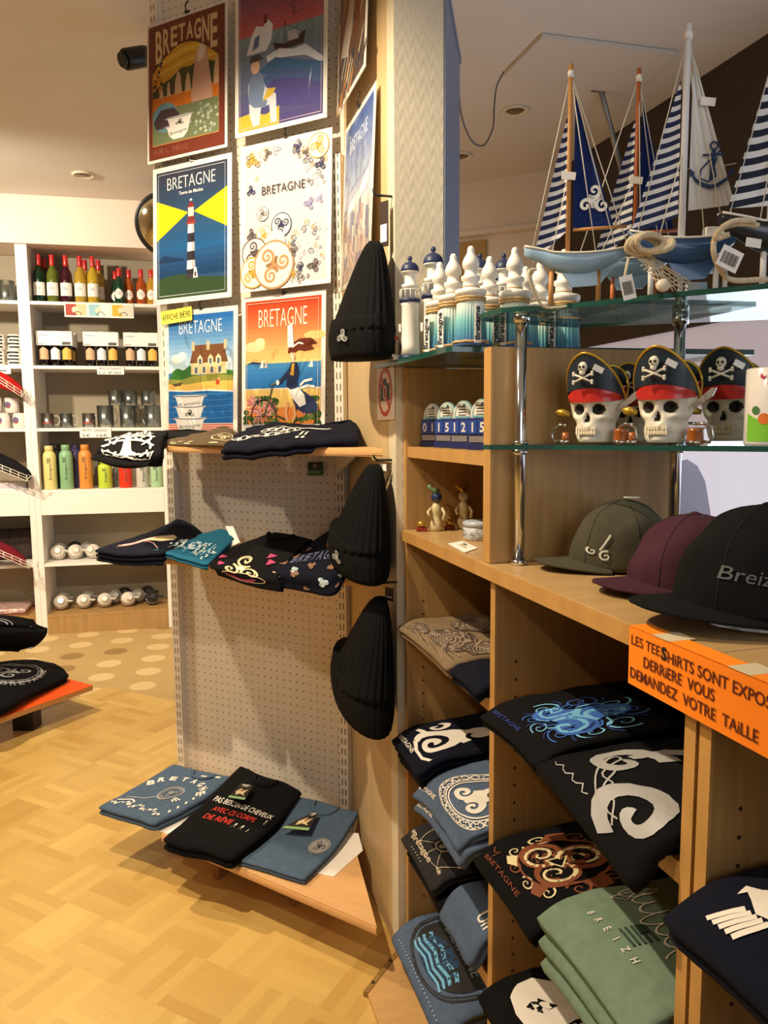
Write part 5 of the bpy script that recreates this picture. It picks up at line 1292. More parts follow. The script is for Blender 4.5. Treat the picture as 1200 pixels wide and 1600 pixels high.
for i in range(4): q.F([F[i], G[i], G[(i+1) % 4], F[(i+1) % 4]])
q.build('barcode_slip', o)
g = fabr('t', 'black t-shirt with cream and pink triskele hanging over the middle shelf edge',
    [[BO(388, 846, .06), BO(430, 832, .05), BO(486, 842, .05)], [BO(352, 862, .20), BO(402, 860, .20), BO(456, 866, .20)], [BO(330, 880, .35), BO(376, 889, .385), BO(432, 897, .395)], [BO(340, 896, .37), BO(386, 911, .405), BO(436, 920, .415)]], BLK, .018, 2, 45)
PK2 = mat('print_magenta', (190, 70, 116), .7)
a = Art(); a.push(.50, .66, .2, .36, .26); a.triskele(0, 0, 1, PCR, .11, .4); a.triskele(0, 0, .86, PCR, .05, .4); a.triskele(0, 0, .30, PW, .10, .4, .8); a.pop()
for x, y in ((.10, .46), (.18, .62), (.86, .50), (.80, .40)): a.poly([(x-.07, y-.03), (x+.05, y), (x-.02, y+.05), (x-.06, y+.06)], PK2)
for k in range(4): a.stroke([(.20+.03*k, .84+.03*k), (.45, .90+.02*k), (.70-.03*k, .86+.03*k)], .022, PK2 if k % 2 else mat('print_plum', (140, 50, 96), .7))
a.ring(.5, .86, .34, .012, PCR, 24, .10); g.print(a)
g.collar(BLK, .42, .78, .02, .12, .006)
g = fabr('t', 'navy t-shirt scattered with small triskeles, right part of the middle shelf',
    [[BO(478, 850, .05), BO(500, 838, .05), BO(528, 821, .05), BO(553, 808, .03)], [BO(448, 872, .18), BO(486, 862, .18), BO(522, 854, .18), BO(556, 848, .12)], [BO(424, 888, .36), BO(464, 892, .38), BO(506, 890, .38), BO(545, 880, .34)], [BO(438, 913, .385), BO(478, 922, .395), BO(518, 926, .40), BO(543, 893, .36)]], NVY, .018, 2, 47, None, .004)
BRZ = mat('print_bronze', (150, 112, 84), .7); ICE = mat('print_ice', (206, 222, 226), .7)
a = Art()
for x, y, c, r in ((.30, .72, BRZ, .06), (.62, .84, ICE, .07), (.30, .66, ICE, .05), (.10, .52, BRZ, .05), (.50, .60, BRZ, .05), (.76, .66, BRZ, .05), (.88, .86, ICE, .05), (.36, .96, BRZ, .04), (.78, .97, BRZ, .04), (.05, .80, PCR, .05), (.18, .40, BRZ, .05), (.93, .60, BRZ, .05), (.3, .3, BRZ, .04)):
    a.push(x, y, x*7, r, r*1.0); 
    for k in range(3): a.disc(.55*math.cos(2.09*k), .55*math.sin(2.09*k), .48, c, 14)
    for k in range(3): a.spiral(.55*math.cos(2.09*k), .55*math.sin(2.09*k), .36, 1.2, k*2., .11, NVY)
    a.pop()
g.print(a); a = Art()
for i, ch in enumerate('BRETAGNE'): a.text(ch, .22+.085*i, .54-.0*i, .16, mat('print_dusk', (96, 104, 134), .7), .02, .06, 'c') if False else a.push(.20+.085*i, .52) .push(0, 0, 0, 1, -1) .text(ch, 0, 0, .13, mat('print_dusk', (96, 104, 134), .7), .02, .065, 'c') .pop() .pop()
g.print(a, 'lettering'); a = Art(); rnd = random.Random(9)
for k in range(40): a.disc(.55+.26*rnd.random(), .22+.14*rnd.random(), .018, mat('print_flower%d' % (k % 4), ((176, 70, 44), (206, 176, 130), (120, 130, 90), (196, 110, 70))[k % 4], .7), 8)
g.print(a, 'flower_print')
# --- bottom shelf
CLAMP[0] = clamp_board([(-.04, .0), (.21, .385), (.98, .455), (.64, .0)], .140+.0016, .034)
zb = .140
o = thing('paper_liner', 'white sheet of paper lying under the right-hand blue shirt, lowest shelf', 'paper', W(540, 1340, zb))
ps = [W(x, y, zb+.001) for x, y in ((560, 1302), (567, 1329), (521, 1370), (484, 1362), (440, 1340), (520, 1300))]
q = mb(PAPER); q.prism([(p.x, p.y) for p in ps], zb+.0005, zb+.0015); q.build('sheet', o)
ps = [W(x, y, zb+.001) for x, y in ((244, 1297), (262, 1303), (350, 1262), (372, 1232), (330, 1218))]
o = thing('paper_liner', 'white sheet of paper under the left-hand blue shirt, lowest shelf', 'paper', ps[0])
q = mb(PAPER); q.prism([(p.x, p.y) for p in ps], zb+.0005, zb+.0015); q.build('sheet', o)
def b3(pts, zs): return [[W(*p, z_) for p, z_ in zip(r, zr)] for r, zr in zip(pts, zs)]
g = fabr('t', 'blue-grey t-shirt with white BRETAGNE arch, leftmost on the lowest shelf',
    b3([[(271, 1196), (300, 1203), (330, 1209), (357, 1213)], [(226, 1222), (262, 1229), (292, 1236), (318, 1243)], [(159, 1259), (190, 1267), (215, 1274), (240, 1283)]], [[.205, .200, .195, .19], [.18]*4, [.176]*4]), BLU, .030, 2, 51)
WB = PW; a = Art()
a.push(.5, .60, 0, 1, -1)
for i, ch in enumerate('BRETAGNE'):
    th = PI*(.93-.86*i/7); a.push(.40*math.cos(th), .02+.26*math.sin(th), (th-PI/2)*.5); a.text(ch, 0, 0, .10, WB, .05, .085, 'c'); a.pop()
a.pop()
a.ring(.53, .60, .15, .022, PG, 28, .12); a.ring(.53, .60, .115, .012, PG, 28, .092); a.push(.53, .60, 0, .09, .075); a.triskele(0, 0, 1, PG, .2); a.pop()
for k in range(3): a.stroke([(.69+.01*k, .66+.02*k), (.82-.02*k, .67+.025*k)], .014, WB)
p = [(.03+.9*i/60, .90+.018*math.sin(i*1.3)+.022*math.sin(i*.37)) for i in range(61)]; a.stroke(p, [.006+.028*abs(math.sin(i*.83))*abs(math.sin(i*.31)) for i in range(61)], WB); a.stroke([(.06, .87), (.22, .82), (.30, .85), (.26, .90)], .02, WB); a.stroke([(.1, .80), (.3, .76), (.44, .70)], .006, WB)
for k in range(5): a.stroke([(.93, .5+.08*k), (.98, .53+.08*k)], .02, WB)
a.rect(.58, .10, .70, .13, WB); a.rect(.74, .045, .90, .09, PW)
g.print(a); g.collar(BLU, .40, .78, .03, .16, .005)
g = fabr('t', 'black t-shirt with white and red French slogan, centre of the lowest shelf',
    b3([[(378, 1197), (408, 1213), (440, 1222), (465, 1236)], [(318, 1258), (352, 1266), (384, 1276), (420, 1288)], [(262, 1308), (292, 1316), (325, 1322), (360, 1334)]], [[.215, .205, .205, .20], [.195]*4, [.188]*4]), BLK, .042, 2, 53)
RDI = mat('print_red', (206, 52, 36), .7)
a = Art(); a.push(0, 0, 0, 1, -1)
a.text('PAS BESOIN DE CHEVEUX', .06, -.43, .058, PW, .012, .92, rot=-.02); a.text('AVEC CE CORPS', .16, -.54, .058, RDI, .012, .66); a.text('DE RÊVE', .16, -.66, .068, RDI, .016, .44); a.text('!', .95, -.53, .06, PW, .01)
for x in (.67, .77): a.poly([(x-.035, -.70), (x, -.65), (x+.035, -.70), (x+.012, -.67), (x, -.61), (x-.012, -.67)], PW); a.disc(x, -.63, .014, PW, 8)
a.text('!', .86, -.69, .05, PW, .01); a.pop(); g.print(a); g.collar(BLK, .28, .62, .02, .10, .006)
def swing(label, quad, z0, tilt=.004):
    P = [W(*p, z0) for p in quad]; o = thing('swing_tag', label, 'tag', P[0], 0, 'printed swing tags on shirts')
    q = mb(mc((40, 36, 34))); F = [q.V(p+Z*tilt) for p in P]; G = [q.V(p+Z*(tilt-.001)) for p in P]; q.F(F); q.F(list(reversed(G)))
    for i in range(4): q.F([F[i], G[i], G[(i+1) % 4], F[(i+1) % 4]])
    q.build('card', o)
    def f(u, v): return (P[0].lerp(P[1], u).lerp(P[3].lerp(P[2], u), v)+Z*tilt, Z)
    a = Art(); a.rect(0, .86, 1, 1, mc((150, 190, 130))); a.poly([(.15, .55), (.4, .30), (.55, .46), (.85, .34), (.7, .62), (.86, .76), (.5, .66), (.3, .78)], PCR); a.disc(.5, .45, .08, mc((150, 80, 60)), 10); a.rect(.2, .04, .8, .10, PW); a.rect(.3, .14, .7, .18, PW)
    a.put('print', o, f, .0006); return o
swing('dark swing tag with green hem on the black slogan shirt', [(376, 1226), (396, 1229), (382, 1252), (356, 1248)], .222)
g = fabr('t', 'blue t-shirt with round white triskele badge, right-hand on the lowest shelf',
    b3([[(467, 1246), (498, 1252), (528, 1262), (557, 1268)], [(420, 1296), (452, 1303), (486, 1312), (522, 1322)], [(375, 1341), (406, 1350), (438, 1360), (474, 1371)]], [[.180, .178, .178, .178], [.166]*4, [.160]*4]), BLU, .018, 2, 55)
a = Art(); a.disc(.84, .56, .13, PG, 26, .12); a.push(.84, .56, .6, .12, .11); a.ring(0, 0, .96, .05, NVY); a.triskele(0, 0, .85, NVY, .10); a.pop(); g.print(a); g.collar(BLU, .30, .68, .02, .14, .005)
swing('long dark swing tag draped at the collar of the badge shirt', [(488, 1272), (498, 1272), (482, 1300), (440, 1296)], .186, .004)
CLAMP[0] = None
# ================================================================== shirts in the cabinet
def pile(nm, label, s0, s1, z0, z1, c, layers, seed, group=None, nb=.29, nf=-.03, droop=.02, back=0., wr=.004, skew=0., th=None, front_in=0.):
    """one folded shirt: s range along the front, lying from n = nb at the back to nf at the front edge"""
    th = th or (z1-z0)*.8
    s0 += .010; s1 -= .010
    rows = []
    for n, dz in ((nb, back), (nb*.55, back*.5+.002), (.014, .001), (nf, -droop)):
        k = (nb-n)/(nb-nf)
        rows.append([CS(s0+(s1-s0)*u+skew*k, n+front_in*u*k, z1+dz-(.006 if u in (0, 1) else 0)) for u in (0, .33, .67, 1)])
    g = Garment(rows, wr, seed); g.build('tee_shirt', label, 'shirt', c, group, th, layers, 28, 24); return g
BAY = {}
for _z in (.825, .530, .300, .040): BAY[(0, _z)] = clamp_cab(.018, .492, _z)
for _z in (.815, .550, .303): BAY[(1, _z)] = clamp_cab(.511, 1.008, _z)
for _z in (.790, .525): BAY[(2, _z)] = clamp_cab(1.05, 1.982, _z)
CLAMP[0] = BAY[(0, .825)]
# ---- left bay, upper shelf (z .825)
g = pile('a', 'tan shirt with large dark spirals on the upper shelf of the left bay', .022, .352, .826, .862, TAN, 2, 61, nf=-.022, droop=.012, th=.028)
DK = mat('print_umber', (70, 56, 48), .75); LT = mat('print_sand', (150, 132, 110), .75)
a = Art(); 
for cx, cy, r in ((.66, .66, .24), (.40, .40, .22), (.93, .52, .16), (.30, .76, .14)):
    a.push(cx, cy, 0, r*.95, r*.62)
    a.disc(0, 0, 1.05, LT, 30)
    for k in range(2): a.spiral(0, 0, 1.0, 3.0, k*PI, .15, DK, 1, .35, 64)
    a.ring(0, 0, 1.02, .06, DK)
    a.pop()
for k in range(5): a.stroke([(.02+.05*k, .98), (.12+.07*k, .88-.02*k), (.2+.1*k, .96), (.3+.12*k, .90), (.5+.1*k, .985)], .014, DK if k % 2 else LT)
for k in range(5): a.stroke([(.75, .5+.06*k), (.86, .56+.08*k), (.98, .5+.1*k)], .014, DK if k % 2 else LT)
g.print(a)
pile('a', 'plain navy shirt beside the tan spiral shirt, upper shelf of the left bay', .350, .490, .826, .858, NVY, 2, 62, nf=-.02, droop=.01, th=.028)
CLAMP[0] = BAY[(0, .530)]
# ---- left bay, second shelf (z .53)
pile('a', 'black shirt under the white-triskele navy shirt, second shelf of the left bay', .030, .240, .531, .563, BLK, 2, 63, nf=-.026, droop=.012, th=.030)
g = pile('a', 'navy shirt with big white triskele on the second shelf of the left bay', .022, .225, .570, .606, NVY, 2, 64, nf=-.04, droop=.024, back=.02, th=.030)
a = Art(); a.push(.60, .58, 0, .42, .28)
a.spiral(.18, .30, .62, 1.55, 2.4, .25, PW, 1, .75); a.spiral(.20, -.62, .40, 1.4, .8, .20, PW, 1, .7); a.spiral(-.72, -.02, .26, 1.0, 3.6, .14, PW, 1, .6)
a.stroke([(-.3, .75), (.1, 1.0), (.6, .98), (1.0, .66), (1.1, .10), (1.0, -.5)], [.2, .18, .16, .12, .12, .10], PW); a.stroke([(.5, -.9), (.0, -.55), (-.25, -.2), (-.40, .3), (-.85, .42)], [.2, .2, .22, .2, .12], PW); a.pop()
a.push(0, 0, 0, 1, -1); a.text('BRETAGNE', .10, -.945, .075, PW, .012, .52); a.pop(); g.print(a)
pile('a', 'black shirt squeezed behind the blue knot-print shirts, second shelf of the left bay', .275, .480, .531, .548, BLK, 1, 68, nf=.06, droop=.0, th=.018)
gr = 'blue knot-print shirts stacked in two'
rows = lambda dz, ds=0.: [[CS(s+ds, n, z_+dz) for s, n, z_ in r] for r in (((.262, .29, .606), (.34, .29, .612), (.41, .29, .612), (.482, .29, .606)), ((.245, .15, .602), (.33, .15, .608), (.41, .15, .608), (.482, .15, .604)), ((.195, .005, .555), (.29, .0, .58), (.39, -.005, .588), (.478, -.008, .582)), ((.176, -.038, .508), (.27, -.042, .535), (.37, -.046, .545), (.455, -.046, .54)))]
g = Garment(rows(0), .004, 65); g.build('tee_shirt', 'upper blue shirt with white Celtic knot ring, second shelf of the left bay', 'shirt', BLU2, gr, .021, 2, 28, 24)
a = Art(); a.push(.66, .60, 0, .40, .27); a.braid(0, 0, .80, .09, 16, .035, PW, 1., 8); a.triskele(0, 0, .58, PW, .14, .6); a.ring(0, 0, .60, .04, PW); 
for k in range(16): a.disc(.80*math.cos(k*.3927), .80*math.sin(k*.3927), .03, NVY, 8)
a.pop(); a.push(0, 0, 0, 1, -1); a.text('BRETAGNE', .05, -.90, .06, PW, .02, .36); a.pop(); g.print(a)
g = Garment(rows(-.0265, .004), .004, 65); g.build('tee_shirt', 'lower blue shirt, only its printed rim showing, second shelf of the left bay', 'shirt', BLU2, gr, .021, 2, 28, 24)
a = Art(); a.push(0, 0, 0, 1, -1); a.text('BRETAGNE', .05, -.97, .06, PW, .02, .36); a.pop(); g.print(a)
CLAMP[0] = BAY[(0, .300)]
# ---- left bay, third shelf (z .30)
g = pile('a', 'charcoal shirt with cream compass lines and lettering, third shelf of the left bay', .075, .300, .326, .388, GRYD, 2, 69, nf=-.035, droop=.022, th=.024)
PCM = mat('print_ivory', (206, 190, 160), .75)
a = Art(); a.push(.58, .62, 0, .36, .25)
a.ring(0, 0, 1, .025, PCM, 8); 
for k in range(8): th = k*PI/4; a.stroke([(0, 0), (math.cos(th), math.sin(th))], .02, PCM); a.disc(1.02*math.cos(th), 1.02*math.sin(th), .05, PCM, 8)
a.disc(0, 0, .30, GRYD, 20); a.ring(0, 0, .30, .03, PCM); a.triskele(0, 0, .26, PCM); a.pop()
a.push(0, 0, 0, 1, -1); a.text('Brétagne', .14, -.88, .10, PCM, .01, .56); a.pop()
for x, y in ((.10, .80), (.90, .80)):
    for k in range(4): th = k*PI/4; a.stroke([(x-.05*math.cos(th), y-.035*math.sin(th)), (x+.05*math.cos(th), y+.035*math.sin(th))], .008, PCM)
for k in range(6): a.push(.3+.06*k, .97, k); a.disc(0, 0, .014, PCM, 6, .008); a.pop()
g.print(a)
pile('a', 'black shirt under the charcoal compass shirt, third shelf of the left bay', .085, .318, .301, .345, BLK, 2, 70, nf=-.02, droop=.008, th=.034)
g = pile('a', 'slate-blue shirt with white initials next to the divider, third shelf of the left bay', .325, .486, .301, .388, BLU2, 2, 71, nf=-.034, droop=.05, th=.032, front_in=0)
a = Art(); a.push(0, 0, 0, 1, -1); a.text('Un', .72, -.72, .09, PW, .02, .24); a.pop(); g.print(a)
CLAMP[0] = BAY[(0, .040)]
# ---- left bay, bottom (z .04)
g = pile('a', 'slate-blue shirt with dark roundel, blue waves and boats, bottom of the left bay', .022, .350, .041, .132, BLU2, 3, 72, nf=-.045, droop=.03, th=.06, skew=.02)
DKR = mat('print_black', (34, 34, 36), .75); WVB = mat('print_wave', (112, 176, 214), .75); WVD = mat('print_wavedark', (30, 62, 96), .75); GRB = mat('print_greyblue', (126, 140, 156), .75)
a = Art(); a.push(.50, .52, 0, .44, .42); a.ring(0, 0, 1, .10, DKR); a.ring(0, 0, 1, .015, BLU2); a.disc(0, .15, .86, DKR, 30, .62)
a.disc(-.0, .45, .60, WVD, 24, .34)
for k in range(4): a.stroke([(-.62+.155*i, .28+.13*k+.035*math.sin(i*1.6)) for i in range(9)], .06, WVB)
a.push(0, 0, 0, 1, -1); a.text('BRETAGNE', 0, -.08, .14, GRB, .0, 1.2, 'c'); a.pop()
for x in (-.35, .35):
    a.poly([(x-.26, -.34), (x+.26, -.34), (x+.18, -.22), (x-.18, -.22)], DKR); a.poly([(x-.02, -.38), (x-.02, -.74), (x-.22, -.40)], DKR); a.poly([(x+.02, -.38), (x+.02, -.68), (x+.22, -.40)], DKR)
for k in range(22): a.rect(-.95+.09*k, 1.06, -.90+.09*k, 1.10, GRB)
a.pop(); g.print(a)
pile('a', 'yellow shirt wedged behind the roundel shirt, bottom of the left bay', .372, .486, .041, .11, YEL, 2, 73, nf=.0, droop=.0, th=.05)
CLAMP[0] = BAY[(1, .815)]
# ---- middle bay, upper shelf (z .815)
g = pile('a', 'black shirt with blue triskele tangle on the upper shelf of the middle bay', .536, .748, .816, .848, BLK, 2, 75, nf=-.036, droop=.018, back=.016, th=.024)
B1_, B2_, B3_ = mat('print_sky', (112, 178, 216), .75), mat('print_azure', (52, 96, 176), .75), mat('print_royal', (30, 50, 120), .75)
a = Art(); a.push(.66, .54, 0, .33, .25)
for k in range(9): th = k*.7; a.push(.80*math.cos(th), .80*math.sin(th), th, .30); a.spiral(0, 0, 1, 1.5, 0, .16, (B1_, B2_)[k % 2]); a.spiral(.1, .1, 1.25, .5, 1, .12, B3_); a.pop()
for k, (c_, w_, r_) in enumerate(((B2_, .34, 1.0), (B1_, .10, .98))): a.triskele(0, 0, .95, c_, w_, .5+.1*k)
for k in range(20): th = k*.314; a.stroke([(.45*math.cos(th), .45*math.sin(th)), (.62*math.cos(th+.3), .62*math.sin(th+.3)), (.7*math.cos(th+.5), .7*math.sin(th+.5))], .04, (B2_, B3_, B1_)[k % 3])
a.pop(); a.push(0, 0, 0, 1, -1); a.text('BRETAGNE', .10, -.93, .06, B3_, .008, .50); a.pop(); g.print(a)
gS = mat('print_silver', (166, 164, 162), .55)
rows = [[CS(.765, .29, .838), CS(.84, .29, .845), CS(.92, .29, .845), CS(.998, .29, .838)], [CS(.762, .14, .842), CS(.84, .14, .85), CS(.92, .14, .85), CS(.998, .14, .845)], [CS(.757, .01, .842), CS(.84, .005, .852), CS(.92, .0, .852), CS(.992, .0, .848)], [CS(.752, -.036, .826), CS(.83, -.042, .820), CS(.91, -.046, .808), CS(.982, -.046, .79)]]
g = Garment(rows, .005, 76); g.build('tee_shirt', 'black shirt with large silver dragon spiral draped over the upper shelf of the middle bay', 'shirt', BLK, None, .024, 1, 30, 30)
a = Art(); a.push(.62, .58, 0, .46, .34)
a.spiral(.36, .46, .62, 1.3, 1.8, .30, gS, 1, .5); a.spiral(-.70, -.05, .46, 1.2, 5.2, .22, gS, -1, .4); a.stroke([(-.80, -.2), (-.86, -.6), (-.5, -.95), (0, -.86), (.5, -.62), (.9, -.5)], [.12, .2, .22, .2, .22, .12], gS); a.stroke([(.5, -.8), (.8, -.9), (.95, -.7)], [.06, .1, .16], gS)
for ph in (0, PI): a.stroke([(-.9+.075*i, -.08+.058*i+.10*math.sin(i*.9+ph)) for i in range(16)], .03, gS)
a.stroke([(-.98, -.1), (-.6, .35), (-.1, .85)], .03, gS); a.stroke([(-.2, -1.05), (.2, -1.1), (.6, -1.0), (1., -.9)], .05, gS)
a.pop(); p = [(.06+.04*i, .86+.03*math.sin(2.2*i)) for i in range(11)]; a.stroke(p, [.006+.01*abs(math.sin(i)) for i in range(11)], gS); g.print(a)
pile('a', 'black shirt beneath the silver dragon shirt, upper shelf of the middle bay', .772, .998, .816, .828, BLK, 1, 77, nf=-.02, droop=.0, th=.008, wr=.001)
CLAMP[0] = BAY[(1, .550)]
# ---- middle bay, second shelf (z .55)
g = pile('a', 'black shirt with brown and cream triskele roundel, second shelf of the middle bay', .520, .742, .551, .596, BLK, 2, 78, nf=-.040, droop=.030, back=.012, th=.030)
BR1, CR1 = mat('print_brown', (126, 66, 36), .75), mat('print_buttercream', (222, 206, 158), .75)
a = Art(); a.push(.56, .56, 0, .40, .27)
for k in range(10): th = k*.628; a.push(.86*math.cos(th), .86*math.sin(th), th, .20); a.spiral(0, 0, 1, 1.5, 2, .24, CR1 if k % 3 else BR1); a.pop()
for k in range(5): th = .6+k*1.256; a.poly([(.72*math.cos(th), .72*math.sin(th)), (1.02*math.cos(th+.2), 1.02*math.sin(th+.2)), (1.02*math.cos(th+.45), 1.02*math.sin(th+.45)), (.72*math.cos(th+.5), .72*math.sin(th+.5))], CR1 if k % 2 else BR1)
for k in range(3): th = k*2.094+.5; a.push(.34*math.cos(th), .34*math.sin(th), th, .36); a.disc(0, 0, 1.05, BR1, 22); a.disc(0, 0, .72, BLK, 20); a.spiral(0, 0, .95, 1.5, PI, .20, CR1, 1, .5); a.pop()
a.ring(0, 0, .72, .05, BR1); a.disc(0, 0, .16, BLK, 3); a.ring(0, 0, .18, .05, CR1, 3)
a.pop(); a.push(0, 0, 0, 1, -1); a.text('BRETAGNE', .08, -.93, .05, BR1, .0, .62); a.pop(); a.stroke([(.08, .78), (.14, .82), (.2, .78), (.17, .86)], .014, BR1); g.print(a)
gr = 'sage green shirts stacked in three'
for k, lab in enumerate(('topmost sage green shirt with cream script and small flag, second shelf of the middle bay', 'middle one of the three stacked sage green shirts', 'lowest of the three stacked sage green shirts')):
    g = pile('a', lab, .757+.006*k, 1.002, .551, .634-.028*k, GRN, 1 if k else 2, 79, gr, nf=-.042, droop=.022, th=.021, back=-.002, wr=.004)
    if k == 0:
        a = Art(); DG = mat('print_darkgreen', (48, 66, 58), .75)
        for i, ch in enumerate('BREIZH'): a.push(.22+.09*i, .70).push(0, 0, 0, 1, -1).text(ch, 0, 0, .038, PW, .008, align='c').pop().pop()
        a.push(.50, .585); a.rect(-.07, -.04, .0, .0, DG)
        for i in range(5): a.rect(-.07, -.04+.022*i, .075, -.029+.022*i, DG)
        a.pop()
        P_ = []
        for i in range(150):
            t = i/149; k = 6.5*2*PI*t; am = .055 if (i//23) % 3 == 0 else .030
            P_.append((.06+.66*t-.022*math.sin(k), .47+.05*t-am*math.cos(k)))
        a.stroke(P_, .0075, PW); a.stroke([(.12, .56), (.09, .46), (.13, .40), (.17, .44), (.12, .48), (.18, .52), (.13, .56)], .008, PW); g.print(a)

CLAMP[0] = BAY[(1, .303)]
# ---- middle bay, third shelf (z .303)
g = pile('a', 'black shirt with white masked ermine print, third shelf of the middle bay', .545, .760, .304, .352, BLK, 2, 83, nf=-.040, droop=.02, th=.034)
a = Art(); a.poly([(.14, .66), (.10, .58), (.20, .52), (.42, .50), (.62, .42), (.80, .30), (.92, .36), (.94, .48), (.82, .58), (.66, .66), (.60, .78), (.44, .80), (.26, .76)], PW); a.poly([(.36, .62), (.50, .56), (.54, .64), (.42, .70)], BLK); a.poly([(.66, .52), (.80, .44), (.80, .54), (.70, .58)], BLK)
for k, (x, y, r_) in enumerate(((.30, .44, .4), (.38, .36, 1.6), (.47, .40, 2.7), (.24, .40, -.3))): a.push(x, y, r_, .06, .03); a.poly([(-1, 0), (0, .9), (1, 0), (0, -.9)], PW); a.pop()
a.poly([(.5, .90), (.7, .80), (.9, .66), (.98, .72), (.96, .9), (.7, .98)], PW); g.print(a)
rows = None
g = pile('a', 'dark red and black striped shirt beside the ermine shirt, third shelf of the middle bay', .775, 1.0, .304, .350, RED, 2, 84, nf=-.035, droop=.02, th=.034)
a = Art()
for k in range(8): a.rect(0, .06+.12*k, 1, .12+.12*k, BLK)
g.print(a)
CLAMP[0] = BAY[(2, .790)]
# ---- right cabinet (z .79)
g = pile('a', 'navy shirt with white bird print in the right-hand cabinet', 1.056, 1.32, .791, .838, NVY, 2, 85, nf=-.055, droop=.025, th=.036)
a = Art(); a.push(-.13, .30, 0, .62, .66); a.poly([(.44, .50), (.52, .42), (.62, .44), (.74, .38), (.80, .52), (.74, .64), (.62, .66), (.5, .60), (.40, .56)], PW); a.poly([(.36, .54), (.44, .50), (.40, .62)], PW)
for k in range(5): a.poly([(.52+.05*k, .66), (.40+.06*k, .90), (.44+.06*k, .92), (.56+.05*k, .68)], PW)
a.poly([(.58, .42), (.66, .26), (.72, .30), (.70, .42)], PW); a.pop(); g.print(a)
CLAMP[0] = BAY[(2, .525)]
pile('a', 'dark folded shirt on the lower shelf of the right-hand cabinet', 1.07, 1.32, .526, .575, BLK, 2, 86, nf=-.02, droop=.0, th=.035)

CLAMP[0] = None
# ================================================================== orange notice on the counter edge
o = thing('notice', 'orange handwritten notice hanging from the counter edge, about the tee shirts', 'sign', CS(.92, -.013, .997), RZ_C)
q = mb(mat('orange_card', (255, 138, 26), .55)); q.at(P0, RZ_C); q.box(.921, 1.245, -.0135, -.0120, .997, 1.067); q.box(.921, 1.245, -.0135, .012, 1.0656, 1.0668); q.build('card', o)
INK = mat('marker_brown', (92, 34, 16), .6)
a = Art(); a.text('LES TEE', .005, .049, .0115, INK, .012, .054, rot=0); a.text('S', .061, .0475, .0135, mat('marker_black', (30, 16, 14), .6), .05, .010); a.text('HiRTS SONT EXPOSES', .0725, .0465, .0125, INK, .012, .166); a.text('DERRiERE  VOUS', .030, .0285, .0125, INK, .012, .118); a.text('DEMANDEZ  VOTRE  TAiLLE', .005, .0095, .0125, INK, .012, .203)
a.put('print', o, flat(CS(.921, -.0136, .997), AX, Z, -NX), .0004)
for s in (.965, 1.085):
    q = mb(mat('clear_tape', (222, 206, 170), .2)); q.at(P0, RZ_C); q.box(s, s+.03, -.0142, .02, 1.0669, 1.0673); q.build('tape', o)

# ================================================================== in the beech box
zc = 1.2566
dgl = ('01', '15', '12', '15')
def calendar(label, s, dig):
    p = CS(s, .040, zc); o = thing('perpetual_calendar', label, 'calendar', p, RZ_C+.40, 'blue perpetual calendars')
    NB_ = mat('calendar_blue', (30, 40, 92), .35, coat=.3); 
    mb(NB_).box(-.030, .030, 0, .034, 0, .012, .001).build('base', o, world=False)
    mb(NB_).box(-.029, .029, .003, .033, .0125, .060, .0015).build('frame', o, world=False)
    q = mb(mat('calendar_slot', (40, 70, 150), .3, coat=.4)); q.box(-.024, -.001, -.0005, .0026, .030, .056); q.box(.001, .024, -.0005, .0026, .030, .056); q.build('number_block', o, world=False)
    mb(mat('silver_plate', (176, 176, 186), .25, .7)).box(-.022, .022, -.0002, .0026, .014, .026).build('plate', o, world=False)
    a = Art(); a.text(dig[0], -.0125, .034, .018, PW, .02, align='c'); a.text(dig[1], .0125, .034, .018, PW, .02, align='c'); a.put('digits', o, lambda u, v: (Vector((u, -.0005, v)), Vector((0, -1, 0))), .0004, world=False)
    q = mb(mat('plaque_blue', (150, 184, 192), .4)); n = 24
    f = [q.V((.031*math.cos(PI*i/n)*.95, .010, .060+.036*math.sin(PI*i/n))) for i in range(n+1)]; b = [q.V((.031*math.cos(PI*i/n)*.95, .015, .060+.036*math.sin(PI*i/n))) for i in range(n+1)]
    q.F(list(reversed(f))); q.F(b)
    for i in range(n): q.F([f[i], f[i+1], b[i+1], b[i]])
    q.F([f[-1], f[0], b[0], b[-1]]); pl = q.build('plaque', o, world=False)
    a = Art(); a.poly([(.019*math.cos(PI*i/14), .064+.026*math.sin(PI*i/14)) for i in range(15)], PW); a.stroke([(.026*math.cos(PI*i/12), .062+.030*math.sin(PI*i/12)) for i in range(13)], .003, PW)
    for k in range(4): a.rect(-.012, .066+.0055*k, .010, .068+.0055*k, mc((40, 50, 60)))
    a.disc(.004, .086, .004, mc((60, 80, 90)), 8); a.rect(-.02, .061, .02, .065, mc((110, 160, 170)))
    a.put('print', pl, lambda u, v: (Vector((u, .010, v)), Vector((0, -1, 0))), .0004, world=False); return o
for s, d, lab in ((.058, '01', 'blue calendar block showing 01, first of the row in the beech box'), (.150, '15', 'blue calendar block showing 15, second of the row, between 01 and 12'), (.242, '12', 'blue calendar block showing 12 in the beech box'), (.335, '15', 'blue calendar block showing 15 at the near end of the row')):
    calendar(lab, s, d)
zc = 1.0655
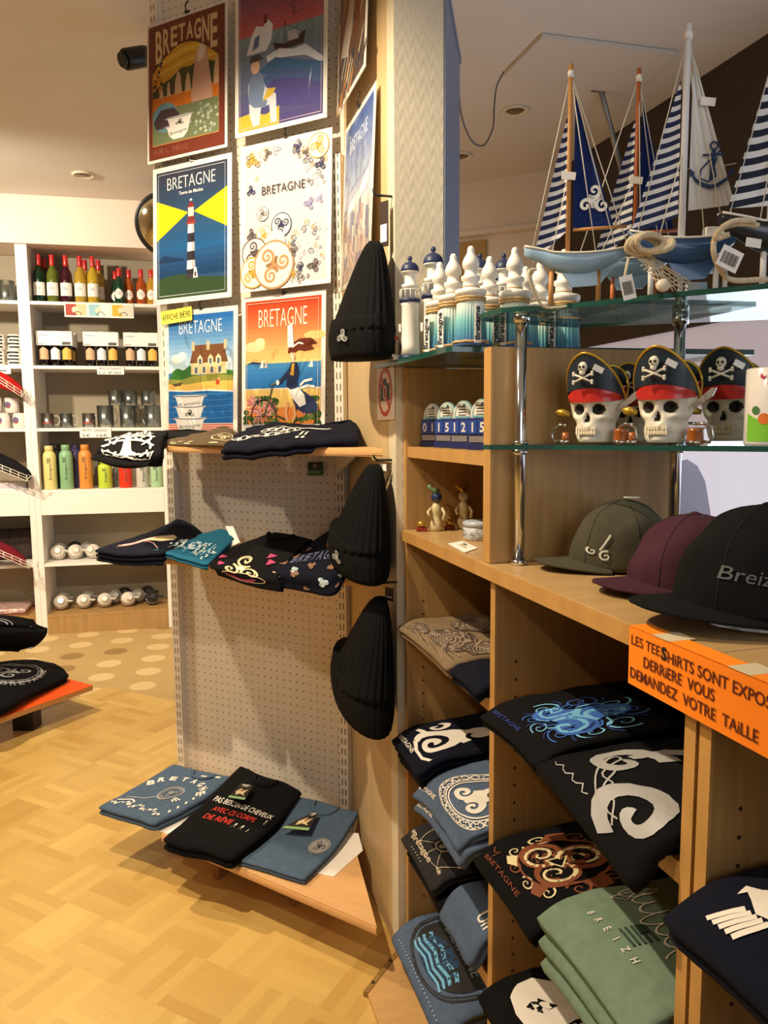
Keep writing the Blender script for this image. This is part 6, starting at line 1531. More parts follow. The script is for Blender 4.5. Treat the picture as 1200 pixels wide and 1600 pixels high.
def figurine(label, p, rz, ballc, leaf):
    o = thing('figurine', label, 'figurine', p, rz); CREAM_ = mat('figurine_cream', (206, 190, 146), .4, coat=.3, var=.15, vscale=120); GOLD = mat('gold_paint', (196, 158, 70), .3, .7)
    mb(CREAM_).lathe([(.012, 0), (.015, .004), (.014, .02), (.010, .026), (.011, .040), (.014, .048), (.009, .060), (.006, .064)], 14).build('body', o, world=False)
    q = mb(CREAM_); q.tube([(-.012, -.004, .052), (-.020, -.012, .044), (-.018, -.020, .036)], .0035, 7); q.tube([(.012, -.004, .052), (.018, -.010, .040), (.014, -.016, .026)], .0035, 7); q.build('arms', o, world=False)
    mb(mat('ball_%02x%02x%02x' % ballc, ballc, .12, coat=.8)).ball((0, -.001, .076), .0125, 16).build('head_ball', o, world=False)
    q = mb(GOLD if not leaf else mat('figurine_green', (96, 122, 92), .4)); q.tube([(0, 0, .087), (-.006, -.002, .094), (-.014, -.002, .096), (-.018, 0, .104)], [.010, .006, .004, .005], 8); q.build('crest', o, world=False)
    q = mb(GOLD); q.ball((-.034, -.006, .016), .010, 10, (1.2, 1, .8)); q.build('gilded_shell', o, world=False)
    mb(mat('red_base', (130, 34, 20), .35)).box(-.046, -.022, -.016, .006, 0, .008, .001).build('foot_block', o, world=False); return o
figurine('little cream figurine with navy ball and green crest, front one in the beech box', CN(681, 831, .055)*Vector((1, 1, 0))+Z*zc if False else Vector((W(682, 829, zc).x, W(682, 829, zc).y, zc)), .0, (34, 48, 86), True)
p = W(724, 826, zc); figurine('little figurine with pearl head behind the round tin in the beech box', Vector((p.x, p.y, zc)), .1, (206, 190, 176), False)
p = W(672, 822, zc); o = thing('price_card', 'small white blank card leaning on the front figurine', 'card', Vector((p.x, p.y, zc)), -.2)
q = mb(PAPER); q.M = Matrix.Translation((0, -.022, .012)) @ Matrix.Rotation(-.5, 4, 'Y') @ Matrix.Rotation(-.35, 4, 'X'); q.box(-.0, .028, 0, .0012, 0, .026); q.build('card', o, world=False)
q = mb(mat('clear_stand', (206, 206, 206), .1)); q.box(.002, .024, -.024, -.006, 0, .003); q.build('stand', o, world=False)
p = W(738, 842, zc); o = thing('round_tin', 'round pale tin with blue line drawing in the beech box', 'tin', Vector((p.x+.012, p.y, zc)))
mb(mat('tin_grey', (196, 200, 206), .3, coat=.3)).lathe([(.030, 0), (.0315, .002), (.0315, .026), (.030, .027)], 28).build('body', o, world=False)
mb(mat('tin_lid', (176, 184, 194), .3, coat=.3)).lathe([(.0322, .0271), (.0322, .036), (.028, .0385), (0, .039)], 28).build('lid', o, world=False)
a = Art(); rnd = random.Random(12)
for k in range(26): x, y = rnd.uniform(-.055, .04), rnd.uniform(.004, .023); a.stroke([(x, y), (x+.003, y+rnd.uniform(-.004, .004)), (x+.008, y+rnd.uniform(-.003, .003))], .001, mc((60, 74, 110)))
a.put('print', o, lambda u, v: (Vector((.0316*math.sin(u/.0316), -.0316*math.cos(u/.0316), v)), Vector((math.sin(u/.0316), -math.cos(u/.0316), 0))), .0003, world=False)
o = thing('price_card', 'flat white price card lying on the counter in front of the tin', 'card', W(718, 856, zc)); ps = [W(*q_, zc) for q_ in ((700, 850), (722, 846), (747, 857), (726, 864))]
mb(PAPER).prism([(p.x, p.y) for p in ps], zc+.0002, zc+.0012).build('card', o)
a = Art(); a.rect(.4, .3, .6, .7, mc((190, 176, 130))); a.rect(.65, .3, .85, .5, mc((90, 90, 90))); a.put('print', o, lambda u, v: (ps[0].lerp(ps[1], u).lerp(ps[3].lerp(ps[2], u), v)+Z*.0012, Z), .0003)
# ================================================================== model lighthouses on the kinked glass plate
ZG = 1.4447
def make_grad():
    k = NB('lighthouse_paint'); v, x, y, z = k.obj()
    rp = k.n('ShaderNodeValToRGB'); k.lk(k.math('DIVIDE', z, .105), rp.inputs[0]); e = rp.color_ramp.elements
    e[0].position = .06; e[0].color = (*lin((52, 96, 150)), 1); e[1].position = .92; e[1].color = (*lin((236, 232, 222)), 1)
    for p, c in ((.26, (74, 144, 170)), (.45, (120, 186, 188)), (.66, (206, 222, 214))): q = e.new(p); q.color = (*lin(c), 1)
    k.lk(rp.outputs[0], k.b.inputs['Base Color']); k.b.inputs['Roughness'].default_value = .55
    return k.m
LHP = make_grad()
LW = mat('lighthouse_white', (234, 230, 222), .55); LN = mat('lighthouse_navy', (38, 48, 84), .45)
def lh_blue(sc):
    o = thing('model_lighthouse', '', 'model lighthouse'); s = sc
    q = mb(LHP); n = 60
    def f(u, v):
        r = (.0318-.0065*v)*(1+(.018*(1 if int(u*n) % 2 else -1)))
        th = 2*PI*u; return (s*r*math.cos(th), s*r*math.sin(th), s*(.004+.094*v))
    q.grid(f, n, 10, cu=True, smooth=False); q.lathe([(.0335*s, 0), (.0345*s, .003*s), (.033*s, .006*s), (0, .0065*s)], 28); q.build('tower', o, world=False)
    for zz, r in ((.008, .0338), (.0865, .0275), (.0915, .0278)):
        q = mb(ROPE); q.tube([(s*r*math.cos(2*PI*i/28), s*r*math.sin(2*PI*i/28), s*(zz+.0006*math.sin(i*2.2))) for i in range(28)], .0028*s, 6, closed=True); q.build('rope_band', o, world=False)
    q = mb(LW); q.lathe([(.022*s, .095*s), (.0295*s, .098*s), (.0305*s, .102*s), (.0305*s, .106*s), (.027*s, .108*s), (.0165*s, .109*s), (.0150*s, .113*s), (.0150*s, .124*s), (.0185*s, .1265*s), (.0185*s, .133*s), (.0125*s, .136*s), (.0115*s, .147*s), (.0158*s, .150*s), (.0164*s, .158*s), (.0140*s, .166*s), (.0085*s, .175*s), (.0068*s, .179*s), (.0070*s, .184*s), (.0045*s, .1895*s), (0, .191*s)], 28)
    q.build('lantern', o, world=False)
    q = mb(ROPE); q.tube([(s*.0155*math.cos(2*PI*i/20), s*.0155*math.sin(2*PI*i/20), s*.1135) for i in range(20)], .0011*s, 5, closed=True); q.build('twine', o, world=False)
    q = mb(LW); q.at((-.022*s, -.0275*s, .004*s), -.55); q.box(-.0068*s, .0068*s, -.0025*s, 0, 0, .072*s, .0008); bd = q.build('name_board', o, world=False)
    a = Art(); a.text('Bretagne', .0034*s, .006*s, .0105*s, mc((24, 28, 44)), .03, .062*s, 'l', PI/2)
    m_ = Matrix.Translation((-.022*s, -.0275*s, .004*s)) @ Matrix.Rotation(-.55, 4, 'Z')
    a.put('print', bd, lambda u, v: (m_ @ Vector((u, -.0026*s, v)), (m_.to_3x3() @ Vector((0, -1, 0)))), .0003, world=False)
    q = mb(mat('boat_pale', (206, 214, 220), .5)); q.at((.004*s, -.0345*s, .004*s), -.1); q.prism([(-.006*s, -.002*s), (.006*s, -.002*s), (.006*s, .0*s), (-.006*s, .0*s)], 0, .001); q.build('foot_plate', o, world=False)
    return o
def lh_navy(sc):
    o = thing('model_lighthouse', '', 'model lighthouse'); s = sc
    mb(LW).lathe([(.0215*s, .009*s), (.0200*s, .03*s), (.0185*s, .118*s), (.0215*s, .124*s)], 26).build('tower', o, world=False)
    mb(LN).lathe([(.025*s, 0), (.0258*s, .003*s), (.024*s, .0085*s), (0, .009*s)], 26).build('base', o, world=False)
    mb(LN).lathe([(.0225*s, .1245*s), (.0245*s, .127*s), (.0245*s, .131*s), (.0225*s, .1325*s)], 26).build('gallery', o, world=False)
    q = mb(LW); q.lathe([(.0135*s, .133*s), (.0130*s, .156*s), (.0185*s, .158*s), (.0185*s, .164*s), (.0125*s, .166*s), (.0120*s, .188*s), (.0185*s, .190*s), (.0200*s, .1925*s)], 26)
    for i in range(12): th = 2*PI*i/12; q.tube([(.0228*s*math.cos(th), .0228*s*math.sin(th), .132*s), (.0228*s*math.cos(th), .0228*s*math.sin(th), .152*s)], .0009*s, 5)
    q.tube([(.0228*s*math.cos(2*PI*i/24), .0228*s*math.sin(2*PI*i/24), .152*s) for i in range(24)], .0011*s, 5, closed=True); q.build('lantern', o, world=False)
    mb(LN).lathe([(.0205*s, .193*s), (.0205*s, .196*s), (.0185*s, .204*s), (.013*s, .2105*s), (.004*s, .2145*s), (.0035*s, .216*s), (.0052*s, .219*s), (.0052*s, .223*s), (.003*s, .2265*s), (0, .227*s)], 26).build('dome', o, world=False)
    mb(LW).box(-.026*s, -.0205*s, -.006*s, .002*s, .06*s, .078*s, .001).build('wall_lantern', o, world=False)
    return o
gB, gN = 'rope-bound blue and white lighthouses', 'navy-domed white lighthouses'
def lh(kind, px, py, Y, top, lab, rz=0.):
    p = AY(px, py, Y); zt = AY(px, top, Y).z; h = zt-ZG
    o = lh_blue(h/.191) if kind == 'b' else lh_navy(h/.227)
    return place(o, Vector((p.x, p.y, ZG)), rz, lab, gB if kind == 'b' else gN)
lh('n', 641, 545, 1.675, 400, 'navy-domed white lighthouse furthest left on the glass plate')
lh('n', 677, 545, 1.745, 385, 'taller navy-domed lighthouse, second from the left, behind the blue ones')
lh('b', 687, 540, 1.575, 409, 'small rope-bound lighthouse, leftmost of the blue-footed ones', -.2)
lh('b', 708, 540, 1.495, 396, 'rope-bound lighthouse just left of the big front lighthouse', -.15)
lh('b', 735, 540, 1.425, 384, 'largest rope-bound lighthouse at the front corner of the glass plate', .95)
lh('b', 764, 540, 1.575, 400, 'rope-bound lighthouse behind, between the two big ones', .9)
lh('b', 803, 540, 1.462, 386, 'big rope-bound lighthouse behind the first chrome pole', -.1)
lh('n', 749, 540, 1.66, 396, 'navy-domed lighthouse peeping out behind the largest front one')
lh('n', 786, 540, 1.66, 396, 'navy-domed lighthouse behind, left of the big one at the pole')
lh('n', 775, 540, 1.76, 418, 'small navy-domed lighthouse at the very back of the glass plate')
lh('b', 820, 540, 1.57, 416, 'rope-bound lighthouse half hidden behind the big one at the pole', -.2)
lh('b', 842, 540, 1.69, 408, 'rope-bound lighthouse under the bow of the pale blue sailboat', -.4)
lh('b', 879, 540, 1.60, 389, 'rope-bound lighthouse standing behind the pale blue sailboat', -.1)
# tiny sailboat ornament and price card in front of the left lighthouses
p = CS(.075, -.035, ZG); o = thing('boat_ornament', 'tiny sailboat ornament with red pennant at the left end of the glass plate', 'ornament', p, .3)
q = mb(LW); q.grid(lambda u, v: ((u-.5)*.034, (v-.5)*.012*math.sin(PI*(.06+.88*u)), .004+.006*(2*v-1)**2+.004*(2*u-1)**2), 12, 6); q.box(-.012, .012, -.004, .004, 0, .006, .0015); q.build('hull', o, world=False)
mb(mat('mast_brown', (120, 84, 50), .6)).tube([(0, 0, .008), (0, 0, .048)], .0009, 6).build('mast', o, world=False)
q = mb(LN); q.at((0, 0, 0)); F = [q.V(t) for t in ((.002, -.0004, .012), (.014, -.0004, .012), (.002, -.0004, .042))]; G = [q.V(t) for t in ((.002, .0004, .012), (.014, .0004, .012), (.002, .0004, .042))]; q.F(F); q.F(list(reversed(G)))
for i in range(3): q.F([F[i], G[i], G[(i+1) % 3], F[(i+1) % 3]])
q.build('sail', o, world=False)
q = mb(mc((170, 40, 36))); q.box(-.009, 0, -.0004, .0004, .044, .050); q.build('pennant', o, world=False)
mb(BLACKP).ball((-.022, -.004, .005), .005, 10).build('bollard', o, world=False)

# ================================================================== sailboats on the upper glass shelf
ZT = 1.4933
def stripes(name, n, tilt=.18, c0=(30, 40, 80), c1=(228, 226, 222)):
    k = NB(name); v, x, y, z = k.obj()
    t = k.math('FRACT', k.math('MULTIPLY', k.math('SUBTRACT', z, k.math('MULTIPLY', x, tilt)), n))
    k.lk(k.mix(k.math('GREATER_THAN', t, .52), lin(c0), lin(c1)), k.b.inputs['Base Color']); k.b.inputs['Roughness'].default_value = .85; return k.m
STR = stripes('sail_stripes', 72, .30); STR2 = stripes('sail_stripes_wide', 56, .22, (26, 30, 52))
NAVYC = cloth('sail_navy', (28, 44, 96)); WHC = cloth('sail_white', (232, 230, 226), .04)
def sail(par, name, pts, mt, belly=.006, art=None, th=.0008):
    A, B, C3 = [Vector(p) for p in pts]            # head, tack, clew in the boat's x-z plane
    def f(u, v):
        p = A.lerp(B.lerp(C3, u), v); w = math.sin(PI*u)*math.sin(PI*min(1, v*1.0)*.9)*belly
        return Vector((p[0], w+p[1]*0, p[2] if len(p) > 2 else p[1]))
    q = mb(mt)
    g0 = q.grid(lambda u, v: f(u, v)-Vector((0, th/2, 0)), 12, 16); g1 = q.grid(lambda u, v: f(u, v)+Vector((0, th/2, 0)), 12, 16)
    o = q.build(name, par, world=False)
    if art: 
        def fm(x, z):
            # invert the triangle: x, z in boat plane
            return (Vector((x, .0, z))+Vector((0, -.0006+0*belly, 0)), Vector((0, -1, 0)))
        art.put('emblem', o, fm, .0012, world=False)
    return o
def hull_mesh(q, L, b, dk, dp, keel, mdeck, mside, sheer=.010):
    def sec(u):
        w = b*math.sin(PI*min(1, .04+.90*u))**.75 if u < .55 else b*(1-.45*((u-.55)/.45)**2)
        return w
    q.use(mside)
    def f(u, v):
        a = PI*(v-.5); x = (u-.5)*L; w = sec(u); top = dk+sheer*(2*u-1)**2+(sheer*.6 if u < .2 else 0)*(1-u/.2); d = dp*(math.sin(PI*(.12+.80*u))**.7)
        return (x-(.012 if u < .1 else 0)*(1-u/.1), w*math.sin(a), top-d*math.cos(a)**.7 if abs(v-.5) < .499 else top)
    g = q.grid(f, 24, 14)
    for side in (0, 24): q.F([g[j][side] for j in range(15)])
    q.use(mdeck)
    for i in range(24): q.F([g[0][i], g[14][i], g[14][i+1], g[0][i+1]])
    for j in (0, 14): q.tube([g[j][i].co for i in range(25)], .0018, 5)
    q.use(mside)
    if keel:
        P = [(-.18*L, dk-dp*.9), (-.08*L, dk-dp-keel), (.20*L, dk-dp-keel*.9), (.34*L, dk-dp*.7)]
        F = [q.V((x, -.003, z)) for x, z in P]; G = [q.V((x, .003, z)) for x, z in P]; q.F(F); q.F(list(reversed(G)))
        for i in range(4): q.F([F[i], G[i], G[(i+1) % 4], F[(i+1) % 4]])
def boat(label, base, rz, L, dk, mastx, mastH, cm, ch, cdeck, jib, main, mjib, mmain, emblem=None, legs=((-.02, 'w'),), legc=None, boom=None, stern=None, dp=.030, keel=.020, rig=True, mr=.0036, tagp=None):
    o = thing('model_sailboat', label, 'model sailboat', base, rz, 'model sailboats on the top glass shelf')
    mh = mat('hull_%02x%02x%02x' % ch, ch, .35, coat=.4, var=.08, vscale=40); md = mat('deck_%02x%02x%02x' % cdeck, cdeck, .55); mm = mat('mast_%02x%02x%02x' % cm, cm, .5)
    q = MB(); hull_mesh(q, L, L*.135, dk, dp, keel, md, mh); q.build('hull', o, world=False)
    q = mb(mm); q.tube([(mastx, 0, dk-.002), (mastx, 0, dk+mastH)], mr, 10); mst = q.build('mast', o, world=False)
    q = mb(PAPER); q.tube([(mastx, 0, dk+mastH*.93), (mastx, 0, dk+mastH*.965)], mr*1.25, 10); q.build('band', mst, world=False)
    sail(o, 'jib', [(a, 0, b) for a, b in jib], mjib)
    ms = sail(o, 'mainsail', [(a, 0, b) for a, b in main], mmain, .004, emblem)
    if boom: q = mb(mm); q.tube([(boom[0], 0, boom[2]), (boom[1], 0, boom[2]+.003)], mr*.75, 8); q.build('boom', o, world=False)
    if rig:
        q = mb(mat('rigging', (214, 206, 188), .7)); top = (mastx, 0, dk+mastH*.95)
        for x, y, z in ((-L*.50, 0, dk+.008), (L*.36, -L*.05, dk+.003), (L*.50, 0, dk+.006), (L*.14, -L*.12, dk)): q.tube([top, (x, y, z)], .0009, 5)
        q.tube([(mastx, -.002, dk+mastH*.45), (-L*.30, -L*.07, dk)], .0009, 5); q.build('rigging', o, world=False)
    q = mb(mat('legs_%02x%02x%02x' % (legc or cm), legc or cm, .5))
    for x in legs: q = mb(mat('legs_%02x%02x%02x' % (legc or cm), legc or cm, .5)); q.tube([(x, 0, 0), (x, 0, dk-dp*.75)], .0042, 9); q.build('leg', o, world=False)
    if stern: q = mb(md); q.box(stern[0], stern[1], -L*.06, L*.06, dk-.002, dk+stern[2], .001); q.build('cabin', o, world=False)
    q = mb(PAPER); q.M = Matrix.Translation((tagp or (mastx-.004, -.005, dk+mastH*.42))) @ Matrix.Rotation(.12, 4, 'Y'); q.box(-.008, .014, -.0008, 0, -.006, .006, .0003); q.build('price_tag', o, world=False)
    return o
RP = mat('rope_pale', (206, 190, 160), .9, var=.2, vscale=200, bump=.4, bscale=500)
# 1: pale blue hull, navy triskele mainsail
p = AY(905, 470, 1.275)
a = Art(); a.triskele(.020, .164, .029, WHC, .0062, PI/2, 1.25)
boat('pale blue sailboat with navy triskele mainsail and wooden mast', Vector((p.x, p.y, ZT)), -.10, .154, .080, -.020, .292, (186, 130, 70), (150, 180, 204), (222, 214, 200),
     [(-.023, .300), (-.076, .070), (-.022, .118)], [(-.012, .326), (-.012, .122), (.052, .122)], STR, NAVYC, a, (-.045, .030), None, (-.012, .072, .120), None)
# 2: behind it, orange mast
p = AY(975, 470, 1.385)
boat('sailboat with reddish mast standing behind the pale blue one', Vector((p.x, p.y, ZT)), -.10, .160, .094, .015, .318, (178, 94, 46), (146, 176, 200), (222, 214, 200),
     [(.011, .330), (-.062, .070), (.010, .145)], [(.022, .360), (.022, .150), (.082, .140)], STR, NAVYC, None, (-.02, .05), None, (.02, .09, .140), None)
# 3: dark blue hull, white anchor mainsail
p = AY(1070, 450, 1.215); ANC = mat('anchor_ink', (44, 66, 104), .8)
a = Art(); a.push(.034, .196, -.06, .021, .021)
a.stroke([(0, 1.15), (0, -.95)], .26, ANC); a.ring(0, 1.4, .26, .14, ANC, 16); a.stroke([(-.75, .72), (.75, .86)], .16, ANC); a.stroke([(-1.4, -.55), (-1.1, -1.0), (-.5, -1.35), (0, -1.45), (.5, -1.3), (1.1, -.85), (1.4, -.3)], [.06, .22, .28, .3, .28, .22, .06], ANC); a.poly([(-1.6, -.2), (-1.15, -.55), (-1.5, -.85)], ANC); a.poly([(1.6, .1), (1.55, -.55), (1.1, -.35)], ANC)
a.stroke([(.5, 1.2), (.15, .7), (-.3, .3), (-.8, -.3), (-.8, -.9), (-.2, -1.1), (.3, -.7), (.1, 0), (.25, .6)], .13, ANC); a.pop()
boat('dark blue sailboat with white mast and white anchor sail', Vector((p.x, p.y, ZT)), -.06, .150, .088, -.008, .312, (226, 226, 226), (50, 84, 130), (232, 228, 222),
     [(-.016, .322), (-.086, .098), (-.014, .124)], [(.001, .356), (.001, .132), (.070, .140)], STR, WHC, a, (-.052, .046), (228, 224, 220), None, (.026, .054, .018), .036, .024, True, .0052, (.020, -.005, .088+.200))
# 4: at the right picture edge
p = AY(1232, 450, 1.115)
boat('sailboat cut by the right picture edge with wide-striped sail and black keel', Vector((p.x, p.y, ZT)), .12, .190, .082, -.032, .262, (226, 226, 226), (24, 26, 32), (232, 228, 222),
     [(-.034, .320), (-.096, .105), (-.036, .110)], [(-.026, .330), (-.026, .105), (.06, .11)], STR2, STR2, None, (-.04, .05), (228, 224, 220), None, (-.02, .02, .026), .040, .0, True, .0052, (-.084, -.04, .050))
# ropes and net on the bows
def ropething(label, paths, r=.0042, extra=None):
    o = thing('rope_coil', label, 'rope', paths[0][0], 0, None)
    q = mb(RP)
    for P in paths: q.tube([crom(P, i/(6*len(P))) for i in range(6*len(P)+1)], r, 8)
    q.build('rope', o); return o
b = AY(1000, 385, 1.165)
co = [[b+Vector((.024*math.cos(t), -.006+.006*math.sin(2*t), .012*math.sin(t)))+Vector((.0008*t, -.001*t, .0012*math.sin(t*1.3))) for t in [2*PI*i/14 for i in range(44)]]]
o = ropething('thick pale rope coil with a net and shell hanging from the dark blue bow', co, .0048)
q = mb(RP); nA, nB2 = AY(1003, 398, 1.16), AY(1060, 452, 1.145)
for k in range(9):
    f0 = (k-4)/4; q.tube([nA+Vector((f0*.010, 0, 0)), nA.lerp(nB2, .5)+Vector((f0*.012, -.002, .004*math.sin(k))), nB2+Vector((f0*.030, 0, -.004+.006*abs(f0)))], .0011, 5)
for k in range(7):
    t = (k+1)/8; c = nA.lerp(nB2, t); w = .010+.020*t
    q.tube([c+Vector((w*g, -.001, .004*math.sin(3*g+k))) for g in (-1, -.5, 0, .5, 1)], .0011, 5)
q.build('net', o); mb(mat('shell', (226, 212, 190), .4)).ball(AY(1036, 446, 1.138), .0105, 14, (1, .8, .9)).build('shell', o)
q = mb(RP); q.tube([AY(982, 404, 1.16), AY(976, 432, 1.16), AY(985, 440, 1.16)], .0022, 6); q.build('tag_string', o)
def card(par, c, eu, w, h, name='barcode_card', bars=True):
    eu = Vector(eu).normalized(); ev = Z-eu*eu.z; n_ = eu.cross(Z).normalized()
    if n_.y > 0: n_ = -n_
    q = mb(PAPER); v = [c, c+eu*w, c+eu*w+ev*h, c+ev*h]; F = [q.V(p_) for p_ in v]; G = [q.V(p_-n_*.0008) for p_ in v]; q.F(F); q.F(list(reversed(G)))
    for i in range(4): q.F([F[i], G[i], G[(i+1) % 4], F[(i+1) % 4]])
    k = q.build(name, par); a = Art()
    for i in range(12): a.rect(.12+.062*i, .2, .12+.062*i+(.03 if i % 3 else .045), .75, mc((70, 66, 66)))
    a.put('print', k, flat(c, eu*w, ev*h, n_), .0004)
card(o, AY(975, 470, 1.155), (1, .1, .25), .020, .036)
b = AY(1135, 372, 1.03)
o = ropething('rope draped over the striped right-hand sailboat down to the glass', [[AY(1185, 352, 1.02), AY(1150, 350, 1.02), AY(1122, 362, 1.03), AY(1115, 392, 1.03), AY(1128, 425, 1.04), AY(1148, 438, 1.05), AY(1200, 436, 1.06)], [AY(1180, 346, 1.015), AY(1150, 345, 1.015), AY(1128, 356, 1.02), AY(1120, 372, 1.025), AY(1140, 366, 1.02)]], .0036)
card(o, AY(1118, 412, 1.02), (1, .1, -.45), .030, .030)
b = AY(830, 432, 1.262)
o = ropething('thin rope trailing from the bow of the pale blue sailboat to the glass', [[AY(832, 420, 1.245), AY(826, 428, 1.24), AY(830, 445, 1.24), AY(840, 468, 1.245), AY(852, 480, 1.25), AY(875, 480, 1.252), AY(900, 476, 1.25)], [AY(838, 421, 1.245), AY(826, 424, 1.242), AY(828, 440, 1.24)]], .0022)
# small white-legged stool next to the boats
p = AY(1085, 455, 1.30); o = thing('model_hut', 'small white and pale blue model bench between the two right-hand sailboats', 'model', Vector((p.x, p.y, ZT)), -.1)
q = mb(LW); q.box(-.03, .05, -.014, .014, .056, .062, .001); q.build('top', o, world=False)
for x in (-.025, .045): mb(LW).box(x-.003, x+.003, -.012, -.006, 0, .056).build('leg', o, world=False)
mb(mat('pale_blue_wood', (176, 196, 210), .6)).box(-.012, .018, -.008, .012, .0, .040, .001).build('box', o, world=False)

# ================================================================== pirate skulls on the middle glass shelf
ZM = 1.2703
BONE = mat('bone', (208, 201, 184), .5, var=.12, vscale=70, coat=.1); SOCK = mat('socket_dark', (34, 26, 20), .7)
HAT = mat('hat_leather', (26, 40, 52), .45, var=.2, vscale=50, coat=.2); GOLDT = mat('gold_trim', (186, 150, 52), .35, .6); BANDR = mat('bandana_red', (176, 34, 28), .4, coat=.25, var=.12, vscale=40)
STEEL = mat('blade_steel', (206, 208, 208), .22, .8); AMB = mat('amber_beer', (150, 82, 30), .2, coat=.5, var=.4, vscale=90)
def skull_proto():
    o = thing('pirate_skull', '', 'skull ornament'); q = MB(); q.mats = [BONE, SOCK]
    nu, nv = 128, 96
    def gs(a, b, w): return math.exp(-((a/w[0])**2+(b/w[1])**2))
    def f(th, v):                     # th: azimuth, 0 = front (-y); v: 0 bottom .. 1 top
        z = .004+.112*v
        cran = max(0., 1-((z-.076)/.044)**2)**.5 if z > .076 else 1.
        if z <= .076:
            t = z/.076; wx = .027+.020*t**.8-.004*math.exp(-((t-.5)/.12)**2); wf = .036+.004*t; wb = .016+.030*t**1.5
            if t < .12: k = .80+.20*(t/.12)**.5; wx *= k; wf *= k; wb *= k
        else: wx, wf, wb = .047*max(cran, .02), .040*max(cran, .02), .046*max(cran, .02)
        s_, c_ = math.sin(th), math.cos(th)
        x = wx*s_; y = -wf*c_ if c_ > 0 else -wb*c_
        ax = x; fr = max(0., c_)
        d = 0.
        if fr > 0:
            d -= .016*(gs(ax-.0180, z-.060, (.0105, .0095))+gs(ax+.0180, z-.060, (.0105, .0095)))   # eye sockets
            d -= .011*gs(ax, z-.044, (.0056, .0080))                                                # nose
            d += .0040*(gs(abs(ax)-.028, z-.045, (.010, .006)))                                     # cheekbones
            d += .0035*gs(abs(ax)-.016, z-.0755, (.014, .004))                                      # brow
            d -= .0032*gs(abs(ax)-.030, z-.036, (.008, .010))                                       # hollow cheek
            d += .0030*gs(ax, z-.031, (.020, .009))                                                 # muzzle
            d += .0030*gs(ax, z-.008, (.014, .006))                                                 # chin
            d -= .0016*gs(ax, z-.0180, (.022, .0016))
        L = math.hypot(x, y) or 1
        return Vector((x+d*x/L*.5, y+d*y/L, z))
    g = [[q.V(f(2*PI*i/nu-PI, j/nv)) for i in range(nu)] for j in range(nv+1)]
    for j in range(nv):
        for i in range(nu):
            vs = [g[j][i], g[j][(i+1) % nu], g[j+1][(i+1) % nu], g[j+1][i]]; c = sum((v_.co for v_ in vs), Vector())/4
            e = ((abs(c.x)-.0180)/.0108)**2+((c.z-.060)/.0094)**2 < 1 and c.y < -.004
            n_ = c.y < -.01 and abs(c.x) < .0062*(1-(c.z-.037)/.019) and .0375 < c.z < .054
            q.i = 1 if (e or n_) else 0; q.F(vs, True)
    q.F(list(reversed(g[0]))); q.F(g[-1]); q.build('skull', o, world=False)
    q = mb(mat('teeth', (222, 210, 180), .35, coat=.3))
    for row, z0, z1 in ((0, .0235, .0300), (1, .0165, .0228)):
        for k in range(8):
            if row == 0 and k == 5: continue
            t = (k-3.5)*.0046; yy = -.0395+.30*t*t*20*.35; q.at((t, yy, 0), t*14); q.box(-.0020, .0020, -.0022, .003, z0, z1, .0006)
    q.at(); q.build('teeth', o, world=False)
    q = mb(BANDR)
    def bd(u, v):
        th = 2*PI*u-PI; b_ = .0485+.0016*math.sin(v*9+u*14)*1+.0012*math.sin(PI*v); return (b_*math.sin(th), -(.0425 if math.cos(th) > 0 else .048)*math.cos(th)-.0006, .0755+.024*v+.004*math.cos(th)*-1)
    q.grid(bd, 60, 8, cu=True); q.build('bandana', o, world=False)
    for sgn, nm in ((1, 'hat_front'), (-1, 'hat_back')):
        q = mb(HAT)
        def ht(u, v, off=0.):
            a = (u-.5)*2; th = a*1.62; w = 1
            topz = .104+(.050 if sgn > 0 else .034)*(1-abs(a)**1.6)-.030*abs(a)**2; z = .0955+(topz-.0955)*v-.020*abs(a)**2*(1-v)
            return Vector(((.0495+off)*math.sin(th)*(1+.06*abs(a)), -sgn*((.044+off)*math.cos(th)+.008*v*(1-abs(a))), z))
        q.grid(lambda u, v: ht(u, v), 36, 12); q.grid(lambda u, v: ht(u, v, -.003), 36, 12)
        for e_ in (0, 1): pass
        hf = q.build(nm, o, world=False)
        q = mb(GOLDT); q.tube([ht(i/40, 1.0)-Vector((0, 0, 0)) for i in range(41)], .0022, 7); q.build('gold_trim', hf, world=False)
    q = mb(HAT); q.lathe([(.040, .090), (.036, .118), (.024, .134), (0, .139)], 30, True, (0, 0)); q.build('hat_crown', o, world=False)
    # skull and crossbones badge
    q = mb(BONE); c = Vector((0, -.0555, .124))
    q.ball(c+Vector((0, 0, .006)), .0085, 14, (1, .6, 1.1)); q.ball(c+Vector((0, -.001, -.003)), .0055, 12, (1, .7, .9))
    for s_ in (-1, 1):
        a_, b_ = c+Vector((-.017*s_, .001, -.005)), c+Vector((.017*s_, .001, -.019)); q.tube([a_, b_], .0019, 7)
        for e_ in (a_, b_):
            q.ball(e_+Vector((0, 0, .0018)), .0028, 8); q.ball(e_-Vector((0, 0, .0018)), .0028, 8)
    bdg = q.build('badge', o, world=False)
    q = mb(SOCK); 
    for s_ in (-1, 1): q.ball(c+Vector((.0034*s_, -.0046, .0065)), .0024, 8)
    q.ball(c+Vector((0, -.0052, .0015)), .0012, 6); q.build('badge_eyes', bdg, world=False)
    # sabre hilt on one side, blade on the other
    q = mb(GOLDT); q.tube([(-.036, -.030, .052), (-.050, -.036, .055), (-.056, -.030, .053)], [.004, .007, .005], 9); q.ball((-.050, -.034, .056), .008, 12, (1.4, .8, .7)); q.build('sabre_hilt', o, world=False)
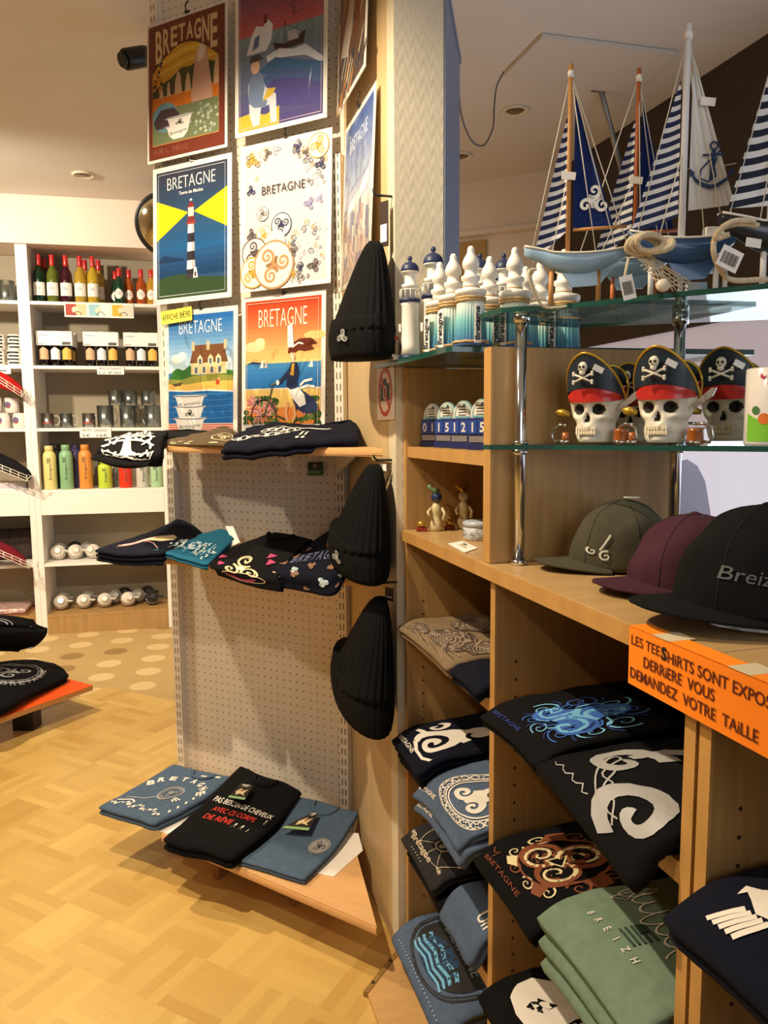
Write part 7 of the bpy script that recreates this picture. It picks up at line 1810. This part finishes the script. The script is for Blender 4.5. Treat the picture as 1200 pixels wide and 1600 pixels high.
    q = mb(STEEL); P = [(.050, .056), (.078, .075), (.084, .088), (.076, .088), (.046, .062)]; F = [q.V((x, -.018, z)) for x, z in P]; G = [q.V((x, -.015, z)) for x, z in P]; q.F(F); q.F(list(reversed(G)))
    for i in range(5): q.F([F[i], G[i], G[(i+1) % 5], F[(i+1) % 5]])
    q.build('sabre_blade', o, world=False)
    # little tankards at the jaw
    for sx, nm in ((1, 'tankard'), (-1, 'tankard')):
        q = mb(AMB); q.at((.050*sx+.004, -.018-(.006 if sx < 0 else 0), 0)); q.lathe([(.0125, .001), (.0135, .004), (.0120, .022), (.0128, .026), (0, .0265)] if sx > 0 else [(.006, .001), (.0065, .02), (0, .021)], 16); tk = q.build(nm, o, world=False)
        q = mb(CHROME); c0 = Vector((.050*sx+.004, -.018-(.006 if sx < 0 else 0), 0)); q.tube([c0+Vector((sx*dx, 0, z_)) for dx, z_ in ((.011, .006), (.022, .0045), (.027, .014), (.024, .028), (.012, .034), (.0, .033))], .0026, 8); q.tube([c0+Vector((-.010, -.008, .0042)), c0+Vector((.0, -.013, .0045)), c0+Vector((.010, -.008, .0042))], .003, 7); q.build('handle', tk, world=False)
    q = mb(PAPER); q.M = Matrix.Translation((.026, -.051, .126)) @ Matrix.Rotation(.75, 4, 'Z') @ Matrix.Rotation(.45, 4, 'Y'); q.box(-.009, .009, -.001, 0, -.005, .005); q.build('price_sticker', o, world=False)
    return o
sk0 = skull_proto(); gK = 'pirate skull ornaments'
def put_skull(px, Y, top, lab, rz, first=False):
    p = AY(px, 690, Y); zt = AY(px, top, Y).z; o = sk0 if first else copy_tree(sk0)
    place(o, Vector((p.x, p.y, ZM)), rz, lab, gK); k = (zt-ZM)/.1525; o.scale = (k, k, k); return o
put_skull(931, 1.272, 556, 'pirate skull with black hat, left one beside the chrome pole', -.72, True)
put_skull(1040, 1.200, 546, 'pirate skull with black hat, largest and nearest in the middle', -.74)
put_skull(1138, 1.262, 548, 'pirate skull with black hat behind the white mug', -.70)
put_skull(994, 1.325, 571, 'pirate skull hidden in the second row between the two front skulls', -.70)
p = AY(1206, 690, 1.115); o = thing('mug', 'white mug with green meadow and pink drawing at the right end of the skull shelf', 'mug', Vector((p.x, p.y, ZM)), -.3)
mb(mat('mug_glaze', (236, 230, 224), .2, coat=.5)).lathe([(.036, 0), (.038, .003), (.038, .108), (.036, .110), (.034, .108), (.034, .008), (0, .006)], 32).build('body', o, world=False)
mb(mat('mug_glaze', (236, 230, 224), .2, coat=.5)).tube([(.037, 0, .085), (.058, 0, .088), (.066, 0, .065), (.062, 0, .035), (.037, 0, .024)], .0055, 9).build('handle', o, world=False)
a = Art(); a.poly([(-.045, .006), (.07, .006), (.07, .040), (.03, .034), (.0, .028), (-.02, .034), (-.045, .046)], mc((120, 190, 50))); a.rect(-.010, .048, .06, .064, mc((212, 84, 140))); a.rect(-.010, .040, .06, .046, mc((80, 100, 170))); a.ring(.01, .066, .022, .003, mc((120, 130, 150)), 20); a.disc(-.018, .038, .008, mc((214, 110, 40)), 12); a.disc(-.030, .050, .006, mc((70, 120, 60)), 10)
for x, y in ((-.020, .096), (-.010, .086)): a.poly([(x-.005, y), (x, y-.003), (x+.005, y+.003), (x, y+.001), (x-.004, y+.006)], mc((200, 60, 110)))
a.put('print', o, lambda u, v: (Vector((.0382*math.sin(u/.0382), -.0382*math.cos(u/.0382), v)), Vector((math.sin(u/.0382), -math.cos(u/.0382), 0))), .0003, thr=.008, world=False)

# ================================================================== caps on the counter
ZCT = 1.0656
def capthing(label, px, py, Y, rz, c, nm, h=.115, L=.200, Wd=.165, emb=None, seed=0, z0=ZCT):
    p = AY(px, py, Y); mt = cloth(nm, c, .10); o = thing('baseball_cap', label, 'cap', Vector((p.x, p.y, z0)), rz, 'baseball caps on the counter')
    def dome(u, v, off=0.):
        th = 2*PI*u; ph = v*PI/2; cr = math.cos(ph)**.92; sz = math.sin(ph)**.95
        r = 1-.010*(abs(math.sin(3*th))**.15 < .45)
        x = -L/2*cr*math.cos(th)*r; y = -Wd/2*cr*math.sin(th)*r; z = h*sz
        if math.cos(th) > .2: z += .010*math.cos(th)*(1-v)*0
        nse = noise.noise(Vector((x*22+seed, y*22, z*22)))*.006*math.sin(PI*min(1, v*1.1)); k = 1+off+nse/(L/2)
        return Vector((x*k, y*k, .004+z*k))
    q = mb(mt); q.grid(lambda u, v: dome(u, v*.985), 72, 26, cu=True); bmesh.ops.holes_fill(q.bm, edges=[e for e in q.bm.edges if e.is_boundary]); q.build('crown', o, world=False)
    q = mb(mt); st = mat('stitch_%02x%02x%02x' % c, tuple(int(v*.72) for v in c), .9)
    q.use(st)
    for k in range(6): q.tube([dome((k+.5)/6, j/14*.97, .002) for j in range(15)], .0009, 5)
    q.build('seams', o, world=False)
    q = mb(mt); q.ball((0, 0, .004+h*1.0), .008, 12, (1, 1, .5)); q.build('button', o, world=False)
    def br(u, v, dz=0.):
        a_ = (u-.5)*2; th = a_*1.05; x = -L/2*math.cos(th)*.97-v*(.060*(1-abs(a_)**2.4)); y = -Wd/2*math.sin(th)*(.99+.10*v)
        return Vector((x, y, .0175+dz-.010*abs(a_)**2+.004*v*(1-abs(a_))-.004*v))
    q = mb(mt); q.grid(lambda u, v: br(u, v), 24, 10); q.grid(lambda u, v: br(u, v, -.0035), 24, 10)
    q.tube([br(i/30, 1., -.0017) for i in range(31)], .0022, 6); q.build('brim', o, world=False)
    if emb:
        def f(u, v):
            x = u; zz = v; ph = math.asin(min(1, max(0, (zz-.004)/h)**(1/.95))); cr = max(.05, math.cos(ph)**.92)
            th = math.acos(max(-1, min(1, -x/(L/2*cr)))); p_ = dome(th/(2*PI), ph/(PI/2), .0)
            return p_, Vector((p_.x*.5, p_.y*1.2, .03)).normalized()
            return Vector((x, yy, zz)), Vector((0, -1, .35)).normalized()
        emb.put('embroidery', o, f, .0025, .0001, .01, world=False)
    return o
a = Art(); EM = mat('thread_pale', (196, 190, 176), .8); a.push(-.058, .030, .1, .012); a.spiral(.5, -.2, .75, 1.4, 1, .28, EM); a.spiral(-.8, .5, .5, 1.2, 2, .22, EM); a.stroke([(0, .6), (.8, 1.5), (1.6, 2.4)], .22, EM); a.pop()
c1 = capthing('washed dark khaki cap with pale spiral embroidery beside the chrome pole', 972, 876, 1.262, .10, (72, 68, 54), 'cap_khaki',   .108, .178, .140, a, 1)
q = mb(PAPER); q.box(.0, .022, -.012, .002, .1165, .118); q.build('sticker', c1, world=False)
capthing('maroon cap squeezed between the khaki and the black cap', 1082, 905, 1.09, .22, (66, 36, 48), 'cap_maroon', .104, .185, .160, None, 4)
a = Art(); a.text('Breizh', -.089, .050, .0155, mat('thread_grey', (84, 84, 84), .8), .0, .050, shear=.25, rot=-.12)
capthing('large black cap with Breizh embroidery at the right picture edge', 1192, 985, .900, .16, (17, 17, 18), 'cap_black', .122, .215, .180, a, 9, ZCT+.014)
p = AY(1200, 985, .895); q = mat('clear_wrap', (206, 196, 186), .08, coat=1., bump=1., bscale=60, trans=.6)
qq = mb(q); qq.grid(lambda u, v: Vector(((.088+.004*math.sin(9*u*6.28))*math.cos(2*PI*u)*(1-.25*abs(2*v-1)), (.080+.003*math.sin(13*u*6.28))*math.sin(2*PI*u)*(1-.25*abs(2*v-1)), .0003+.013*v)), 60, 6, cu=True); bmesh.ops.holes_fill(qq.bm, edges=[e for e in qq.bm.edges if e.is_boundary])
o = qq.build('plastic_bag', world=False); o.location = Vector((p.x, p.y, ZCT)); tag(o, 'crumpled clear plastic wrapping under the large black cap', 'plastic bag')
# rounded pale panel standing in the window behind the glass stand
Yp = 2.35; pts = [AY(x, y, Yp) for x, y in ((1036, 842), (1036, 770), (1044, 738), (1058, 722), (1074, 718), (1090, 728), (1102, 752), (1110, 800), (1112, 850))]
c = pts[0]; q = mb(mat('pale_lilac', (176, 172, 190), .6)); n_ = Vector((-.35, -.94, 0)); low = [Vector((pts[-1].x, pts[-1].y, .02)), Vector((pts[0].x, pts[0].y, .02))]
P = pts+low; F = [q.V(t) for t in P]; G = [q.V(t-n_*.02) for t in P]; q.F(F); q.F(list(reversed(G)))
for i in range(len(P)): q.F([F[i], G[i], G[(i+1) % len(P)], F[(i+1) % len(P)]])
for t in (low[0], low[1]): q.box(t.x-.02, t.x+.02, t.y-.1, t.y+.1, 0, .02)
tag(q.build('rounded_board', loc=low[1]), 'pale lilac panel with rounded top standing in front of the white window film', 'panel')
